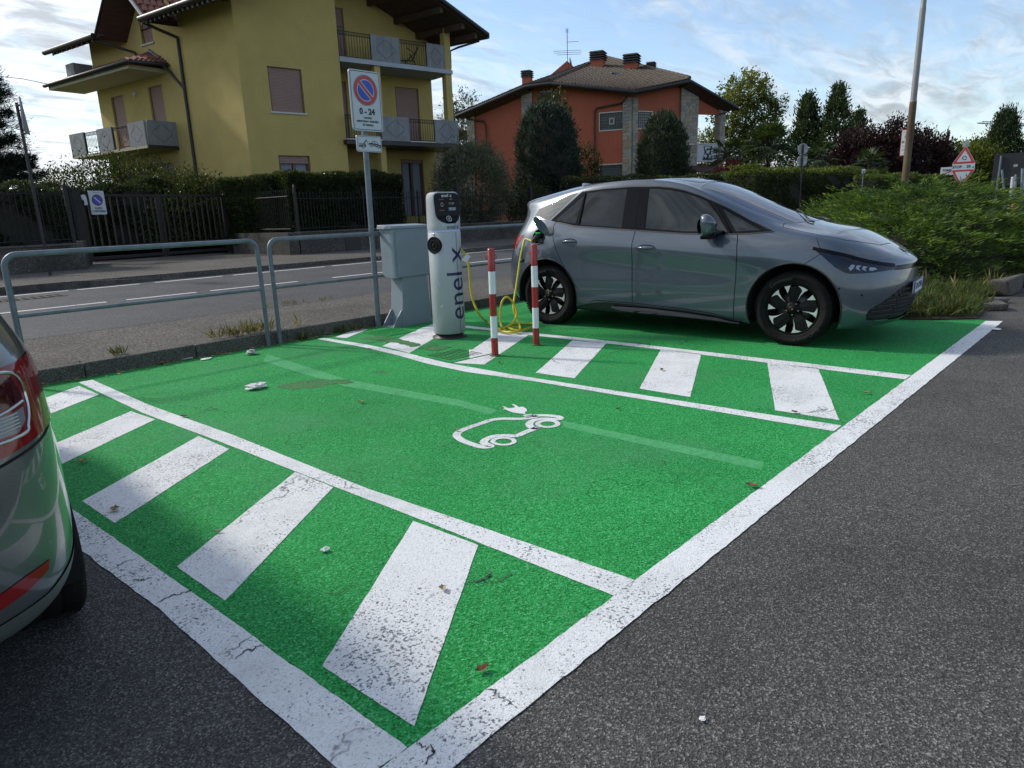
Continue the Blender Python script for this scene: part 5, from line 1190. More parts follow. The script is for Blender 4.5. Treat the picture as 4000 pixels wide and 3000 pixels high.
# lamp outline in a slanted view is made from two cuts: rear face by (v,z), flank by (u,z)
s2_.cut('tail_light', [(.46,.965),(.60,.975),(.93,.99),(.93,.775),(.80,.785),(.68,.765),(.52,.79),(.44,.86)], ax=(1,2), test=lambda f: tail(f) and f.calc_center_median().x < .46, only=['body'])
s2_.cut('tail_clear', [(.50,.875),(.72,.862),(.755,.87),(.752,.835),(.73,.812),(.53,.815)], ax=(1,2), test=lambda f: tail(f) and f.calc_center_median().x < .42, only=['tail_light'])
s2_.cut('tail_dark', [(.50,.955),(.70,.962),(.742,.952),(.757,.905),(.755,.885),(.715,.878),(.52,.89)], ax=(1,2), test=lambda f: tail(f) and f.calc_center_median().x < .42, only=['tail_light'])
s2_.cut('reflector', [(.52,.405),(.68,.442),(.735,.447),(.728,.42),(.67,.395),(.52,.36)], ax=(1,2), test=lambda f: tail(f), only=['body'])
s2_.cut('bumper_skirt', [(.0,.37),(.40,.31),(.72,.345),(.86,.40),(.93,.40),(.93,.1),(0,.1)], ax=(1,2), test=lambda f: f.calc_center_median().x < .44, only=['body'])
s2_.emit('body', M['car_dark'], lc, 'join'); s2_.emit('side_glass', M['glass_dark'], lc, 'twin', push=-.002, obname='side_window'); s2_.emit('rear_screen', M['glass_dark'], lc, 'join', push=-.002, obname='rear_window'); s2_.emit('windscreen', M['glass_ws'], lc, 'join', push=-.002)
s2_.emit('tail_light', glassy('deep_red_lens', (0.20,0.008,0.010), .04, 1.6), lc, 'twin', push=.004)
s2_.emit('tail_clear', glassy('smoked_lens', (0.20,0.19,0.20), .05, 1.6), lc, 'twin', push=.005, obname='reversing_lamp'); s2_.emit('tail_dark', glassy('dark_red_lens', (0.05,0.006,0.008), .04, 1.6), lc, 'twin', push=.005, obname='brake_lamp')
s2_.emit('reflector', M['lens_red'], lc, 'twin', push=.003, obname='bumper_reflector'); s2_.emit('bumper_skirt', pm('grey_bumper_plastic', (0.10,0.11,0.105), .45, var=.1, vs=20), lc, 'join', push=.004)
def lskin(v, z, lift):
    h = s2_.bvh.ray_cast(Vector((-2, v, z)), Vector((1,0,0)))
    return Vector((h[0].x, -h[0].y, h[0].z))+Vector((h[1].x,-h[1].y,h[1].z))*lift if h[0] is not None else None
def ltube(P, r, nm, mat, lift=.006):
    pts = [lskin(v, z, lift) for v, z in smooth2(P, 4)]; pts = [p for p in pts if p is not None]
    MB().tube(pts, r, 8).build(nm, mat, lc, world=False, fixn=False)
ltube([(.50,.965),(.62,.972),(.715,.97),(.752,.955),(.765,.915),(.765,.86),(.755,.825),(.735,.803),(.60,.803)], .0045, 'chrome_strip', M['chrome']); ltube([(.50,.878),(.66,.868),(.70,.870),(.755,.884)], .004, 'chrome_strip', M['chrome'])
for k in range(5): ltube([(.53,.822+.009*k),(.63,.822+.009*k),(.735,.826+.0085*k)], .0016, 'lens_rib', M['chrome'], .006)
ltube([(.50,.752),(.62,.742),(.70,.752),(.80,.772),(.845,.80)], .004, 'panel_seam', M['gap'], .0005)
wl_ = MB()
for cu in (.80, 3.42):
    for s in (-1, 1): MB().add(*well(cu, .33, .384, .3, .84, s), 0, True).build('wheel_well', M['underbody'], lc, world=False, fixn=False)
for u in (.80, 3.42):
    for s in (-1, 1): make_wheel(lc, u, s*.765, s, R=.325, w=.205, style='plain')
MB().box((2.1,0,.24),(3.6,1.3,.08)).build('underbody', M['underbody'], lc, world=False)
# ------------------------------------------------------------------ houses: shared materials and builders
M['yellow'] = pm('ochre_render', (0.45,0.345,0.115), .9, var=.07, vs=1.2, bmp=.15, bs=150, dirt=.22, dcol=(0.31,0.255,0.10), ds=.9)
M['concrete'] = pm('board_marked_concrete', (0.225,0.235,0.245), .85, var=.16, vs=7, stretch=(1,1,.12), bmp=.2, bs=40, dirt=.5, dcol=(0.12,0.125,0.125), ds=3)
M['soffit'] = pm('pale_soffit', (0.42,0.38,0.28), .9, var=.06)
M['slab_edge'] = pm('slab_edge_paint', (0.36,0.40,0.44), .8, var=.1, vs=2)
M['wood'] = pm('dark_brown_wood', (0.06,0.032,0.022), .65, var=.3, vs=3, stretch=(1,1,5))
M['gutter'] = pm('dark_gutter_metal', (0.035,0.032,0.032), .45, .4, var=.15)
M['shutter'] = pm('pink_brown_shutter', (0.30,0.195,0.165), .6, var=.06, vs=2)
M['brown_frame'] = pm('brown_window_frame', (0.14,0.07,0.035), .5, var=.15)
M['sill'] = pm('pale_stone_sill', (0.52,0.50,0.46), .7, var=.08)
M['iron'] = pm('dark_wrought_iron', (0.018,0.017,0.017), .55, .3, var=.2, vs=10)
M['pane'] = glassy('window_pane', (0.02,0.025,0.03), .03, 1.6)
M['curtain'] = pm('grey_curtain', (0.22,0.25,0.30), .9, var=.12, vs=10, stretch=(6,6,.4))
M['groove'] = pm('dark_groove_concrete', (0.08,0.083,0.086), .9, var=.1)  # darker concrete for the flat strips that draw the diamond
M['tile_red'] = pm('red_clay_tile', (0.20,0.075,0.05), .8, var=.35, vs=6, bmp=.1)
M['tile_brown'] = pm('brown_clay_tile', (0.088,0.066,0.050), .85, var=.5, vs=5, dirt=.6, dcol=(0.06,0.055,0.045), ds=6)
def grid_wall(P, a0, a1, z0, z1, holes, depth, top=None):
    """P(a, off, z) -> point; wall sheet with real openings and reveals of the given depth"""
    mb = MB(); As = sorted({a0, a1, *[h[0] for h in holes], *[h[1] for h in holes]}); Zs = sorted({z0, z1, *[h[2] for h in holes], *[h[3] for h in holes]})
    As = [a for a in As if a0 <= a <= a1]; Zs = [z for z in Zs if z0 <= z <= z1]
    for i in range(len(As)-1):
        for j in range(len(Zs)-1):
            ca, cz = (As[i]+As[i+1])/2, (Zs[j]+Zs[j+1])/2
            if any(h[0] < ca < h[1] and h[2] < cz < h[3] for h in holes): continue
            mb.add([P(As[i],0,Zs[j]), P(As[i+1],0,Zs[j]), P(As[i+1],0,Zs[j+1]), P(As[i],0,Zs[j+1])], [(0,1,2,3)])
    for h in holes:
        c = [(h[0],h[2]),(h[1],h[2]),(h[1],h[3]),(h[0],h[3])]
        for k in range(4):
            a, b = c[k], c[(k+1) % 4]; mb.add([P(a[0],0,a[1]), P(b[0],0,b[1]), P(b[0],-depth,b[1]), P(a[0],-depth,a[1])], [(0,1,2,3)])
    return mb
def shutter(P, a0, a1, z0, z1, off, parent, pitch=.055, mat='shutter', nm='roller_shutter'):
    mb = MB(); n = max(2, int((z1-z0)/pitch)); dz = (z1-z0)/n
    for k in range(n):
        z = z0+k*dz
        mb.add([P(a0,off,z),P(a1,off,z),P(a1,off+.012,z+dz*.25),P(a0,off+.012,z+dz*.25),P(a1,off+.012,z+dz*.72),P(a0,off+.012,z+dz*.72),P(a1,off-.004,z+dz),P(a0,off-.004,z+dz)], [(0,1,2,3),(3,2,4,5),(5,4,6,7)])
    o = mb.build(nm, M[mat], parent, kind=None)
    return o
def pbox(P, a0, a1, f0, f1, z0, z1):
    return MB().hexa([P(a0,f0,z0),P(a1,f0,z0),P(a1,f1,z0),P(a0,f1,z0),P(a0,f0,z1),P(a1,f0,z1),P(a1,f1,z1),P(a0,f1,z1)])
def diamond(P, a0, a1, z0, z1, off, parent):
    ca, cz, ra, rz = (a0+a1)/2, (z0+z1)/2, (a1-a0)*.36, (z1-z0)*.38; mb = MB(); w = .012
    for sa, sz in ((1,1),(1,-1),(-1,1),(-1,-1)):
        A = (ca, cz+sz*rz); B = (ca+sa*ra, cz); dx, dz = B[0]-A[0], B[1]-A[1]; L = math.hypot(dx, dz); nx, nz_ = -dz/L*w, dx/L*w
        A = (A[0]+dx*.06, A[1]+dz*.06); B = (B[0]-dx*.06, B[1]-dz*.06)
        mb.add([P(A[0]-nx,off,A[1]-nz_),P(A[0]+nx,off,A[1]+nz_),P(B[0]+nx,off,B[1]+nz_),P(B[0]-nx,off,B[1]-nz_)], [(0,1,2,3)])
    mb.build('diamond_groove', M['groove'], parent, fixn=False)
def bar_panel(P, a0, a1, z0, z1, off, root, pitch=.125):
    fr = MB()
    for z in (z0+.06, z1-.03, z1-.17): fr.hexa([P(a0,off-.015,z-.014),P(a1,off-.015,z-.014),P(a1,off+.015,z-.014),P(a0,off+.015,z-.014),P(a0,off-.015,z+.014),P(a1,off-.015,z+.014),P(a1,off+.015,z+.014),P(a0,off+.015,z+.014)])
    for a in (a0+.015, a1-.015): fr.hexa([P(a-.015,off-.015,z0),P(a+.015,off-.015,z0),P(a+.015,off+.015,z0),P(a-.015,off+.015,z0),P(a-.015,off-.015,z1),P(a+.015,off-.015,z1),P(a+.015,off+.015,z1),P(a-.015,off+.015,z1)])
    f = fr.build('balustrade', M['iron'], root)
    n = max(2, int((a1-a0)/pitch)); base = None
    for k in range(1, n):
        a = a0+(a1-a0)*k/n; p0 = Vector(P(a,off,z0+.05)); 
        if base is None:
            A = Vector(P(a,off,z0+.05)); B = Vector(P(a,off,z1-.04)); base = MB().tube([A, B], .0085, 5).build('bar', M['iron'], f, fixn=False); b0 = A
        else: copy_part(base, f, wm(f).inverted().to_3x3() @ (p0-b0))
    orn = MB()
    for k in range(n):
        a = a0+(a1-a0)*(k+.5)/n; c = [P(a+.032*math.cos(t), off, z1-.10+.045*math.sin(t)) for t in np.linspace(0, 2*math.pi, 8, endpoint=False)]; orn.tube(c, .006, 4, closed=True)
    orn.build('scroll_row', M['iron'], f, kind='stuff', fixn=False)
    return f

# ------------------------------------------------------------------ yellow apartment house
YC = Vector((12.807, 24.73)); U_ = .88
def _d(a): return Vector((math.cos(math.radians(a)), math.sin(math.radians(a))))
FDv, SDv = _d(-7.5), _d(98.0); FNv = Vector((FDv.y, -FDv.x)); SNv = Vector((-SDv.y, SDv.x))
def FP(s, off, z): q = YC+FDv*(s*U_)+FNv*(off*U_); return (q.x, q.y, .1603+U_*z)
def SP(t, off, z): q = YC+SDv*(t*U_)+SNv*(off*U_); return (q.x, q.y, .1603+U_*z)
def QP(s, t, z): q = YC+FDv*(s*U_)+SDv*(t*U_); return (q.x, q.y, .1603+U_*z)
yh = thing('yellow_house', (YC.x, YC.y, .6), 0, 'yellow three-storey house with concrete balconies and dark overhanging roof', 'house')
W1 = [(1.16,2.63,5.67,7.42), (1.21,2.62,2.3,3.92)]
w = grid_wall(FP, 0, 4.45, .5, 10.9, W1, .16)
Hs = [(9.26,10.44,4.7,7.28), (5.80,6.98,4.7,7.32), (5.76,6.74,2.0,3.98), (5.92,6.86,9.10,10.36)]
sw = grid_wall(SP, 0, 11.65, .5, 9.7, [h for h in Hs if h[3] < 9.7]+[(5.92,6.86,9.10,9.7)], .16)
w.v += []; b0 = len(w.v); w.add(sw.v, sw.f)
gw = grid_wall(SP, 4.3, 7.75, 9.7, 10.36, [(5.92,6.86,9.7,10.36)], .16); w.add(gw.v, gw.f)
w.add([SP(4.3,0,10.36),SP(7.75,0,10.36),SP(6.02,0,11.75)], [(0,1,2)])
w.add([SP(0,0,9.7),SP(4.3,0,9.7),SP(4.3,0,9.99),SP(0,0,9.99)], [(0,1,2,3)]); w.add([SP(7.75,0,9.7),SP(11.65,0,9.7),SP(11.65,0,9.99),SP(7.75,0,9.99)], [(0,1,2,3)])
# block return, loggia back wall, right flank, rear
w.add([FP(4.45,0,.5),FP(4.45,-1.8,.5),FP(4.45,-1.8,11.6),FP(4.45,0,11.6)], [(0,1,2,3)])
w.add([FP(0,0,10.85),FP(4.45,0,10.85),FP(4.45,0,11.75),FP(2.4,0,10.9)], [(0,1,2,3)])
lg = grid_wall(FP, 4.45, 10.42, .5, 9.8, [(8.24,9.6,4.7,7.46),(4.7,5.6,4.7,7.46),(8.28,9.62,1.2,4.02),(4.62,5.35,1.2,4.0),(4.7,5.76,8.12,9.8)], .12)
w.add([(Vector(v)-Vector((*(FNv*1.8*U_),0))) for v in lg.v], lg.f)
tp = grid_wall(FP, 4.45, 10.42, 9.8, 10.6, [(4.7,5.76,9.8,10.6)], .12); w.add([(Vector(v)-Vector((*(FNv*1.8*U_),0))) for v in tp.v], tp.f)
w.add([FP(4.45,-1.8,10.6),FP(8.6,-1.8,10.6),FP(5.05,-1.8,12.15),FP(4.45,-1.8,12.0)], [(0,1,2,3)])
w.add([FP(10.42,-1.8,.5),QP(10.42,11.65,.5),QP(10.42,11.65,9.8),FP(10.42,-1.8,9.8)], [(0,1,2,3)]); w.add([QP(10.42,11.65,.5),QP(0,11.65,.5),QP(0,11.65,9.8),QP(5.05,11.65,12.1),QP(10.42,11.65,9.8)], [(0,1,2,3,4)])
w.build('wall', M['yellow'], yh, fixn=False)
for a0, a1, z1 in ((6.17,6.46,7.91),(10.10,10.45,9.95)): pbox(FP, a0, a1, -.35, -.02, 4.65, z1).build('pillar', M['yellow'], yh)
for a0, a1 in ((6.17,6.46),(10.02,10.44)): pbox(FP, a0, a1, -.35, -.03, .5, 4.46).build('pillar', M['yellow'], yh)
pbox(FP, 6.05, 6.40, -1.4, -1.1, 8.12, 10.6)
# slabs
pbox(FP, 4.45, 10.47, -1.79, .06, 7.92, 8.10).build('balcony_slab', M['slab_edge'], yh); pbox(FP, 4.30, 10.50, -1.79, .34, 4.46, 4.64).build('balcony_slab', M['gutter'], yh)
pbox(SP, 5.18, 12.25, .0, 1.42, 4.50, 4.62).build('balcony_slab', M['soffit'], yh); pbox(SP, 5.16, 12.27, .3, 1.44, 4.44, 4.56)
for a0, a1, f, z0, z1 in ((6.06,7.56,.02,8.09,9.21),(9.04,10.09,.02,8.09,9.18),(6.10,7.60,.34,4.655,5.72),(9.04,10.45,.34,4.655,5.72)):
    o = pbox(FP, a0, a1, f-.1, f, z0, z1).build('concrete_panel', M['concrete'], yh); diamond(FP, a0, a1, z0, z1, f+.003, o)
for a0, a1, f, z0, z1 in ((4.47,6.06,-.03,8.10,9.21),(7.56,9.04,-.03,8.10,9.20),(4.33,6.10,.29,4.66,5.70),(7.60,9.04,.29,4.66,5.70)):
    bar_panel(FP, a0, a1, z0, z1, f, yh); pbox(FP, a0, a1, f-.1, f+.09, z0-.02, z0+.02).build('ledge', M['sill'], yh)
for a0, a1 in ((10.76,12.22),(8.06,9.44),(5.20,6.60)):
    o = pbox(SP, a0, a1, 1.32, 1.42, 4.63, 5.63).build('concrete_panel', M['concrete'], yh); diamond(SP, a0, a1, 4.63, 5.63, 1.424, o)
for a0, a1 in ((9.44,10.76),(6.60,8.06)): bar_panel(SP, a0, a1, 4.63, 5.61, 1.37, yh)
def EP(a, off, z): return SP(5.20-off, a, z)
o = pbox(EP, .0, 1.30, 0, .1, 4.63, 5.66).build('concrete_panel', M['concrete'], yh); 
o.location += Vector((0,0,0)); diamond(lambda a, f, z: SP(5.20-f, a, z), .0, 1.36, 4.63, 5.66, .104, o)
pbox(SP, 5.10, 5.20, -.0, 1.42, 4.5, 4.63).build('balcony_edge', M['gutter'], yh)
# windows
def window(P, h, off, style):
    a0, a1, z0, z1 = h; fr = MB()
    for q in ((a0,a0+.07,z0,z1),(a1-.07,a1,z0,z1),(a0,a1,z1-.03,z1),(a0,a1,z0,z0+.03)): fr.hexa([P(q[0],off-.05,q[2]),P(q[1],off-.05,q[2]),P(q[1],off+.02,q[2]),P(q[0],off+.02,q[2]),P(q[0],off-.05,q[3]),P(q[1],off-.05,q[3]),P(q[1],off+.02,q[3]),P(q[0],off+.02,q[3])])
    f = fr.build('window', M['brown_frame'], yh)
    if style == 'shut': shutter(P, a0+.02, a1-.02, z0+.02, z1, off, f)
    else:
        zt = z1-(z1-z0)*style; shutter(P, a0+.02, a1-.02, zt, z1, off, f)
        MB().add([P(a0,off-.12,z0),P(a1,off-.12,z0),P(a1,off-.12,zt),P(a0,off-.12,zt)], [(0,1,2,3)]).build('pane', M['pane'], f)
        cu = MB(); n = 18; am = (a0+a1)/2
        for lo, hi in ((a0+.12, am-.13), (am+.1, a1-.12)):
            for k in range(n): q0, q1 = lo+(hi-lo)*k/n, lo+(hi-lo)*(k+1)/n; o0, o1 = off-.105+.01*(k % 2), off-.105+.01*((k+1) % 2); cu.add([P(q0,o0,z0),P(q1,o1,z0),P(q1,o1,zt),P(q0,o0,zt)], [(0,1,2,3)])
        cu.build('curtain', M['curtain'], f)
        mu = MB()
        for c in (a0+.09, am, a1-.09): mu.hexa([P(c-.045,off-.1,z0),P(c+.045,off-.1,z0),P(c+.045,off-.05,z0),P(c-.045,off-.05,z0),P(c-.045,off-.1,zt),P(c+.045,off-.1,zt),P(c+.045,off-.05,zt),P(c-.045,off-.05,zt)])
        mu.build('mullion', M['brown_frame'], f)
    return f
f = window(FP, W1[0], -.10, 'shut'); pbox(FP, 1.10, 2.70, -.1, .05, 5.60, 5.668).build('sill', M['sill'], f)
window(FP, W1[1], -.10, .20)
LP = lambda a, off, z: FP(a, off-1.8, z)
for h, st in (((8.24,9.6,4.7,7.46),'shut'),((4.7,5.6,4.7,7.46),'shut'),((8.28,9.62,1.2,4.02),.06),((4.62,5.35,1.2,4.0),'shut'),((4.7,5.76,8.12,10.6),'shut')): window(LP, h, -.06, st)
for h in Hs[:3]: window(SP, h, -.10, 'shut')
f = window(SP, Hs[3], -.10, 'shut'); pbox(SP, 5.85, 6.93, -.1, .06, 9.03, 9.098).build('sill', M['sill'], f)
MB().lathe([(0,.09),(.05,.085),(.085,.06),(.10,.02),(.10,0)], 20, Matrix.Translation(SP(8.15,.0,7.18)) @ Matrix.Rotation(math.radians(188), 4, 'Z') @ Matrix.Rotation(math.pi/2, 4, 'Y')).build('wall_lamp', M['sill'], yh)
# canopy over the side balcony
cn = pbox(SP, 5.35, 12.95, 0, 1.62, 7.72, 7.90).build('canopy_soffit', M['soffit'], yh)
MB().add([SP(5.1,1.75,7.95),SP(13.1,1.75,7.95),SP(13.1,0,8.78),SP(6.35,0,8.78),SP(5.15,0,8.05)], [(0,1,2,3),(0,3,4)]).build('canopy_roof', M['tile_red'], yh, fixn=False)
MB().tube([SP(13.15,1.72,7.93),SP(5.12,1.72,7.93),SP(4.95,.06,8.02)], .075, 10).build('canopy_gutter', M['gutter'], yh)
MB().tube([SP(6.35,.04,8.80),SP(5.25,.04,8.15)], .07, 6).build('canopy_flashing', M['galv'], yh)
def tile_mesh(w, l, h=.05):
    mb = MB(); n = 6; V = []
    for x in (0, 1):
        for k in range(n+1):
            a = math.pi*k/n; V.append((-w/2*math.cos(a)*(1-.12*x), l*x, h*math.sin(a)*(1-.15*x)+.012*(1-x)))
    mb.add(V, [(k, k+1, n+2+k, n+1+k) for k in range(n)], 0, True); mb.add(V[:n+1], [tuple(range(n+1))]); return mb
def tile_field(O, ax, up, w, h, parent, nw, nh, keep=None, mat='tile_red', name='tile'):
    """one object per tile, sharing one mesh"""
    O, ax, up = Vector(O), Vector(ax).normalized(), Vector(up).normalized(); nn = ax.cross(up).normalized()
    R = Matrix((ax, up, nn)).transposed(); L0 = wm(parent).inverted(); base = None
    for i in range(nw):
        for j in range(nh):
            a, b = (i+.5)*w/nw, j*h/nh
            if keep and not keep(a/w, b/h): continue
            loc = L0 @ (O+ax*a+up*b+nn*.01); rt = (L0.to_3x3() @ R @ Matrix.Rotation(random.uniform(-.02,.02), 3, 'Z')).to_euler()
            if base is None: base = tile_mesh(w/nw*.98, h/nh*1.15).build(name, M[mat], parent, world=False, fixn=False); base.location = loc; base.rotation_euler = rt
            else: copy_part(base, parent, loc, rt)
A = Vector(SP(5.12,1.7,7.98)); B = Vector(SP(5.0,.05,8.06)); tile_field(A, B-A, Vector(SP(6.3,.3,8.80))-A, (B-A).length, .95, yh, 8, 4, keep=lambda a, b: b < .15+a*.95)
# main roof
def rslab(nm, pts, th, mats, mi=(0,1)):
    mb = MB(); n = len(pts); top = [Vector(p) for p in pts]; bot = [p-Vector((0,0,th)) for p in top]
    mb.add(top, [tuple(range(n))], 0); mb.add(bot, [tuple(range(n-1,-1,-1))], 1); mb.add(top+bot, [(i,(i+1) % n,n+(i+1) % n,n+i) for i in range(n)], 1)
    return mb.build(nm, mats, yh, fixn=False)
RM = [M['tile_red'], M['wood']]
zl = lambda s: 9.50+.44*(s+1.25); zr_ = lambda s: 9.55+.434*(11.40-s)
for t0, t1, s0 in ((-1.25,4.0,-1.25),(4.0,7.95,.3),(7.95,13.0,-1.25)): rslab('roof', [QP(s0,t0,zl(s0)+.12),QP(5.05,t0,zl(5.05)+.12),QP(5.05,t1,zl(5.05)+.12),QP(s0,t1,zl(s0)+.12)], .16, RM)
rslab('roof', [QP(5.05,-1.25,zr_(5.05)+.12),QP(11.40,-1.25,zr_(11.4)+.12),QP(11.40,13,zr_(11.4)+.12),QP(5.05,13,zr_(5.05)+.12)], .16, RM)
zg = lambda t: 11.62-1.02*abs(t-6.02)
for t in (3.86, 8.15): rslab('cross_roof', [QP(-1.25,t,zg(t)+.1),QP(3.4,t,zg(t)+.1),QP(3.4,6.02,zg(6.02)+.1),QP(-1.25,6.02,zg(6.02)+.1)], .14, RM)
A = Vector(QP(-1.18,3.80,zg(3.84)+.13)); tile_field(A, Vector(QP(1,3.80,0))-Vector(QP(0,3.80,0)), Vector(QP(-1.18,6.02,zg(6.02)+.13))-Vector(QP(-1.18,3.84,zg(3.84)+.13)), 3.3, 2.7, yh, 14, 7)
for a, b in ((( -1.27,3.80),(-1.27,6.02)), ((-1.27,6.02),(-1.27,8.2))):
    MB().tube([QP(a[0],a[1],zg(a[1])+.06),QP(b[0],b[1],zg(b[1])+.06)], .06, 6).build('verge_board', M['sill'] if a[1] < 5 else M['gutter'], yh)
for t0, t1 in ((-1.3,4.1),(8.1,13.1)):
    MB().tube([QP(-1.36,t0,9.52),QP(-1.36,t1,9.52)], .10, 10).build('gutter', M['gutter'], yh)
MB().tube([QP(11.5,-1.3,9.56),QP(11.5,13,9.56)], .10, 10).build('gutter', M['gutter'], yh)
MB().tube([QP(5.05,-1.28,zr_(5.05)+.08),QP(11.5,-1.28,zr_(11.5)+.1)], .11, 6).build('verge_board', M['gutter'], yh); MB().tube([QP(5.05,-1.28,zl(5.05)+.08),QP(-1.3,-1.28,zl(-1.3)+.1)], .11, 6).build('verge_board', M['gutter'], yh)
def beam(s, t0, t1, z, h=.26, wd=.16):
    MB().hexa([QP(s-wd/2,t0,z-h),QP(s+wd/2,t0,z-h),QP(s+wd/2,t1,z-h),QP(s-wd/2,t1,z-h),QP(s-wd/2,t0,z),QP(s+wd/2,t0,z),QP(s+wd/2,t1,z),QP(s-wd/2,t1,z)]).build('purlin', M['wood'], yh)
for s in (6.2,7.6,9.0,10.2,10.95): beam(s, -1.1, 2.2, zr_(s)-.05)
for s in (3.6,1.6,-.2): beam(s, -1.1, 0.1, zl(s)-.05)
rt = None
for t in [t*.42-.9 for t in range(12)]+[8.3+t*.42 for t in range(11)]:
    p = Vector(QP(-.62,t,zl(-.62)-.09)); 
    if rt is None: rt = MB().hexa([QP(-1.2,t-.045,zl(-1.2)-.17),QP(0,t-.045,zl(0)-.17),QP(0,t+.045,zl(0)-.17),QP(-1.2,t+.045,zl(-1.2)-.17),QP(-1.2,t-.045,zl(-1.2)-.045),QP(0,t-.045,zl(0)-.045),QP(0,t+.045,zl(0)-.045),QP(-1.2,t+.045,zl(-1.2)-.045)]).build('rafter_tail', M['wood'], yh); p0 = p
    else: copy_part(rt, yh, p-p0)
br = None
for k in range(16):
    t = -1.0+k*.34; p = Vector(QP(-1.28,t,9.36))
    if br is None: br = MB().box(p, (.05,.03,.10), math.radians(8)).build('gutter_bracket', M['galv'], yh); p1 = p
    else: copy_part(br, yh, p-p1)
for k in range(9): copy_part(br, yh, Vector(QP(-1.28,8.4+k*.5,9.36))-p1)
MB().tube([QP(-1.2,4.15,9.42),QP(-.6,4.0,9.15),QP(-.07,3.92,8.95),QP(-.07,3.92,8.6),QP(-.07,3.94,1.0)], .058, 10).build('downpipe', M['gutter'], yh)
MB().tube([QP(-1.2,8.3,9.36),QP(-.5,7.6,9.0),QP(-.08,7.42,8.85),QP(-.08,7.40,8.6)], .05, 8).build('downpipe', M['gutter'], yh)
MB().tube([SP(5.0,.3,7.98),SP(4.85,.12,7.75),SP(4.4,.08,7.3),SP(3.98,.08,6.95)], .05, 8).build('downpipe', M['gutter'], yh)
MB().tube([QP(11.35,-.9,9.4),QP(10.75,-.2,9.15),QP(10.52,.1,9.0),QP(10.5,.1,8.2)], .045, 8).build('downpipe', M['gutter'], yh)
MB().tube([SP(12.3,.5,8.9),SP(11.7,.5,8.9)], .02, 5)
pbox(SP, 11.66, 12.45, .0, .9, 7.95, 8.9).build('concrete_panel', M['concrete'], yh)
# folded chair on the top balcony
fcx = thing('folded_chair', FP(8.3,-.5,8.12), 0, 'dark folded garden chair on the top balcony of the yellow house', 'chair')
MB().tube([FP(7.75,-.45,8.35),FP(8.5,-.45,8.42),FP(8.85,-.45,9.05)], .03, 6).build('frame', M['iron'], fcx); MB().tube([FP(7.9,-.4,8.15),FP(8.6,-.4,8.75),FP(8.2,-.4,8.95)], .022, 6).build('leg', M['iron'], fcx); MB().tube([FP(8.7,-.4,8.15),FP(8.35,-.4,8.7)], .022, 6).build('leg', M['iron'], fcx)

# ------------------------------------------------------------------ boundary walls, fences, gate
FY = 19.95
fl_ = thing('left_wall', (2, FY, .2), 0, 'low rough concrete wall left of the gate, dark iron fence on top', 'wall')
MB().box((-12.2,FY,.52),(35.5,.30,.68)).build('wall_base', M['wallc'], fl_); MB().box((-12.2,FY,.875),(35.5,.36,.04)).build('coping', M['kerb'], fl_)
MB().hexa([(5.1,FY+.15,.2),(5.55,FY+.15,.2),(6.30,22.2,.2),(5.95,22.3,.2),(5.1,FY+.15,.9),(5.55,FY+.15,.9),(6.30,22.2,.9),(5.95,22.3,.9)]).build('wall_return', M['wallc'], fl_)
def fence(o, A, B, z0, z1, pitch, posts, r=.008, cap=True):
    A, B = Vector(A), Vector(B); d = B-A; L = d.length; d = d/L
    for z in (z0+.10, z1-.12): MB().tube([(*(A),z),(*(B),z)], .013, 6).build('rail', M['iron'], o, fixn=False)
    n = int(L/pitch); base = None
    for k in range(n+1):
        p = A+d*(k*pitch); loc = wm(o).inverted() @ Vector((p.x, p.y, z0))
        if base is None:
            mb = MB().tube([(0,0,.04),(0,0,z1-z0)], r, 6)
            if cap: mb.tube([(0,0,z1-z0),(0,0,z1-z0+.03),(0,0,z1-z0+.10)], [r,r*2.0,.001], 6)
            base = mb.build('bar', M['iron'], o, world=False, fixn=False); base.location = loc
        else: copy_part(base, o, loc)
    for x, w_, zt in posts:
        p = A+d*x; MB().box((p.x,p.y,(z0+zt)/2),(w_,w_,zt-z0)).tube([(p.x,p.y,zt),(p.x,p.y,zt+.09)], [w_*.62,.01], 4).build('post', M['iron'], o)
fence(fl_, (.5,FY), (5.45,FY), .89, 2.22, .12, [(.9,.06,2.25),(2.9,.06,2.25),(4.9,.09,2.3)])
fence(fl_, (5.55,FY+.2), (6.15,22.1), .89, 2.22, .12, [(1.9,.1,2.3)])
gL, gR = Vector((6.38,22.35)), Vector((10.95,23.35))
gt = thing('driveway_gate', (gL.x, gL.y, .2), 0, 'dark brown double driveway gate of upright flat bars', 'gate')
M['gate'] = pm('brown_gate_paint', (0.020,0.015,0.013), .7, .1, var=.2, vs=6)
gd = (gR-gL).normalized(); gl = (gR-gL).length
def GP(a, off, z): q = gL+gd*(a*gl)+Vector((gd.y,-gd.x))*off; return (q.x, q.y, z)
for a0, a1 in ((0.0,.497),(.503,1.0)):
    lf = pbox(GP, a0, a1, -.025, .025, 2.10, 2.17).build('gate_leaf', M['gate'], gt)
    for z0, z1 in ((.33,.42),(.62,.72)): pbox(GP, a0, a1, -.022, .022, z0, z1).build('cross_rail', M['gate'], lf)
    for a in (a0, a1-.018): pbox(GP, a, a+.018, -.03, .03, .30, 2.17).build('stile', M['gate'], lf)
    n = 11; base = None
    for k in range(1, n):
        a = a0+(a1-a0)*k/n
        if base is None: base = pbox(GP, a-.0048, a+.0048, -.012, .012, .72, 2.10).build('bar', M['gate'], lf); a_ = a
        else: copy_part(base, lf, Vector(GP(a,0,0))-Vector(GP(a_,0,0)))
for a in (-.02, 1.015): pbox(GP, a-.018, a+.018, -.08, .08, .2, 2.28).build('gate_post', M['gate'], gt)
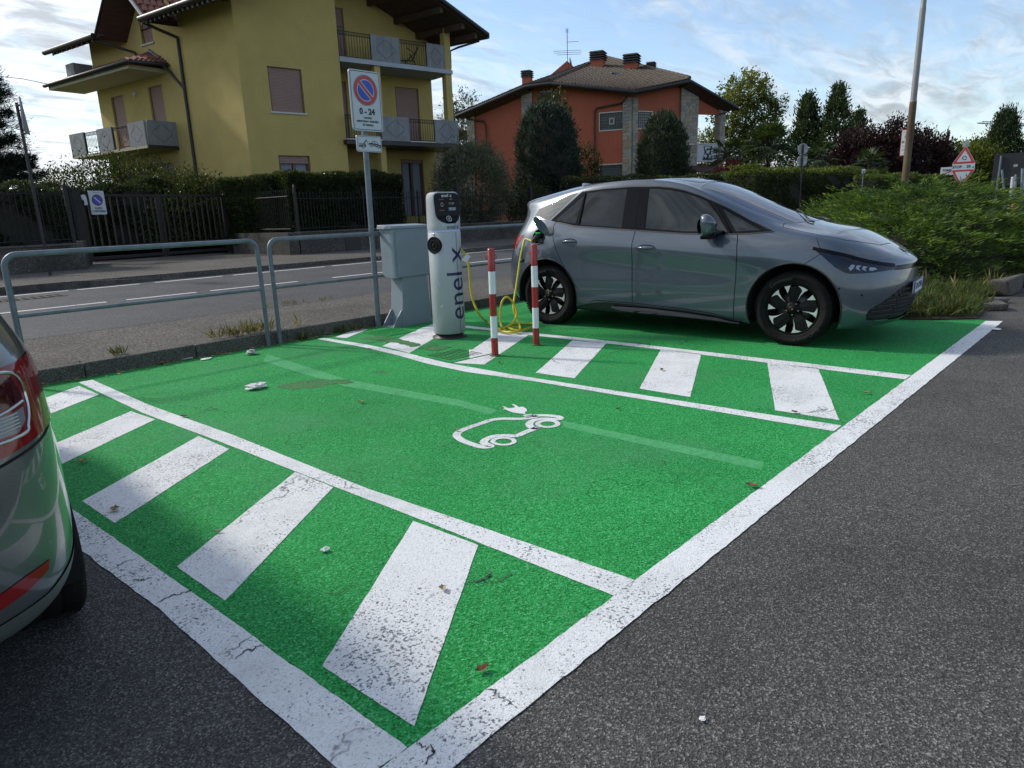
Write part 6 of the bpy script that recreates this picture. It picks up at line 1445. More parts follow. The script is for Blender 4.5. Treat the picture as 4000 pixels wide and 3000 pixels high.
# notice on the gate
gs = thing('gate_sign', GP(.08,.06,1.9), 0, 'small no parking passo carrabile sign on the left leaf of the driveway gate', 'road sign')
gf = Face(GP(.095,.06,1.93), (gd.x,gd.y,0), (0,0,1)); gp_ = gf.slab(rrect(0,0,.44,.66,.03), 0, .012, 'sign_plate', M['sign_back'], gs)
gf.sheet(rrect(0,0,.43,.65,.03), .002, 'white_face', M['sign_white'], gp_); gf.sheet(disc(0,.07,.155,30), .004, 'red_disc', pm('dark_red_print', (0.12,0.02,0.04), .4, var=0), gp_); gf.sheet(disc(0,.07,.115,30), .006, 'blue_disc', M['sign_blue'], gp_)
gf.sheet([(a*.7-.0,b*.7+.07) for a, b in ((-.135,.105),(-.105,.135),(.135,-.105),(.105,-.135))], .008, 'bar', M['sign_white'], gp_)
gf.text('PASSO', .075, 0, -.155, .004, gp_, INK, bold=.002); gf.text('CARRABILE', .075, 0, -.235, .004, gp_, INK, bold=.002); gf.text('Comune di', .04, 0, .275, .004, gp_, INK)
gn = thing('paper_notice', GP(.012,.07,1.98), 0, 'torn white paper notice at the left end of the driveway gate', 'notice')
MB().prism([GP(a,.075,z) for a, z in ((.000,2.13),(.020,2.16),(.030,2.12),(.034,1.92),(.030,1.86),(.012,1.87),(.016,1.98),(.004,2.02))], (0,.004,0)).build('paper', M['sign_white'], gn)
rwl = thing('right_wall', (13, FY, .2), 0, 'long low concrete wall right of the gate under the spear-topped iron fence', 'wall')
MB().hexa([(11.05,23.35,.15),(11.35,23.35,.15),(11.55,FY-.15,.15),(11.2,FY-.15,.15),(11.05,23.35,.88),(11.35,23.35,.88),(11.55,FY-.15,.88),(11.2,FY-.15,.88)]).build('wall_return', M['wallc'], rwl)
MB().box((26.6,FY,.50),(30.0,.30,.72)).build('wall_base', M['wallc'], rwl); MB().box((26.6,FY,.875),(30.0,.36,.035)).build('coping', M['kerb'], rwl)
MB().box((13.55,FY-.155,.42),(.62,.02,.40)).build('meter_door', M['gutter'], rwl)
fence(rwl, (11.6,FY), (31.5,FY), .89, 2.02, .118, [(.05,.07,2.25),(2.6,.04,2.2),(5.0,.045,2.1),(6.95,.17,2.30),(11.2,.13,2.26),(13.3,.13,2.26),(17.5,.13,2.26)])
fence(rwl, (11.3,23.3), (11.45,FY+.1), .89, 2.1, .12, [])
# ------------------------------------------------------------------ red house with stone pillars
M['redwall'] = pm('brick_red_render', (0.37,0.10,0.056), .9, var=.06, vs=1.2, bmp=.12, bs=120, dirt=.2, dcol=(0.26,0.07,0.04), ds=1.0)
M['stone_a'] = pm('pale_field_stone', (0.33,0.30,0.245), .9, var=.3, vs=5, bmp=.2, bs=30); M['stone_b'] = pm('grey_field_stone', (0.24,0.235,0.22), .9, var=.3, vs=5, bmp=.2, bs=30); M['stone_c'] = pm('tan_field_stone', (0.30,0.245,0.17), .9, var=.3, vs=5, bmp=.2, bs=30)
M['mortar'] = pm('mortar', (0.16,0.15,0.13), .95, var=.15)
M['glass_block'] = glassy('glass_block', (0.10,0.12,0.125), .12, 1.6)
M['frame_white'] = pm('cream_window_frame', (0.55,0.53,0.46), .6, var=.05)
M['banner'] = pm('pale_banner_cloth', (0.50,0.53,0.57), .8, var=.05, vs=3)
RS_ = 1.15
RC = at(2465, 686, 36)[:2]*RS_; RC = Vector((RC[0], RC[1]))
LDv, RDv = _d(111), _d(-23); LNv, RNv = Vector((-LDv.y, LDv.x)), Vector((RDv.y, -RDv.x))
def zz_(z): return EYE+(z-EYE)*RS_
def LQ(s, off, z): q = RC+LDv*(s*RS_)+LNv*(off*RS_); return (q.x, q.y, zz_(z))
def RQ(s, off, z): q = RC+RDv*(s*RS_)+RNv*(off*RS_); return (q.x, q.y, zz_(z))
rh = thing('red_house', (RC.x, RC.y, .6), 0, 'brick red house with rough stone pillars and low brown tiled roof', 'house')
w = MB()
gbL = [(.42,1.68,5.25,6.08),(.42,1.68,2.66,3.49)]; gbR = [(.36,1.25,5.25,6.05)]
w = grid_wall(LQ, 0, 9.1, 0, 6.45, gbL, .14)
w.add([LQ(0,0,6.45),LQ(9.1,0,6.45),LQ(9.1,0,6.72),LQ(5.5,0,7.78),LQ(4.2,0,7.78),LQ(0,0,7.0)], [(0,1,2,3,4,5)])
r = grid_wall(RQ, 0, 4.2, 0, 6.45, gbR, .14); w.add(r.v, r.f)
w.add([RQ(0,0,6.45),RQ(4.2,0,6.45),RQ(4.2,0,7.4),RQ(3.15,0,7.62),RQ(0,0,7.0)], [(0,1,2,3,4)])
w.add([RQ(4.2,0,6.0),RQ(5.8,0,6.0),RQ(5.8,0,6.55),RQ(4.2,0,7.15)], [(0,1,2,3)])        # beam over the open corner
far = Vector((RC.x, RC.y))+LDv*(9.1*RS_)+RDv*(6.0*RS_)
def XQ(a, b, z): q = RC+LDv*(a*RS_)+RDv*(b*RS_); return (q.x, q.y, zz_(z))
w.add([XQ(2.2,4.2,0),XQ(9.1,4.2,0),XQ(9.1,4.2,6.6),XQ(2.2,4.2,6.9)], [(0,1,2,3)]); w.add([XQ(9.1,0,0),XQ(9.1,6,0),XQ(9.1,6,6.5),XQ(9.1,0,6.5)], [(0,1,2,3)]); w.add([RQ(4.2,0,0),RQ(4.2,-2.2,0),RQ(4.2,-2.2,6.9),RQ(4.2,0,6.9)], [(0,1,2,3)])
w.add([RQ(4.2,0,3.45),RQ(6.05,0,3.45),RQ(6.05,-2.4,3.45),RQ(4.2,-2.4,3.45)], [(0,1,2,3)]); 
w.build('wall', M['redwall'], rh, fixn=False)
# glass block windows, block by block
def gb(P, h, n, m, centre=False):
    a0, a1, z0, z1 = h; fr = MB()
    for q in ((a0-.05,a1+.05,z1-.0,z1+.05),(a0-.05,a1+.05,z0-.05,z0+.0),(a0-.05,a0,z0,z1),(a1,a1+.04,z0,z1)): fr.hexa([P(q[0],-.12,q[2]),P(q[1],-.12,q[2]),P(q[1],.02,q[2]),P(q[0],.02,q[2]),P(q[0],-.12,q[3]),P(q[1],-.12,q[3]),P(q[1],.02,q[3]),P(q[0],.02,q[3])])
    f = fr.build('window', M['frame_white'], rh)
    pbox(P, a0, a1, -.13, -.11, z0, z1).build('mortar_bed', M['mortar'], f)
    base = None; dw, dz = (a1-a0)/n, (z1-z0)/m
    for i in range(n):
        for j in range(m):
            a, z = a0+dw*i, z0+dz*j
            if base is None: base = pbox(P, a+.012, a+dw-.012, -.11, -.07, z+.012, z+dz-.012).build('glass_block', M['glass_block'], f, bevel=.01, bseg=1); b0 = Vector(P(a,0,z))
            else: copy_part(base, f, Vector(P(a,0,z))-b0)
    if centre:
        am, zm = (a0+a1)/2, (z0+z1)/2; c = MB()
        for q in ((am-.13,am+.13,zm+.11,zm+.15),(am-.13,am+.13,zm-.15,zm-.11),(am-.13,am-.09,zm-.11,zm+.11),(am+.09,am+.13,zm-.11,zm+.11)): c.hexa([P(q[0],-.08,q[2]),P(q[1],-.08,q[2]),P(q[1],-.03,q[2]),P(q[0],-.03,q[2]),P(q[0],-.08,q[3]),P(q[1],-.08,q[3]),P(q[1],-.03,q[3]),P(q[0],-.03,q[3])])
        c.build('vent_frame', M['frame_white'], f)
gb(LQ, gbL[0], 9, 6, True); gb(LQ, gbL[1], 9, 6); gb(RQ, gbR[0], 7, 6)
# stone pillars: every stone a piece of its own
protos = []
def stone_proto(k):
    rr = random.Random(k); mb = MB(); x, y, z = .5, .5, .5
    P = [Vector((sx*x, sy*y, sz*z)) for sz in (-1,1) for sx, sy in ((-1,-1),(1,-1),(1,1),(-1,1))]
    P = [p+Vector((rr.uniform(-.05,.05), rr.uniform(-.12,.04), rr.uniform(-.07,.07))) for p in P]
    return mb.hexa(P)
scount = [0]
def pillar(P, a0, a1, f0, f1, z0, z1, both=True):
    core = pbox(P, a0+.01, a1-.01, f0+.01, f1-.02, z0, z1).build('stone_pillar', M['mortar'], rh)
    A, B = Vector(P(a0,f1,z0)), Vector(P(a1,f1,z0)); ax = (B-A).normalized(); out = (Vector(P(a0,f1,z0))-Vector(P(a0,f0,z0))).normalized(); Z = Vector((0,0,1))
    L = (B-A).length; Hh = (z1-z0)*RS_; z = 0
    faces = [(A, ax, out, L)]
    if both:
        D = (f1-f0)*RS_; faces += [(Vector(P(a0,f0,z0)), out, -ax, D), (Vector(P(a1,f0,z0)), out, ax, D)]
    for (O, u, n, W_) in faces:
        z = 0.0; row = 0
        while z < Hh-.05:
            h = random.choice((.13,.17,.21,.26)); h = min(h, Hh-z); x = 0.0
            while x < W_-.02:
                w_ = min(random.choice((.17,.24,.31,.40)), W_-x)
                if W_-x-w_ < .10: w_ = W_-x
                k = random.randrange(6); mt = random.choice(('stone_a','stone_a','stone_b','stone_c'))
                key = (k, mt)
                if key not in SP_:
                    o = stone_proto(k).build('stone', M[mt], core, world=False); SP_[key] = o; c = o; first = True
                else: c = SP_[key].copy(); COL.objects.link(c); c.parent = core
                ctr = O+u*(x+w_/2)+Z*(z+h/2)+n*.004; R = Matrix((u, -n, Z)).transposed()
                L0 = wm(core).inverted(); c.location = L0 @ ctr; c.rotation_euler = (L0.to_3x3() @ R).to_euler(); c.scale = (w_-.014, .07, h-.014); scount[0] += 1
                x += w_
            z += h
SP_ = {}
pillar(LQ, -.02, .41, -.30, .10, 2.6, 6.75)
pillar(LQ, 5.40, 6.03, -.25, .10, 5.4, 7.5, False); pillar(LQ, 8.88, 9.33, -.25, .10, 4.6, 6.5, False)
pillar(RQ, 3.03, 4.18, -.25, .10, 2.9, 7.30, False); pillar(RQ, 5.68, 6.03, -.30, .10, 2.9, 6.45)
# the house corner facing right also shows stone
pillar(RQ, .02, .33, -.2, .06, 2.6, 6.7, False)
f = window_frame = None
def hw(P, h, off):
    a0, a1, z0, z1 = h; fr = pbox(P, a0, a1, off-.02, off, z0, z1).build('window', M['brown_frame'], rh)
    for a in ((a0+.04, (a0+a1)/2-.02), ((a0+a1)/2+.02, a1-.04)): pbox(P, a[0], a[1], off, off+.008, z0+.05, z1-.05).build('pane', M['pane'], fr)
hw(RQ, (3.42,3.90,4.50,5.58), .115); hw(LQ, (4.2,5.0,6.9,7.55), .03); pbox(RQ, 3.40, 3.93, .10, .17, 4.44, 4.498).build('sill', M['sill'], rh)
# corner balcony with a cloth banner
pbox(RQ, 4.2, 5.68, -.06, .06, 3.62, 4.48).build('balcony_parapet', M['banner'], rh); pbox(RQ, 4.16, 5.72, -.08, .10, 4.48, 4.53).build('parapet_rail', M['frame_white'], rh); pbox(RQ, 4.18, 5.70, -.3, .09, 3.57, 3.615).build('balcony_edge', M['frame_white'], rh)
bf = Face(RQ(4.95,.065,4.05), (RDv.x,RDv.y,0), (0,0,1))
bp_ = bf.sheet([(-.36,.40),(.34,.40),(.25,.02),(.40,-.46),(-.40,-.46),(-.26,.02)], .004, 'dark_print', INK, rh)
for q in ([(-.27,.36),(.20,.36),(.15,.22),(-.06,.26),(-.20,.12)], [(-.1,.12),(.16,.14),(.10,-.08),(-.12,-.02)], [(-.30,-.20),(-.18,-.05),(-.06,-.22),(-.16,-.34)], [(.10,-.16),(.24,-.12),(.28,-.30),(.12,-.34)]): bf.sheet(q, .008, 'light_print', M['banner'], bp_)
# awning over the door
MB().hexa([RQ(3.5,.0,3.20),RQ(5.5,.0,3.20),RQ(5.5,1.0,2.95),RQ(3.5,1.0,2.95),RQ(3.5,.0,3.42),RQ(5.5,.0,3.42),RQ(5.5,1.0,3.05),RQ(3.5,1.0,3.05)]).build('door_canopy', M['wood'], rh)
# roof: planes falling to the near corner and to both ends from the mid-wall peaks
apex = Vector(at(2367, 230, 43))*1.0; apex = Vector(EYEP)+(Vector(apex)-Vector(EYEP))*RS_
eC = (Vector(LQ(-.25,.62,6.92))+Vector(RQ(-.25,.62,6.92)))/2
qm = RC-( LDv+RDv)*.0
nrm2 = (LNv+RNv).normalized(); q = RC+nrm2*(.72*RS_/max(.3,(LNv.dot(nrm2)))); eC = Vector((q.x, q.y, zz_(6.92)))
M1 = Vector(LQ(4.25,.62,7.76)); M1b = Vector(LQ(5.57,.62,7.72)); EL = Vector(LQ(9.75,.62,6.56)); M2 = Vector(RQ(3.15,.62,7.60)); ER = Vector(RQ(6.4,.62,6.36))
backL = EL+Vector((*(RDv*8*RS_),0)); backR = ER+Vector((*(LDv*8*RS_),0))
RMb = [M['tile_brown'], M['wood']]
def rsl(nm, pts, th=.2):
    mb = MB(); n = len(pts); bot = [p-Vector((0,0,th)) for p in pts]
    for tri in range(1, n-1): mb.add([pts[0],pts[tri],pts[tri+1]], [(0,1,2)], 0); mb.add([bot[0],bot[tri+1],bot[tri]], [(0,1,2)], 1)
    mb.add(list(pts)+bot, [(i,(i+1) % n,n+(i+1) % n,n+i) for i in range(n)], 1)
    return mb.build(nm, RMb, rh, fixn=False)
ap2 = apex+Vector((*(LDv*1.2),-.15))
roof1 = rsl('roof_plane', [eC, M2, apex, M1]); rsl('roof_plane', [M1, apex, ap2, M1b]); rsl('roof_plane', [M1b, ap2, backL, EL]); rsl('roof_plane', [M2, ER, backR, apex])
# rows of real tile ridges over the visible planes
def tiles_on(p00, p10, p11, p01, nx, ny, nm):
    """quad p00->p10 along the eave, to p01/p11 at the ridge: barrel rows stepped course by course"""
    V = []; F = []; k = 4
    N_ = (p10-p00).cross(p01-p00).normalized()
    if N_.z < 0: N_ = -N_
    for j in range(ny):
        for i in range(nx):
            b = len(V)
            for jj, lift in ((j, .07), (j+1.08, .025)):
                t = min(jj/ny, 1.0); A = p00.lerp(p01, t); B = p10.lerp(p11, t)
                for q in range(k+1):
                    u = (i+.06+.88*q/k)/nx; V.append(A.lerp(B, u)+N_*(lift+.075*math.sin(math.pi*q/k)+random.uniform(-.012,.012)))
            for q in range(k): F.append((b+q, b+q+1, b+k+1+q+1, b+k+1+q))
            F.append((b, b+1, b+3, b+4))
    mesh_np(nm, np.array([tuple(v) for v in V]), np.array([f for f in F if len(f) == 4]), M['tile_brown'], rh, kind='stuff')
tiles_on(eC, M2, apex, M1.lerp(apex, .0), 0, 0, 'x') if False else None
tiles_on(eC+(M1-eC)*0.0, M2, apex, M1, 38, 26, 'roof_tiles')
tiles_on(M1, M1b, ap2, apex, 12, 26, 'roof_tiles'); tiles_on(M1b, EL, backL, ap2, 36, 26, 'roof_tiles')
def bead(P, r, mat, nm): MB().tube(P, r, 8).build(nm, M[mat], rh, fixn=False)
dz = Vector((0,0,.10))
bead([EL-dz*.8, M1b-dz*.8, M1-dz*.8, eC-dz*.8, M2-dz*.8, ER-dz*.8], .13, 'gutter', 'fascia_gutter')
ridge = None
for a, b, n in ((M1,apex,22),(apex,M2,22)):
    for k in range(n):
        p = a.lerp(b, (k+.5)/n)+Vector((0,0,.10)); d = (b-a).normalized()
        o = MB().tube([p-d*.24, p+d*.24], [.15,.12], 6).build('ridge_tile', M['tile_brown'], rh, fixn=False)
bead([LQ(.2,.3,6.75),LQ(.5,.12,6.5),LQ(1.0,.08,6.45),LQ(1.85,.08,6.36),LQ(1.95,.08,6.2),LQ(1.95,.08,1)], .055, 'wood', 'downpipe'); bead([LQ(9.3,.3,6.4),LQ(8.9,.1,6.3),LQ(8.3,.1,6.2),LQ(8.2,.1,6.0),LQ(8.2,.1,2)], .055, 'wood', 'downpipe'); bead([RQ(6.2,.55,6.3),RQ(5.95,.2,6.1),RQ(5.6,.12,6.05)], .05, 'wood', 'downpipe')
# chimneys
M['cap'] = pm('dark_tile_cowl', (0.05,0.045,0.042), .8, var=.2)
def chimney(px, ptop, pbot, d, wd):
    d *= RS_; b = Vector(at(px, pbot, d)); t = Vector(at(px, ptop, d)); h = t.z-b.z+.5; w_ = wd; rz = math.radians(20)
    c = MB().box((b.x,b.y,b.z-.5+h*.62/2), (w_,w_,h*.62), rz).build('chimney', M['redwall'], rh)
    n = 4
    for k in range(n): MB().hexa([Matrix.Rotation(rz,3,'Z') @ Vector((sx*w_*(.66 if lv == 0 else .56), sy*w_*(.66 if lv == 0 else .56), 0))+Vector((b.x,b.y,b.z-.5+h*(.62+.38*(k+(0 if lv == 0 else .62))/n))) for lv in (0,1) for sx, sy in ((-1,-1),(1,-1),(1,1),(-1,1))]).build('cowl_tile', M['cap'], c)
    MB().box((b.x,b.y,b.z-.5+h*.8), (w_*.8,w_*.8,h*.36), rz).build('flue', M['gap'], c)
chimney(2337, 202, 265, 40, .78); chimney(2468, 213, 280, 39, .80); chimney(2544, 243, 272, 44, .52); chimney(2060, 276, 322, 45, .62)
_n = (M2-eC).cross(apex-eC).normalized(); _r = Vector(ray((2403,302)).tolist()); sk = Vector(EYEP)+_r*((eC-Vector(EYEP)).dot(_n)/_r.dot(_n))+Vector((0,0,.16)); MB().box(sk, (.8,.62,.10), math.radians(-45), M=(Matrix.Rotation(math.radians(44),3,'Z') @ Matrix.Rotation(math.radians(18),3,'X'))).build('roof_window', M['galv'], rh)
dm = Vector(at(2212, 268, 45*RS_)); MB().prism([dm+Vector((-.75,.75,-.3)), dm+Vector((.75,-.75,-.3)), dm+Vector((.05,-.05,.55))], (.9,.9,0)).build('dormer_gable', M['redwall'], rh)
# aerial on the roof
ae = Vector(at(2217, 262, 45*RS_)); tv = thing('tv_aerial', ae, 0, 'thin television aerial mast with cross rods on the red house roof', 'aerial')
top = Vector(at(2217, 122, 45*RS_)); hgt = top.z-ae.z
MB().tube([ae-Vector((0,0,.4)), ae+Vector((0,0,hgt))], .028, 6).build('mast', M['galv'], tv, fixn=False)
cr = Vector(CR.tolist()); cr.z = 0; cr.normalize()
for f, l0, l1 in ((.43,-1.05,1.05),(.38,-1.0,1.1),(.33,-.8,1.0),(.66,-.05,.85)):
    z = ae.z+hgt*f; MB().tube([Vector((ae.x,ae.y,z))+cr*l0, Vector((ae.x,ae.y,z+.02))+cr*l1], .015, 5).build('cross_rod', M['galv'], tv, fixn=False)
for k in range(4): MB().tube([Vector((ae.x,ae.y,ae.z+hgt*.95))+cr*(-.12+.08*k)+Vector((0,0,-.12)), Vector((ae.x,ae.y,ae.z+hgt*.95))+cr*(-.12+.08*k)+Vector((0,0,.2))], .01, 4).build('cross_rod', M['galv'], tv, fixn=False)
MB().lathe([(0,.02),(.2,.05),(.3,.11)], 18, Matrix.Translation(ae+Vector((.1,-.1,.35))) @ Matrix.Rotation(math.radians(-45), 4, 'Z') @ Matrix.Rotation(math.radians(75), 4, 'Y')).build('satellite_dish', M['galv'], tv)

# low tiled house behind, between the two
bh = thing('background_house', at(1760, 640, 62), 0, 'low house with pale red tiled roof far behind the olive bush', 'house')
def bquad(pp, d): return [Vector(at(x, y, d_)) for (x, y), d_ in zip(pp, d)]
bw = MB(); p = Vector(at(1700, 640, 62)); q = Vector(at(1905, 640, 66)); zt = float(at(1700, 560, 62)[2])
bw.hexa([(p.x,p.y,0),(q.x,q.y,0),(q.x+5,q.y+9,0),(p.x+5,p.y+9,0),(p.x,p.y,zt),(q.x,q.y,zt),(q.x+5,q.y+9,zt),(p.x+5,p.y+9,zt)]); bw.build('wall', pm('pale_pink_render', (0.38,0.30,0.24), .9, var=.06), bh)
def bh_roof(x0, x1, yt, yb, d):
    a, b = Vector(at(x0, yb, d)), Vector(at(x1, yb, d+3)); c, e = Vector(at(x1, yt, d+5)), Vector(at(x0, yt, d+2)); V = []; F = []
    n, m_ = 26, 9
    for j in range(m_):
        for i in range(n):
            k0 = len(V)
            for jj, l in ((j,.10),(j+1,.02)):
                A, B = a.lerp(e, jj/m_), b.lerp(c, jj/m_)
                for t in (0.05,.5,.95): V.append(A.lerp(B, (i+t)/n)+Vector((0,0,l+(.09 if t == .5 else 0))))
            F += [(k0,k0+1,k0+4,k0+3),(k0+1,k0+2,k0+5,k0+4)]
    mesh_np('roof_tiles', [tuple(v) for v in V], F, pm('weathered_tile', (0.26,0.15,0.11), .85, var=.3, vs=2), bh, kind='stuff')
    MB().poly([a,b,c,e]).build('roof', M['wood'], bh, fixn=False)
bh_roof(1695, 1905, 508, 548, 60); bh_roof(1695, 1790, 578, 596, 50)
hw_ = MB(); 
for x, y in ((1712,610),(1740,606)): c = Vector(at(x, y, 55)); hw_.box(c, (.5,.5,1.0))
# ------------------------------------------------------------------ vegetation
M['bark'] = pm('bark', (0.06,0.045,0.032), .95, var=.35, vs=4, bmp=.4, bs=20, stretch=(1,1,.25)); M['twig'] = pm('dark_twigs', (0.022,0.02,0.014), .95, var=.3, vs=6)
LM = dict(
 hedge=leafmat('hedge_leaf', (0.008,0.016,0.005), (0.045,0.066,0.018), .30, .28, (0.15,0.17,0.06)),
 shrub=leafmat('shrub_leaf', (0.010,0.018,0.006), (0.045,0.062,0.016), .35, .4, (0.15,0.155,0.04)),
 pine=leafmat('pine_needles', (0.009,0.016,0.010), (0.02,0.034,0.018), .15, .6, (0.035,0.05,0.025)),
 olive=leafmat('olive_leaf', (0.05,0.06,0.038), (0.13,0.145,0.095), .3, .5, (0.25,0.26,0.19)),
 cyp=leafmat('cypress_spray', (0.009,0.021,0.015), (0.028,0.05,0.034), .18, .55, (0.07,0.105,0.06)),
 cyp2=leafmat('yellow_cypress_spray', (0.011,0.024,0.014), (0.034,0.058,0.028), .2, .55, (0.11,0.135,0.05)),
 maple=leafmat('red_maple_leaf', (0.07,0.010,0.008), (0.17,0.025,0.018), .3, .5, (0.28,0.06,0.035)),
 tall=leafmat('yellowing_leaf', (0.035,0.055,0.012), (0.11,0.14,0.028), .45, .5, (0.26,0.25,0.04)),
 spruce=leafmat('broad_conifer_leaf', (0.018,0.036,0.016), (0.052,0.085,0.03), .28, .55, (0.11,0.15,0.055)),
 plum=leafmat('purple_plum_leaf', (0.016,0.007,0.009), (0.035,0.014,0.016), .25, .5, (0.07,0.03,0.03)),
 palm=leafmat('palm_leaf', (0.018,0.035,0.012), (0.05,0.08,0.025), .25, .45, (0.11,0.14,0.05)),
 lime=leafmat('light_hedge_leaf', (0.02,0.036,0.009), (0.06,0.09,0.016), .35, .45, (0.16,0.20,0.035)),
 juni=leafmat('juniper_needles', (0.009,0.027,0.006), (0.075,0.135,0.022), .40, .5, (0.27,0.34,0.055)),
 grass=leafmat('grass_blade', (0.03,0.05,0.012), (0.085,0.12,0.026), .35, .6, (0.20,0.19,0.07)),
 dry=leafmat('dry_grass_blade', (0.10,0.085,0.03), (0.22,0.18,0.07), .3, .7, (0.32,0.28,0.14)),
 far=leafmat('far_foliage', (0.03,0.045,0.018), (0.06,0.08,0.03), .25, .6, (0.12,0.12,0.045)))
def unit(v): return v/np.maximum(np.linalg.norm(v, axis=1, keepdims=True), 1e-9)
def leaves(name, C, D, size, mat, parent, tint, aspect=.45, bendy=.25, **kw):
    """one four-cornered folded leaf at every point of C pointing along D"""
    n = len(C); D = unit(D); up = RNG.normal(size=(n,3)); S = unit(np.cross(D, up)); N = np.cross(S, D)
    sz = (np.asarray(size)*RNG.uniform(.65, 1.3, n))[:, None]
    base = C; tip = C+D*sz+N*sz*-.15; a = C+D*sz*.5+S*sz*aspect/2+N*sz*bendy*.3; b = C+D*sz*.5-S*sz*aspect/2+N*sz*bendy*.3
    V = np.stack([base, a, tip, b], 1).reshape(-1, 3); F = np.arange(4*n).reshape(n, 4)
    return mesh_np(name, V, F, LM[mat], parent, attr=np.repeat(np.clip(tint, 0, 1), 4), **kw)
def crown(n_cl, per, centre, radii, clump, shape='ell', shell=.55, cut=None):
    """clumped points inside an uneven crown; returns points and outward directions"""
    c = np.asarray(centre, float); r = np.asarray(radii, float)
    d = unit(RNG.normal(size=(n_cl, 3))); rad = RNG.uniform(shell, 1.0, n_cl)**.7
    if shape == 'cone': zt = RNG.uniform(0, 1, n_cl)**1.3; ang = RNG.uniform(0, 2*np.pi, n_cl); k = (1-zt)*RNG.uniform(.55, 1.05, n_cl)+.04; P = np.stack([np.cos(ang)*k, np.sin(ang)*k, zt*2-1], 1)
    elif shape == 'col': zt = RNG.uniform(-1, 1, n_cl); ang = RNG.uniform(0, 2*np.pi, n_cl); prof = (1-np.clip(np.abs(zt), 0, 1)**3.2)**.5*(1-.10*zt); k = prof*RNG.uniform(.80, 1.0, n_cl); P = np.stack([np.cos(ang)*k, np.sin(ang)*k, zt], 1)
    else: P = d*rad[:, None]
    cc = c+P*r
    pts = (cc[:, None, :]+RNG.normal(size=(n_cl, per, 3))*(np.asarray(clump)*RNG.uniform(.6, 1.3, (n_cl, 1, 1)))).reshape(-1, 3)
    out = unit((pts-c)/r); ctint = np.repeat(RNG.uniform(0, .5, n_cl), per)
    return pts, out, ctint
def trunk(P, r0, r1, parent, nm='trunk', mat='bark', n=9):
    k = len(P); return MB().tube(P, [r0+(r1-r0)*i/(k-1) for i in range(k)], n).build(nm, M[mat], parent, fixn=False)
def limbs(base, top, n, spread, parent, r=.05):
    mb = MB(); base, top = Vector(base), Vector(top)
    for i in range(n):
        t = random.uniform(.25, .9); p = base.lerp(top, t); a = random.uniform(0, 2*math.pi); d = Vector((math.cos(a), math.sin(a), random.uniform(.35, 1.0)))*spread*random.uniform(.6, 1.1)*(1.15-t*.6)
        q = p+d*.5+Vector((0,0,random.uniform(-.1,.15)))*spread; mb.tube([p, q, p+d], [r*(1.1-t*.6), r*.6*(1.1-t*.6), r*.15], 5)
    return mb.build('limb', M['bark'], parent, kind='stuff', fixn=False)
def bush(name, label, cat, pos, radii, mat, n_cl, per, clump, size, shape='ell', zc=None, upw=.3, group=None, aspect=.45, stems=True, shell=.55, rand=.8):
    pos = Vector(pos); o = thing(name, (pos.x, pos.y, pos.z), 0, label, cat, group)
    c = np.array([pos.x, pos.y, pos.z+(zc if zc is not None else radii[2])])
    P, Dn, ct = crown(n_cl, per, c, radii, clump, shape, shell)
    keep = P[:, 2] > pos.z+.03; P, Dn, ct = P[keep], Dn[keep], ct[keep]
    Dd = Dn+RNG.normal(size=P.shape)*rand+np.array([0,0,upw]); t = ct+RNG.uniform(0, .5, len(P))
    leaves('foliage', P, Dd, size, mat, o, t, aspect, kind=None)
    if stems:
        mb = MB()
        for i in range(7):
            a = random.uniform(0, 6.28); k = random.uniform(.1, .55); mb.tube([(pos.x+.1*math.cos(a), pos.y+.1*math.sin(a), pos.z-.1), (pos.x+radii[0]*k*.6*math.cos(a), pos.y+radii[1]*k*.6*math.sin(a), c[2]-.2*radii[2]), (pos.x+radii[0]*k*math.cos(a), pos.y+radii[1]*k*math.sin(a), c[2]+radii[2]*.6)], [.045*max(.4,radii[2]/2),.03*max(.4,radii[2]/2),.008], 6)
        mb.build('stem', M['bark'], o, kind='stuff', fixn=False)
    return o
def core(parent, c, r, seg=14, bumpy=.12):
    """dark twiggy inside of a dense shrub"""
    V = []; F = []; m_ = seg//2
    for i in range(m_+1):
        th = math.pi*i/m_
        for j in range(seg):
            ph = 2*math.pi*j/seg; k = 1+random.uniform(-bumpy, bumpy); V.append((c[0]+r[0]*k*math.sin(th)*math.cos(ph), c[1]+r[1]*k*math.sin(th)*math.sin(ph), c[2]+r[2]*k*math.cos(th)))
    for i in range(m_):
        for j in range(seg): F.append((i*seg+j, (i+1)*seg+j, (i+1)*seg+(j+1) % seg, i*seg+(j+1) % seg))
    return mesh_np('inner_twigs', V, F, M['twig'], parent)
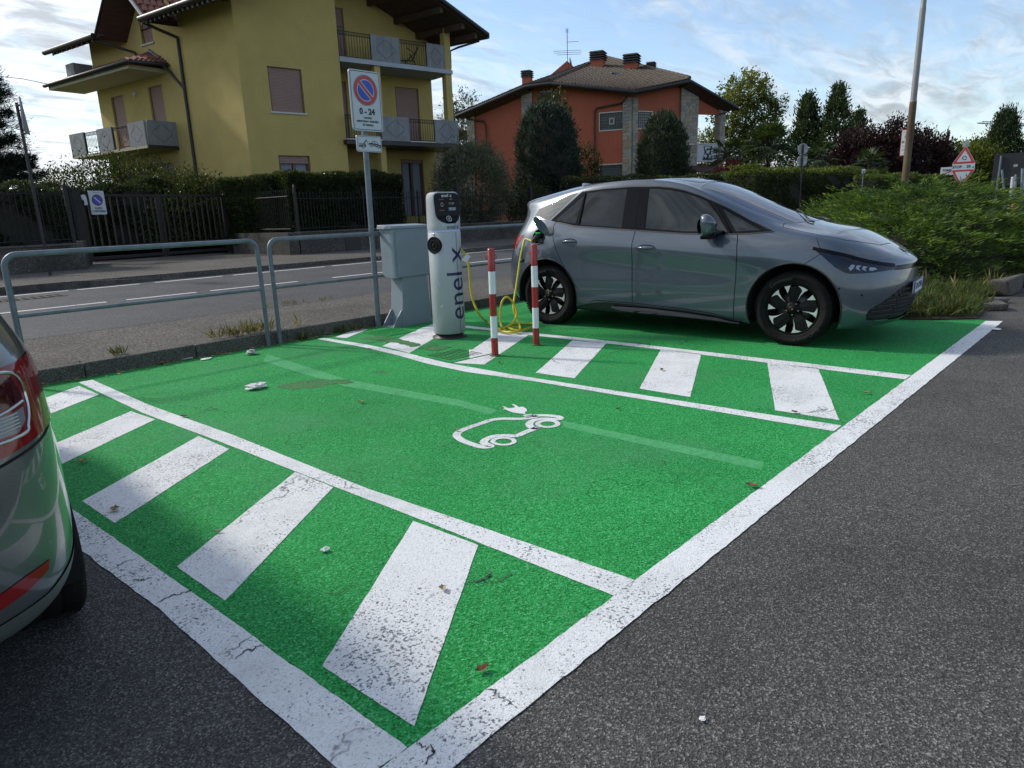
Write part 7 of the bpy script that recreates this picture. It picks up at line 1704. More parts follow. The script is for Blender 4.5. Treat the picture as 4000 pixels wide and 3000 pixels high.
def hedge(name, label, A, B, th, z0, z1, mat, dens, size, topbright=.35, wob=.08):
    """clipped hedge along A-B: leaves over a slightly uneven box, twigs inside"""
    A, B = np.array(A, float), np.array(B, float); L = np.linalg.norm(B-A); u = (B-A)/L; w_ = np.array([-u[1], u[0]])
    o = thing(name, ((A[0]+B[0])/2, (A[1]+B[1])/2, z0), 0, label, 'hedge')
    H = z1-z0; areas = [L*H, L*H, L*th, th*H, th*H]; tot = sum(areas); n = int(dens*tot); Cs = []; Ds = []; Ts = []
    for k, a in enumerate(areas):
        m_ = int(n*a/tot); s = RNG.uniform(0, L, m_); z = RNG.uniform(0, H, m_); t = RNG.uniform(-th/2, th/2, m_); dep = np.abs(RNG.normal(0, .07, m_))
        if k < 2: t = np.full(m_, (-th/2 if k == 0 else th/2))*1.0; t = t*(1-dep); nn = np.tile(np.append(w_*(-1 if k == 0 else 1), .15), (m_,1))
        elif k == 2: z = H-dep*.7; nn = np.tile(np.array([0,0,1.0]), (m_,1))
        else: s = np.full(m_, 0.0 if k == 3 else L)+dep*(1 if k == 3 else -1); nn = np.tile(np.append(u*(-1 if k == 3 else 1), .1), (m_,1))
        wv = wob*(np.sin(s*1.7+k)+np.sin(s*4.1+z*3)+np.sin(z*5.3+s))*.5
        xy = A+np.outer(s, u)+np.outer(t+(wv if k < 2 else 0)*(1 if k else -1), w_); zz = z0+z+(wv if k == 2 else 0)
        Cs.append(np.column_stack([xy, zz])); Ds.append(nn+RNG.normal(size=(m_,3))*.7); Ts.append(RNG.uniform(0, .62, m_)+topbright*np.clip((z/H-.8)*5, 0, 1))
    leaves('foliage', np.concatenate(Cs), np.concatenate(Ds), size, mat, o, np.concatenate(Ts))
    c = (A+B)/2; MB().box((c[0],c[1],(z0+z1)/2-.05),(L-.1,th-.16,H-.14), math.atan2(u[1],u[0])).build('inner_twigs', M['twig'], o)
    return o
def gz(px, d, z=0.5):                # ground place at image column px and distance d
    p = at(px, 800, d); return (float(p[0]), float(p[1]), z)
def zt(px, py, d): return float(at(px, py, d)[2])

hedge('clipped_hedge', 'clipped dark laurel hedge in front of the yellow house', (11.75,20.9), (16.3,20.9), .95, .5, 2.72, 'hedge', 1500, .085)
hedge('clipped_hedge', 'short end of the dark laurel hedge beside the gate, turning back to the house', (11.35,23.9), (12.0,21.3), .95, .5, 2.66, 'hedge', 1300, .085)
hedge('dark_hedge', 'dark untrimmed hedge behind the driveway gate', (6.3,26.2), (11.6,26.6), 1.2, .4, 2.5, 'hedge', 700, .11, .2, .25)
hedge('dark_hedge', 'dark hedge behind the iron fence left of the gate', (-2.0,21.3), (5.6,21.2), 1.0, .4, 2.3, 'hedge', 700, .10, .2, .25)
# shrubs behind the gate
for i, (px, py, d, rx, mt, lab) in enumerate([(175,700,27,1.3,'shrub','low loose shrub nearest the pine at the far left'),(290,655,27.5,1.35,'shrub','reddish loose shrub behind the left leaf of the gate'),(430,605,27,1.5,'hedge','tall dark laurel shrub under the left balcony'),(545,600,26.5,1.5,'hedge','dense laurel shrub at the foot of the yellow house wall'),(690,665,25,1.3,'shrub','loose shrub rising above the right end of the gate'),(790,690,24.5,1.0,'shrub','shrub where the clipped hedge begins')]):
    p = gz(px, d, .5); h = zt(px, py, d)-.5
    bush('garden_shrub', lab, 'shrub', p, (rx, rx, h/2), mt, 260, 24, .20, .11, group=None, upw=.5)
    o = bpy.context.scene.objects
for px, py, d in ((520,800,24.2),(330,800,24.5),(700,800,23.8)):     # dark lower growth
    p = gz(px, d, .4); bush('undergrowth', {520:'dark undergrowth behind the middle post of the gate',330:'dark undergrowth behind the gate sign',700:'dark undergrowth behind the right gate leaf'}[px], 'shrub', p, (1.5,.8,.95), 'hedge', 190, 22, .16, .10)
# pine at the left edge
p = gz(-50, 24, .5); pine = thing('pine_tree', p, 0, 'dark pine tree at the left edge of the picture', 'tree')
trunk([p, (p[0]+.1,p[1],3.5), (p[0],p[1]+.1,7.4)], .2, .04, pine)
Cs = []; Ds = []; Tt = []; brm = MB()
for k in range(150):
    z = random.uniform(.5, 7.3); a = random.uniform(0, 2*math.pi); L = 1.65*(1-(z/8.6)**1.8)*random.uniform(.6, 1.15)+.25; b0 = Vector((p[0], p[1], z)); e = b0+Vector((math.cos(a)*L, math.sin(a)*L, L*.12)); brm.tube([b0, b0.lerp(e, .5)-Vector((0,0,.08)), e], [.03,.02,.006], 4)
    for q in range(int(150*L)):
        t = random.uniform(.2, 1); c = b0.lerp(e, t)+Vector((random.gauss(0,.09), random.gauss(0,.09), random.gauss(0,.07)))
        for r in range(5): Cs.append(c); Ds.append(Vector((math.cos(a), math.sin(a), .5))+Vector((random.gauss(0,.6), random.gauss(0,.6), random.gauss(0,.5)))); Tt.append(random.uniform(0,.6)+.3*(t > .8))
P_, D_n, c_t = crown(900, 26, (p[0],p[1],3.8), (1.45,1.45,3.5), .17, 'col'); kk = P_[:,2] > .5; Cs += [Vector(q) for q in P_[kk].tolist()]; Ds += [Vector(q) for q in (D_n[kk]+RNG.normal(size=D_n[kk].shape)*.6).tolist()]; Tt += RNG.uniform(0,.5,int(kk.sum())).tolist()
brm.build('limb', M['bark'], pine, kind='stuff', fixn=False); leaves('foliage', np.array(Cs), np.array(Ds), .19, 'pine', pine, np.array(Tt), aspect=.09, bendy=0)
# garden trees and shrubs before the red house
p = gz(1850, 29, .5); bush('olive_tree', 'silvery olive bush between the yellow and red houses', 'tree', p, (1.55,1.55,(zt(1850,565,29)-.5)/2), 'olive', 800, 30, .18, .15, aspect=.24, upw=.6, rand=.6)
for px, py, d, rx, mt, lab in ((2140,425,33,1.50,'cyp','large dark rounded cypress covering the red house wall'),(2585,460,35,1.22,'cyp2','smaller rounded cypress in front of the red house corner pillar')):
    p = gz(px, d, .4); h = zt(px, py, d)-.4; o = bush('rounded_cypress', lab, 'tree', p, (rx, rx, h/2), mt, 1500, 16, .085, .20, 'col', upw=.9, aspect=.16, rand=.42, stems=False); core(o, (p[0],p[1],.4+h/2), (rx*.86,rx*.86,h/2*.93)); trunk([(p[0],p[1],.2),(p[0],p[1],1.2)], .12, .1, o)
p = gz(2165, 36.5, .5); bush('leafy_shrub', 'bright leafy shrub rising behind the large cypress', 'shrub', p, (1.15,1.15,(zt(2165,352,36.5)-.5)/2), 'shrub', 260, 24, .17, .16, upw=.3)
p = gz(2288, 34.5, .4); bush('leafy_shrub', 'climbing leafy shrub at the right foot of the large cypress', 'shrub', p, (.75,.75,(zt(2288,560,34.5)-.4)/2), 'shrub', 130, 22, .15, .15)
p = gz(2060, 30.5, .4); bush('leafy_shrub', 'low leafy shrub at the left foot of the large cypress', 'shrub', p, (1.0,1.0,(zt(2060,705,30.5)-.4)/2), 'shrub', 150, 22, .14, .13)
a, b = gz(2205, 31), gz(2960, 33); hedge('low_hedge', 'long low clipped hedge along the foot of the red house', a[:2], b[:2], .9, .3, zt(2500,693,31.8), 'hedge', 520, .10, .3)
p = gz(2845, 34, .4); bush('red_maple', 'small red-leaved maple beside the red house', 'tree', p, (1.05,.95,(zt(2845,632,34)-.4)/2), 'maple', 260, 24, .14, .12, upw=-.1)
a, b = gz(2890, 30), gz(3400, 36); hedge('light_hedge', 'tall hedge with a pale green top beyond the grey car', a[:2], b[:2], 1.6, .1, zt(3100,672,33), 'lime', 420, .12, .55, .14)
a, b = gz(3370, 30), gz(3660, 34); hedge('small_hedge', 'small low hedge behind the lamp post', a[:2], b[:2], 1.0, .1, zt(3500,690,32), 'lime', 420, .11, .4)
# tall tree with open crown
p = gz(2905, 55, .5); H = zt(2905, 300, 55); tt = thing('tall_tree', p, 0, 'tall yellow-green open-crowned tree right of the red house', 'tree'); trunk([p, (p[0]+.15,p[1],3), (p[0]-.1,p[1]+.2,6.5), (p[0],p[1],H-1)], .2, .05, tt); limbs((p[0],p[1],1.5), (p[0],p[1],H-1), 46, 2.2, tt)
rt = Vector((CR[0], CR[1], 0)).normalized()
for k, (dx, z, r, nc) in enumerate(((-.4,H-1.5,(1.9,1.9,1.5),120),(1.4,H-2.8,(1.6,1.6,1.5),90),(-1.5,H-3.6,(1.7,1.7,2.0),120),(.6,H-5.0,(2.1,2.1,2.0),150),(-1.6,H-6.6,(2.2,2.2,2.2),150),(-3.2,H-6.2,(1.6,1.6,2.0),90),(1.0,H-7.6,(2.2,2.2,1.8),120),(2.1,H-4.9,(.9,.9,1.3),34))):
    c = Vector((p[0],p[1],z))+rt*dx; P, Dn, ct = crown(nc, 26, (c.x,c.y,c.z), r, .20, shell=.2); leaves('foliage', P, Dn+RNG.normal(size=P.shape), .20, 'tall', tt, ct+RNG.uniform(0,.5,len(P))+(.15 if k < 1 else 0), aspect=.6)
tw = MB()
for k in range(40):
    b0 = Vector((p[0],p[1],random.uniform(3.2,6.2)))+rt*random.uniform(1.2,2.0); e = b0+rt*random.uniform(.5,1.2)+Vector((0,random.uniform(-.4,.4),random.uniform(-.3,.9))); tw.tube([b0, b0.lerp(e,.5)+Vector((0,0,.06)), e], [.016,.01,.004], 4)
tw.build('bare_twigs', M['twig'], tt, kind='stuff', fixn=False)
# pair of spruces and a third
for px, py, d, r, lab in ((3128,405,49,1.75,'left of the two pointed green conifers beyond the hedge'),(3240,372,48,2.0,'taller right one of the two pointed green conifers'),(3325,455,50,1.0,'thin pointed conifer top behind the purple trees')):
    p = gz(px, d, .4); h = zt(px, py, d)-.4; o = thing('conifer', p, 0, lab, 'tree'); trunk([p, (p[0],p[1],.4+h*.97)], .16, .02, o)
    P, Dn, ct = crown(620 if r > 1.2 else 200, 24, (p[0],p[1],.4+h*.50), (r*1.5,r*1.5,h*.52), .19, 'cone'); P = np.concatenate([P, np.stack([np.full(150,p[0])+RNG.normal(0,.07,150), np.full(150,p[1])+RNG.normal(0,.07,150), RNG.uniform(h*.8,h+.35,150)], 1)]); Dn = np.concatenate([Dn, np.tile([0,0,1.0],(150,1))]); ct = np.concatenate([ct, RNG.uniform(0,.5,150)])
    leaves('foliage', P, Dn+np.array([0,0,.35])+RNG.normal(size=P.shape)*.6, .24, 'spruce', o, ct+RNG.uniform(0,.5,len(P)), aspect=.38)
for px, py, d, r, lab in ((3345,495,43,2.0,'purple-leaved plum tree left of the lamp post'),(3465,470,42,1.9,'tallest purple-leaved plum tree, behind the lamp post'),(3590,520,43,1.75,'purple-leaved plum tree right of the lamp post')):
    p = gz(px, d, .3); h = zt(px, py, d)-.3; o = bush('plum_tree', lab, 'tree', p, (r,r,h/2*.93), 'plum', 620, 24, .20, .20, zc=h/2*1.04, upw=.6, aspect=.4, shell=.35)
# fan palms
def palm(px, py, d, R_, lab, n=34):
    p = gz(px, d, .3); z = zt(px, py, d)-R_*.55; o = thing('fan_palm', p, 0, lab, 'palm', None); trunk([p, (p[0]+.05,p[1],z*.6), (p[0],p[1],z)], .15, .13, o); Vv = []; Ff = []; Tn = []; stm = MB(); c0 = Vector((p[0],p[1],z))
    for i in range(n):
        a = random.uniform(0, 6.28); el = random.uniform(-.7, 1.25); d_ = Vector((math.cos(a)*math.cos(el), math.sin(a)*math.cos(el), math.sin(el))); e = c0+d_*R_*.55; stm.tube([c0, e], [.02,.012], 4); s = d_.cross(Vector((0,0,1))).normalized(); n_ = s.cross(d_)
        for k in range(15):
            t = math.radians(-105+210*k/14); q = (d_*math.cos(t)+s*math.sin(t)).normalized(); L = R_*.55*random.uniform(.85,1.1)*(1-.15*abs(t)); w_ = q.cross(n_).normalized()*R_*.030; dr = Vector((0,0,-.10*R_))
            b = len(Vv); Vv += [tuple(e), tuple(e+q*L*.5+w_+dr*.3), tuple(e+q*L+dr*1.3), tuple(e+q*L*.5-w_+dr*.3)]; Ff.append((b,b+1,b+2,b+3)); Tn += [random.uniform(0,.75)+.2*(el > .5)]*4
    stm.build('leaf_stalk', LM['palm'], o, kind='stuff', fixn=False); mesh_np('frond', Vv, Ff, LM['palm'], o, attr=Tn)
palm(2990, 515, 36, 1.5, 'largest bushy fan palm beside the tall tree', 48); palm(2835, 560, 40, 1.2, 'fan palm half hidden between tall tree and red house'); palm(3195, 575, 37, 1.05, 'small fan palm in front of the green conifers', 26); palm(3385, 600, 36, 1.0, 'small fan palm in front of the purple trees', 26)
# right edge
for px, py, d, r, mt, lab in ((3680,590,58,1.6,'far','green bush left of the triangular warning sign'),(3760,560,60,2.2,'tall','yellowing bush behind the triangular warning sign'),(3715,600,62,2.0,'far','bush between pole and warning sign')):
    p = gz(px, d, .2); h = zt(px, py, d)-.2; bush('roadside_bush', lab, 'shrub', p, (r,r,h/2), mt, 330, 22, .28, .28)
p = gz(3885, 58, .2); h = zt(3885, 455, 58); o = thing('tall_conifer', p, 0, 'broad dark conifer behind the dark panel at the right', 'tree'); trunk([p, (p[0],p[1],h*.95)], .2, .03, o)
P, Dn, ct = crown(900, 24, (p[0],p[1],h*.5+.1), (3.4,3.4,h*.5), .24, 'cone'); leaves('foliage', P, Dn+np.array([0,0,.5])+RNG.normal(size=P.shape)*.5, .28, 'spruce', o, ct*.6+RNG.uniform(0,.35,len(P)), aspect=.3)
p = gz(3800, 57, .2); h = zt(3800, 560, 57); bush('roadside_bush', 'yellow-brown bush at the left foot of the broad dark conifer', 'shrub', p, (2.0,1.6,h/2), 'tall', 280, 22, .26, .28)
p = gz(1790, 62, .5); H = zt(1820, 372, 62); bt = thing('background_tree', p, 0, 'pale open tree far behind, between the yellow and red houses', 'tree'); trunk([p, (p[0],p[1],H-1)], .2, .05, bt)
for dx, z, r, nc in ((.8,H-1.8,(1.9,1.9,1.7),80),(-.9,H-3.8,(1.9,1.9,1.5),60),(1.4,H-4.2,(1.6,1.6,1.6),60)):
    c = Vector((p[0],p[1],z))+rt*dx; P, Dn, ct = crown(nc, 22, (c.x,c.y,c.z), r, .24, shell=.2); leaves('foliage', P, Dn+RNG.normal(size=P.shape), .20, 'far', bt, ct+RNG.uniform(.1,.5,len(P)), aspect=.5)
# far belt of trees that reads as one mass
Cs = []
for px in range(3300, 4700, 22):
    d = random.uniform(150, 190); p = gz(px, d, 0); h = random.uniform(2.5, 7); P, Dn, ct = crown(14, 14, (p[0],p[1],h*.5), (2.6,2.6,h*.5), .6); Cs.append(P)
for px in range(-700, 2300, 40):
    d = random.uniform(110, 150); p = gz(px, d, 0); h = random.uniform(3, 6.5); P, Dn, ct = crown(14, 14, (p[0],p[1],h*.5), (2.8,2.8,h*.5), .6); Cs.append(P)
Cs = np.concatenate(Cs); leaves('far_trees', Cs, RNG.normal(size=Cs.shape), .9, 'far', None, RNG.uniform(0,.8,len(Cs)), aspect=.7, kind='stuff')

# spreading juniper on the island
jn = thing('juniper_shrub', (13.6, 2.9, 0), 0, 'large spreading green juniper shrub on the island beyond the grey car', 'shrub')
BL = [((14.5,3.25),2.2,1.62),((12.5,3.35),1.25,1.12),((16.4,1.7),2.1,.88),((13.4,2.75),1.4,1.18),((16.2,4.6),2.0,1.25),((18.2,.4),2.0,.62),((15.0,2.0),1.4,1.02),((19.5,3.2),2.2,.80)]
Cs = []; Ds = []; Tt = []
for (cx_, cy_), R_, h in BL:
    ns = int(430*R_*R_/2.2)
    for k in range(ns):
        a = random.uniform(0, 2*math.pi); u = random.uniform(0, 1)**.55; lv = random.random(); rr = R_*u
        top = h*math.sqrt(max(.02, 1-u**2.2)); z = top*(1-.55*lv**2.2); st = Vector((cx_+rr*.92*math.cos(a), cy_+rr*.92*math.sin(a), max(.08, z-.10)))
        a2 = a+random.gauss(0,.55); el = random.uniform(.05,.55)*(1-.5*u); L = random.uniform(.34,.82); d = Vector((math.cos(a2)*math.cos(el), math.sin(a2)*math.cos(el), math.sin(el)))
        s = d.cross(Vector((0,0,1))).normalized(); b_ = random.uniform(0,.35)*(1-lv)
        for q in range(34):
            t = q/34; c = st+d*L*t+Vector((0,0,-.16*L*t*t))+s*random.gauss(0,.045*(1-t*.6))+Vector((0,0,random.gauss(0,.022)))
            sg = 1 if q % 2 else -1; Cs.append(c); Ds.append(d*1.0+s*sg*random.uniform(.2,.9)+Vector((0,0,random.uniform(-.1,.5)))); Tt.append(.08+.52*t*(1-.4*lv)+b_+random.uniform(-.08,.14))  # tint lightens tips and upper sprays: sunlit tops put into leaf colour
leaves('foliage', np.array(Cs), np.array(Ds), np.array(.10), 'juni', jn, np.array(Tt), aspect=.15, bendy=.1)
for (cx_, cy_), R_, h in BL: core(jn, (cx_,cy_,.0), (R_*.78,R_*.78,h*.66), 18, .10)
# grass
def tufts(name, pts, h, mat, parent=None, blades=14, spread=.06, **kw):
    Cs = []; Ds = []; Tt = []
    for x, y, z, k in pts:
        for q in range(blades):
            a = random.uniform(0, 6.28); r = random.uniform(0, spread); Cs.append((x+r*math.cos(a), y+r*math.sin(a), z)); b = random.uniform(.2,1.1); Ds.append((math.cos(a)*b, math.sin(a)*b, 1.0)); Tt.append(random.uniform(0,.8)*k)
    return leaves(name, np.array(Cs), np.array(Ds), h, mat, parent, np.array(Tt), aspect=.09, bendy=.3, **kw)
pts = []
for k in range(3600):
    x = random.uniform(8.6, 15.5); y = random.uniform(1.2, 4.2)
    edge = np.interp(x, [8.5,8.7,9.0,9.8,10.4,11.6,14.5], [2.1,1.75,1.38,1.40,1.58,1.5,1.1])
    if y < edge+random.uniform(0,.1): continue
    pts.append((x, y, .03, random.uniform(.6,1.25)))
tufts('island_grass', pts, .15, 'grass', None, 12, .09, kind='stuff')
pts = [(random.uniform(8.45,8.75), random.uniform(1.8,6.8), .02, 1.0) for k in range(260)]; tufts('verge_grass', pts, .13, 'grass', None, 10, .07, kind='stuff')
pts = [(random.uniform(9.2,14.5), random.uniform(1.5,2.6), .05, 1.2) for k in range(26)]; tufts('seed_grass', pts, .26, 'dry', None, 4, .05, kind='stuff')
def weed(label, x, y, z, n, h, mat, sp):
    o = thing('grass_tuft', (x, y, z), 0, label, 'grass tuft'); pts = [(x+random.gauss(0,sp), y+random.gauss(0,.03), z, 1.1) for k in range(n)]; tufts('blades', pts, h, mat, o, 12, .03, kind='stuff')
weed('small green weed tuft behind the kerb', 2.13, 7.085, .13, 5, .09, 'grass', .04)
weed('yellow dry grass tuft at the kerb edge between the first two railings', 3.42, 7.06, .13, 18, .15, 'dry', .16)
weed('green weeds growing at the foot of the kerb by the second railing', 3.98, 6.90, .0, 8, .10, 'grass', .08)
weed('dark weeds and litter at the kerb foot left of the sign pole', 4.45, 6.89, .0, 12, .09, 'grass', .14)
weed('weeds on the pavement joint right of the sign pole', 5.1, 8.98, .13, 10, .08, 'dry', .25)
weed('thin weeds at the kerb behind the charging column', 5.9, 6.9, .0, 9, .09, 'grass', .2)
pts = [(random.uniform(6.6,11), 16.05+random.gauss(0,.06), .125, 1) for k in range(90)]; tufts('gutter_grass', pts, .08, 'dry', None, 8, .05, kind='stuff')
pts = [(gL.x+random.uniform(0,4.5), 21.9+random.uniform(0,.9), .14, 1) for k in range(150)]; tufts('gate_grass', pts, .10, 'grass', None, 9, .06, kind='stuff')
# ------------------------------------------------------------------ lamp post, signs and small things
def zr(x, y): return (3400+x*.2712, 350+y*.2712)
def fwd_h(p): v = Vector((p[0], p[1], 0)); return v.normalized()
M['rust'] = pm('rusty_steel', (0.11,0.078,0.042), .8, .2, var=.35, vs=2.5, stretch=(1,1,.2), dirt=.5, dcol=(0.20,0.16,0.10), ds=1.5)
M['lampsteel'] = pm('weathered_zinc', (0.24,0.245,0.24), .55, .4, var=.25, vs=2, stretch=(1,1,.2))
lb = Vector(at(3537, 690, 18)); lp = thing('lamp_post', (lb.x, lb.y, 0), 0, 'tall steel lamp post, rusty brown on its lower half, behind the juniper', 'lamp post')
def LZ(py): return zt(3565, py, 18.2)
z1_, z2_ = LZ(407), LZ(82)
MB().lathe([(.088,0),(.086,z1_-.12),(.083,z1_-.03)], 20, Matrix.Translation((lb.x,lb.y,0))).build('lower_tube', M['rust'], lp, fixn=False)
MB().lathe([(.083,z1_-.03),(.074,z1_+.03),(.070,z2_)], 20, Matrix.Translation((lb.x,lb.y,0))).build('upper_tube', M['lampsteel'], lp, fixn=False)
MB().lathe([(.070,z2_),(.062,z2_+.05),(.05,8.6)], 20, Matrix.Translation((lb.x,lb.y,0))).build('upper_tube', M['lampsteel'], lp, fixn=False)
MB().box((lb.x-.3,lb.y+.3,8.65),(.9,.24,.12),math.radians(135)).build('lamp_head', M['sign_back'], lp, bevel=.02)
pf = fwd_h(lb); pr_ = Vector((pf.y,-pf.x,0))
pl_ = thing('notice_plate', at(3537, 557, 17.85), 0, 'white notice with red border strapped to the rusty lamp post', 'sign')
nf = Face(at(3537, 557, 17.85), (pr_+pf*-.35).normalized(), (0,0,1)); npz = nf.slab(rrect(0,0,.235,.66,.015), 0, .015, 'sign_plate', M['sign_red'], pl_); nf.sheet(rrect(0,0,.205,.62,.01), .003, 'white_face', M['sign_white'], npz)
gpr = pm('green_print', (0.05,0.20,0.09), .5, var=.1); nf.sheet(disc(.0,.14,.035,18), .006, 'crest_print', pm('olive_print', (0.22,0.20,0.05), .5), npz); nf.sheet(disc(.0,.19,.022,14), .006, 'crest_print', gpr, npz); nf.sheet(disc(-.06,.02,.032,16), .006, 'green_print', gpr, npz)
for a, b, w_, h in ((.045,.03,.10,.010),(.06,.0,.08,.010),(0,-.085,.15,.022),(0,-.15,.16,.010),(0,-.17,.16,.010),(0,-.19,.16,.010),(0,.26,.14,.010)): nf.sheet(rrect(a,b,w_,h,.003), .006, 'print_line', pm('grey_print', (0.32,0.34,0.34), .6) if 'gp' not in M else M['gp'], npz)
nf.sheet(rrect(.0,-.265,.035,.022,.002), .006, 'print_line', INK, npz)
for z in (.2,-.2): MB().tube([Vector(nf.p(0,z,-.09))+Vector((.09*math.cos(t),.09*math.sin(t),0)) for t in np.linspace(0,2*math.pi,16,endpoint=False)], .005, 4, closed=True).build('strap', M['galv'], pl_, fixn=False)
# warning and give-way signs on one post
tp = Vector(at(*zr(1340,1100), 30)); tb = thing('warning_sign', (tp.x, tp.y, 0), 0, 'roundabout warning triangle over a STOP panel and give-way triangle on one post', 'road sign')
tf = fwd_h(tp); trr = (Vector((tf.y,-tf.x,0))-tf*.10).normalized()
def tri(w, up=True, k=1.0):
    h = w*.866; c = [(-w/2,-h/3),(w/2,-h/3),(0,2*h/3)]; r = .055*w; out = []
    for i in range(3):
        p = Vector(c[i]); a = (Vector(c[i-1])-p).normalized(); b = (Vector(c[(i+1) % 3])-p).normalized()
        for t in (0,.33,.67,1): out.append(tuple(p+(a*(1-t)+b*t)*r*(1.0)))
    return [(x*k, (y if up else -y)*k) for x, y in out]
f1 = Face(at(*zr(1338,975), 30), trr, (0,0,1)); f1.o = Vector((tp.x, tp.y, zt(*zr(1338,985), 30)))-tf*.06
a1 = f1.slab(tri(.90), 0, .02, 'triangle_plate', M['sign_white'], tb); f1.sheet(tri(.86), .004, 'red_triangle', M['sign_red'], a1); f1.sheet(tri(.56), .008, 'white_triangle', M['sign_white'], a1)
for k in range(3):
    a = math.radians(90+120*k+15); P = [(.085*math.cos(a+t), .085*math.sin(a+t)-.01) for t in np.linspace(0,1.25,6)]+[(.06*math.cos(a+t), .06*math.sin(a+t)-.01) for t in np.linspace(1.25,0,6)]
    f1.sheet(P, .012, 'ring_arrow', INK, a1); e = a+1.25; f1.sheet([(.104*math.cos(e),.104*math.sin(e)-.01),(.075*math.cos(e+.75),.075*math.sin(e+.75)-.01),(.04*math.cos(e),.04*math.sin(e)-.01)], .012, 'ring_arrow', INK, a1)
f2_ = Face(f1.o, trr, (0,0,1)); f2_.o = Vector((tp.x,tp.y,zt(*zr(1332,1112),30)))-tf*.06
a2 = f2_.slab(rrect(0,0,.85,.27,.02), 0, .02, 'panel_plate', M['sign_back'], tb); f2_.sheet(rrect(0,0,.83,.25,.02), .004, 'white_face', M['sign_white'], a2)
f2_.text('STOP', .155, -.235, 0, .008, a2, INK, sx=.95, bold=.004); f2_.text('a', .08, .02, -.02, .008, a2, INK); f2_.text('50', .155, .19, 0, .008, a2, INK, bold=.004); f2_.text('m', .08, .355, -.03, .008, a2, INK, bold=.004)
f3 = Face(f1.o, trr, (0,0,1)); f3.o = Vector((tp.x,tp.y,zt(*zr(1322,1240),30)))-tf*.06
a3 = f3.slab(tri(.90, False), 0, .02, 'triangle_plate', M['sign_white'], tb); f3.sheet(tri(.86, False), .004, 'red_triangle', M['sign_red'], a3); f3.sheet(tri(.60, False), .008, 'white_triangle', M['sign_white'], a3)
MB().tube([(tp.x,tp.y,0),(tp.x,tp.y,f1.o.z+.55)], .03, 10).build('post', M['galv'], tb, fixn=False)
MB().prism([Vector((tp.x,tp.y,zt(*zr(1355,785),30)))+trr*a+Vector((0,0,b))+tf*.1 for a, b in ((-.13,-.12),(.11,-.12),(.11,.13),(-.13,.13))], tf*.02).build('back_of_small_plate', M['sign_back'], tb)
# end-of-town sign
ep = Vector(at(*zr(1130,1172), 33)); et = thing('town_sign', (ep.x, ep.y, 0), 0, 'white end-of-town sign with red bar half behind the give-way triangle', 'road sign')
ef = Face(ep, trr, (0,0,1)); e1 = ef.slab(rrect(.1,0,.9,.36,.02), 0, .02, 'sign_plate', M['sign_white'], et); ef.text('TORRE', .15, -.08, .03, .005, e1, INK, sx=.8, bold=.004); ef.sheet([(-.34,-.16),(-.28,-.17),(.5,.10),(.46,.14)], .008, 'red_bar', M['sign_red'], e1)
for a in (-.1,.3): MB().tube([ef.p(a,-.9,-.05), ef.p(a,.15,-.05)], .025, 8).build('post', M['galv'], et, fixn=False)
# dark panel seen from behind, with its posts
dp = Vector(at(*zr(2015,1145), 26)); dk = thing('direction_panel', (dp.x, dp.y, 0), 0, 'large dark back of a direction panel on two grey posts', 'road sign'); df = Face(dp, trr, (0,0,1)); df.slab(rrect(.1,0,1.30,1.16,.03), 0, .03, 'panel_plate', pm('panel_back_black', (0.013,0.016,0.02), .5, var=.2), dk)
for a in (-.33,.50): MB().tube([df.p(a,-1.55,.05), df.p(a,.50,.05)], .04, 10).build('post', M['galv'], dk, fixn=False)
df.sheet(rrect(.15,.12,.13,.09,.01), .004, 'label_plate', M['sign_back'], dk)
def plainpost(label, a, b, d, r, mt='galv'):
    p, q = Vector(at(*zr(*a), d)), Vector(at(*zr(*b), d)); o = thing('roadside_post', (q.x, q.y, 0), 0, label, 'post'); MB().tube([p, q, (q.x,q.y,0)], r, 10).build('post', M[mt], o, fixn=False)
plainpost('thin grey post standing between the legs of the dark panel', (1895,1155), (1938,1600), 24, .035); plainpost('thick pale grey post beside the yellow drum', (2055,1262), (2012,1640), 22, .055, 'light_plastic'); plainpost('slanted grey post right of the thick pale post', (2095,1225), (2075,1600), 23, .035); plainpost('grey post at the right edge of the picture', (2190,1140), (2175,1620), 22, .04)
yp = Vector(at(*zr(2075,1650), 20)); yb = thing('yellow_drum', (yp.x, yp.y, 0), 0, 'yellow-orange plastic drum at the foot of the right-hand posts', 'drum'); MB().lathe([(0,0),(.10,0),(.11,yp.z*.5),(.105,yp.z+.10),(.09,yp.z+.11),(0,yp.z+.11)], 20, Matrix.Translation((yp.x,yp.y,0))).build('drum', pm('yellow_plastic', (0.55,0.30,0.012), .5, var=.15), yb); MB().lathe([(.113,yp.z-.1),(.116,yp.z-.08),(.113,yp.z-.06)], 20, Matrix.Translation((yp.x,yp.y,0))).build('rib', M['sign_back'], yb)
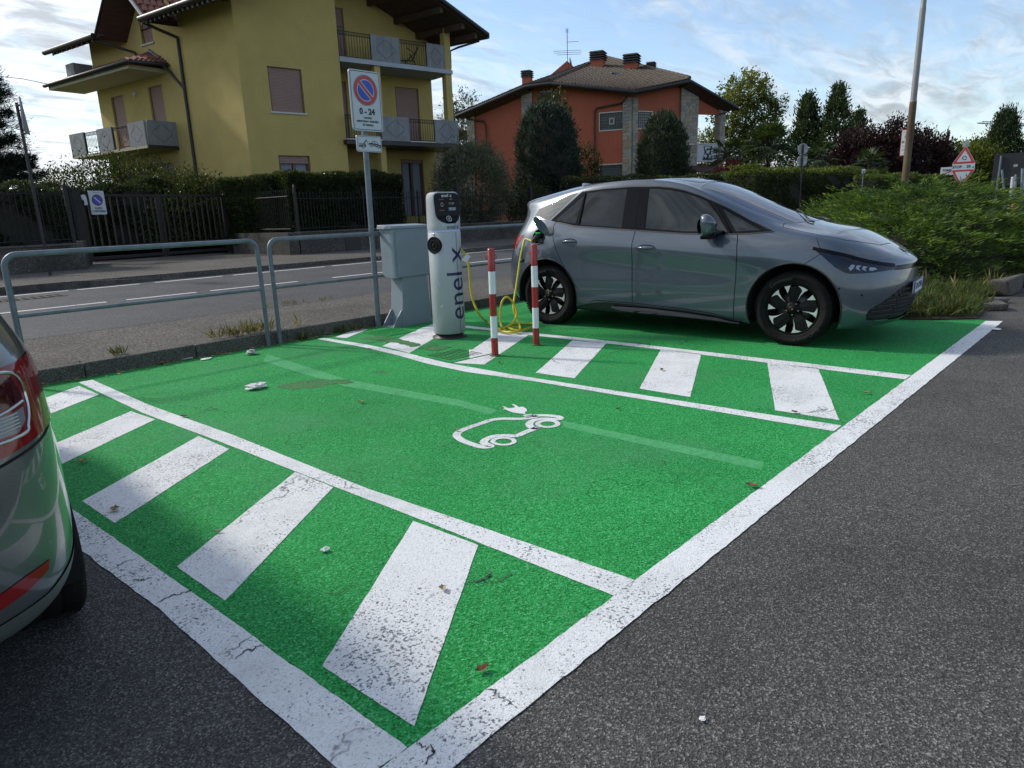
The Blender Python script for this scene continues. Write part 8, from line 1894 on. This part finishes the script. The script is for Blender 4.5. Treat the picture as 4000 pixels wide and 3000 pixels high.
# round signs seen from the back
rp = Vector(at(3133, 640, 30)); rs = thing('round_sign', (rp.x, rp.y, 0), 0, 'two grey backs of round signs on one dark pole behind the juniper', 'road sign'); rf = fwd_h(rp); rr_ = (Vector((rf.y,-rf.x,0))*.85+rf*.5).normalized()
MB().tube([(rp.x,rp.y,0),(rp.x,rp.y,zt(3137,565,30))], .04, 10).build('pole', M['gutter'], rs, fixn=False)
for py in (583, 628):
    c = Vector((rp.x,rp.y,zt(3136,py,30)))+rf*.05; ff = Face(c, rr_, (0,0,1)); dd = ff.slab(disc(0,0,.24,28), 0, .02, 'sign_disc', M['sign_back'], rs); ff.sheet([(.08,-.12),(.18,-.10),(.17,-.03),(.08,-.04)], .005, 'sticker', M['sign_white'], dd)
wp_ = Vector(at(3690, 640, 45)); wo_ = thing('wooden_pole', (wp_.x, wp_.y, 0), 0, 'bare dark wooden pole left of the warning triangle', 'pole'); MB().tube([(wp_.x,wp_.y,0),(wp_.x+.02,wp_.y,zt(3692,512,45))], [.12,.09], 10).build('pole', M['wood'], wo_, fixn=False)
ws = Vector(at(3373, 668, 28)); wq = thing('small_post_sign', (ws.x, ws.y, 0), 0, 'tiny white plate on a thin post at the end of the pale hedge', 'sign'); sf = Face(ws, (fwd_h(ws).y,-fwd_h(ws).x,0), (0,0,1)); sf.slab(rrect(0,0,.13,.17,.01), 0, .012, 'sign_plate', M['sign_white'], wq); MB().tube([(ws.x,ws.y,0.1),(ws.x,ws.y,ws.z)], .02, 6).build('post', M['galv'], wq, fixn=False); sf.sheet(rrect(0,-.03,.09,.04,.004), .004, 'blue_print', M['sign_blue'], wq)
# left sign, edge on
q0 = Vector(gnd((197,1075), .25)); q1 = Vector((q0.x, q0.y, zt(70,400,float(np.dot(np.array([q0.x,q0.y,4])-EYEP, CF))))); ls = thing('edge_on_sign', q0, 0, 'triangular sign seen edge-on on a dark pole at the far left', 'road sign')
MB().tube([q0, q1], .032, 12).build('pole', M['gutter'], ls, fixn=False)
vf = fwd_h(q0); vr = Vector((vf.y,-vf.x,0)); pr2 = -(vf*.985+vr*.12).normalized(); lf_ = Face(q1+Vector((0,0,-.35))+vr*.07, pr2, (0,0,1)); s1 = lf_.slab(tri(.9), 0, .02, 'sign_plate', M['sign_back'], ls); lf_.sheet(tri(.88), (.003 if lf_.n.dot(vf) > 0 else -.023), 'red_face', M['sign_red'], s1)
for dz_ in (-.05,-.62): MB().box(q1+Vector((.02,0,dz_)), (.10,.07,.035)).build('clamp', M['galv'], ls)
# overhead wire
wr = thing('overhead_wire', SP(13.0,1.4,8.0), 0, 'thin black wire running from the left to the canopy of the yellow house', 'wire'); MB().tube([at(-400,260,24), at(-100,288,24.5), at(90,308,26), SP(13.05,1.5,8.02)], .012, 5).build('wire', M['iron'], wr, fixn=False)
# tower crane far away
D_ = 150; cj = thing('tower_crane', at(4060, 480, D_), 0, 'distant tower crane with a thin lattice jib at the right edge', 'crane')
A, B = Vector(at(3817, 481, D_)), Vector(at(4075, 497, D_)); A2, B2 = Vector(at(3838, 474, D_)), Vector(at(4075, 487, D_)); jm = MB(); jm.tube([A,B], .11, 5); jm.tube([A2,B2], .07, 5); n = 16
for k in range(n): jm.tube([A.lerp(B,k/n), A2.lerp(B2,(k+.5)/n), A.lerp(B,(k+1)/n)], .035, 4)
jm.build('jib', M['galv'], cj, fixn=False); MB().tube([Vector(at(3925,477,D_)), Vector(at(4070,455,D_))], .05, 4).build('tie_rod', M['galv'], cj, fixn=False); bt_ = Vector(at(4075,440,D_)); MB().box((bt_.x,bt_.y,bt_.z/2),(1.2,1.2,bt_.z)).build('mast', M['galv'], cj)
# small far car with its lamps on
fp = Vector(at(*zr(2010,1560), 62)); fc_ = thing('far_car', (fp.x, fp.y, 0), math.atan2(-fp.y,-fp.x), 'small dark blue car coming with headlights on, far right', 'car'); gzc = 0.0
def cbox(P, nm, mt, bv=.0): return MB().hexa(P).build(nm, mt, fc_, world=False, bevel=bv)
BL_ = pm('dark_blue_car_paint', (0.02,0.035,0.08), .25, .3, coat=1)
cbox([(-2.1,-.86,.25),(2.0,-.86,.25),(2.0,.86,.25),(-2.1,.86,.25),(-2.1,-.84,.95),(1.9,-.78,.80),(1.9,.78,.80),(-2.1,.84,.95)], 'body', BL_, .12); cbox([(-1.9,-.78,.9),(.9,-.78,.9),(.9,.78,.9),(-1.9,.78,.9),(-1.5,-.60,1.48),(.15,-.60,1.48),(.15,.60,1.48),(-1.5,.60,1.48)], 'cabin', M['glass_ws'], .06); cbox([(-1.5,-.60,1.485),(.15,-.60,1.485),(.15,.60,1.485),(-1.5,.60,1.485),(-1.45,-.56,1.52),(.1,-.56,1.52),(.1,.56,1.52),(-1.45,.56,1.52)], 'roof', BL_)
HL = pm('lit_headlamp', (0.8,0.8,0.75), .3, var=0, emit=((1.0,0.95,0.85),3.0))
for s in (-1,1):
    MB().lathe([(0,.01),(.10,.0),(.12,-.02)], 14, Matrix.Translation((1.99,s*.60,.64)) @ Matrix.Rotation(math.pi/2,4,'Y')).build('headlight', HL, fc_, world=False)
    for u in (-1.3,1.3): MB().lathe([(0,-.1),(.31,-.1),(.33,-.06),(.33,.06),(.31,.1),(0,.1)], 20, Matrix.Translation((u,s*.78,.33)) @ Matrix.Rotation(math.pi/2,4,'X')).build('wheel', M['rubber'], fc_, world=False)
MB().box((2.02,0,.48),(.03,.5,.11)).build('number_plate', M['sign_white'], fc_, world=False)
MB().poly([(*gnd((3790,800),.0)[:2],-.30),(*gnd((3860,786),.0)[:2],-.30),(*gnd((3935,772),.0)[:2],-.30),(*gnd((4060,772),.0)[:2],-.30),(*gnd((4060,800),.0)[:2],-.30)]).build('far_road', M['road'], kind='structure', fixn=False)
# broken kerb stones round the island
kp = thing('island_kerb_stone', (11.6,1.45,0), 0, 'tilted grey kerb stone at the right end of the island', 'kerb stone', 'kerb stones round the island')
def rock(c, d, rz, seed):
    rr = random.Random(seed); mb = MB(); P = [Vector((sx*d[0]/2*rr.uniform(.75,1.1), sy*d[1]/2*rr.uniform(.75,1.1), (0 if sz < 0 else d[2])*rr.uniform(.8,1.1))) for sz in (-1,1) for sx, sy in ((-1,-1),(1,-1),(1,1),(-1,1))]
    return mb.hexa([Matrix.Rotation(rz,3,'Z') @ p+Vector(c) for p in P])
rock((11.5,1.42,0),(.75,.24,.24),math.radians(-6),1).build('stone', M['kerb'], kp, bevel=.03)
for (x, y, d, rz, lab, sd) in ((10.45,1.42,(.30,.22,.07),-32,'broken low kerb stone beside the grass, second from the right',2),(9.85,1.33,(.34,.26,.09),25,'small pale broken stone at the corner of the green paint',3),(12.9,1.25,(1.2,.22,.10),-7,'kerb stone at the right edge beyond the tilted one',4),(10.0,2.05,(.35,.24,.10),50,'pale stone half buried in the grass by the car nose',5)):
    o = thing('island_kerb_stone', (x,y,0), 0, lab, 'kerb stone', 'kerb stones round the island'); rock((x,y,0),d,math.radians(rz),sd).build('stone', M['kerb'], o, bevel=.025)
# litter
def crumple(name, label, p, r, mat, seed, flat=.5, cat='litter'):
    rr = random.Random(seed); o = thing(name, (p[0],p[1],0), 0, label, cat); V = []; n, m_ = 9, 6
    for i in range(m_+1):
        for j in range(n):
            th = math.pi*i/m_; ph = 2*math.pi*j/n; k = rr.uniform(.55,1.15); V.append((p[0]+r*k*math.sin(th)*math.cos(ph)*1.3, p[1]+r*k*math.sin(th)*math.sin(ph), max(.006, .007+r*flat*(1+k*math.cos(th))*.6)))
    MB().add(V, [(i*n+j, i*n+(j+1) % n, (i+1)*n+(j+1) % n, (i+1)*n+j) for i in range(m_) for j in range(n)]).build('crumpled_sheet', mat, o)
PAPER = pm('crumpled_paper', (0.68,0.68,0.66), .9, var=.08)
crumple('paper_tissue', 'crumpled white tissue lying in the empty green bay', gnd((1003,1520)), .075, PAPER, 1)
crumple('paper_scrap', 'crumpled black and white wrapper at the kerb by the railing gap', gnd((983,1386)), .05, pm('printed_wrapper', (0.4,0.4,0.38), .7, var=.8, vs=30), 2, .9)
crumple('paper_scrap', 'flat white scrap near the kerb, left of the pair', gnd((727,1404)), .055, PAPER, 3, .15); crumple('paper_scrap', 'flat white scrap near the kerb, right of the pair', gnd((806,1405)), .05, PAPER, 4, .15)
crumple('white_pebble', 'small white pebble between the third and fourth left stripe ends', gnd((1271,2158)), .016, PAPER, 5, .8); crumple('paper_scrap', 'small white scrap on the far pavement by the gate', gnd((887,1012),.2), .10, PAPER, 6, .6)
crumple('white_feather', 'tiny white feather on the dark asphalt near the bottom', gnd((2744,2816)), .010, PAPER, 7, .2); crumple('white_feather', 'small white feather on asphalt beside the far end of the front line', gnd((3893,1288)), .05, PAPER, 8, .1)
DL = [pm('brown_dry_leaf', (0.16,0.075,0.03), .8, var=.3, vs=30), pm('tan_dry_leaf', (0.30,0.20,0.09), .8, var=.3, vs=30), pm('pale_dry_leaf', (0.36,0.31,0.20), .8, var=.2, vs=30)]
for i, (p, s, k, lab) in enumerate([((718,1632),.05,0,'dark brown curled leaf on the white line left of the symbol'),((324,1809),.06,1,'tan dry leaf on the green next to the dark car'),((1883,2628),.045,0,'red-brown leaf near the front white line at the bottom'),((1730,2310),.04,2,'pale leaf on the nearest white stripe'),((2936,1906),.06,0,'brown leaf touching the front line at the right end of the old stripe'),((2585,1450),.05,0,'brown leaf on the middle stripe before the grey car'),((2414,1603),.035,0,'tiny dark leaf in the bay above the car symbol'),((1410,1577),.05,1,'tan leaf left of the plug symbol'),((3385,1541),.045,1,'tan leaf on green right of the last stripe'),((3103,1616),.04,0,'small leaf on the line under the last stripe'),((632,1424),.09,1,'large tan leaf at the kerb foot left of the scraps'),((165,1507),.07,2,'pale leaf at the kerb foot by the dark car'),((300,1490),.06,1,'tan leaf at the kerb foot where the white line ends'),((823,1372),.06,1,'tan leaf at the kerb foot under the first railing'),((1237,1322),.06,1,'tan leaf at the kerb foot by the sign pole'),((2115,1352),.05,1,'tan leaf at the foot of the right bollard'),((1952,1422),.05,0,'brown leaf in front of the left bollard'),((2004,1710),.0,0,''),((1782,1687),.035,1,'tiny tan leaf left of the car symbol nose'),((850,2085),.03,2,'small pale leaf on the fourth left stripe edge'),((450,1998),.06,1,'tan leaf on the third left stripe near the dark car')]):
    if not lab: continue
    g = gnd(p); a = random.uniform(0,6.28); o = thing('dry_leaf', (g[0],g[1],.0065), a, lab, 'leaf', 'dry leaves on the ground'); V = []; n = 7
    for q in range(n):
        t = q/(n-1); w_ = s*.36*math.sin(math.pi*min(1,t*1.05))*(1+.3*math.sin(q*2.1)); x = s*(t-.5); zc = .004+.16*s*(t-.5)**2*4; V += [(x,-w_,zc+.22*w_+.004),(x,0,zc),(x,w_,zc+.30*w_+.004)]
    F = []
    for q in range(n-1): F += [(3*q,3*q+3,3*q+4,3*q+1),(3*q+1,3*q+4,3*q+5,3*q+2)]
    MB().add(V, F).build('leaf_blade', DL[k], o, world=False)
# fine scatter of leaf crumbs along the kerb foot
V = []; F = []
for k in range(420):
    x, y = random.uniform(.3,5.2), KY-abs(random.gauss(0,.07)); s = random.uniform(.006,.022); a = random.uniform(0,6.28); b = len(V); V += [(x+s*math.cos(a+t), y+s*math.sin(a+t)*.7, .009+random.uniform(0,.008)) for t in (0,1.6,3.1,4.7)]; F.append((b,b+1,b+2,b+3))
mesh_np('kerb_litter', V, F, DL[1], kind='stuff')
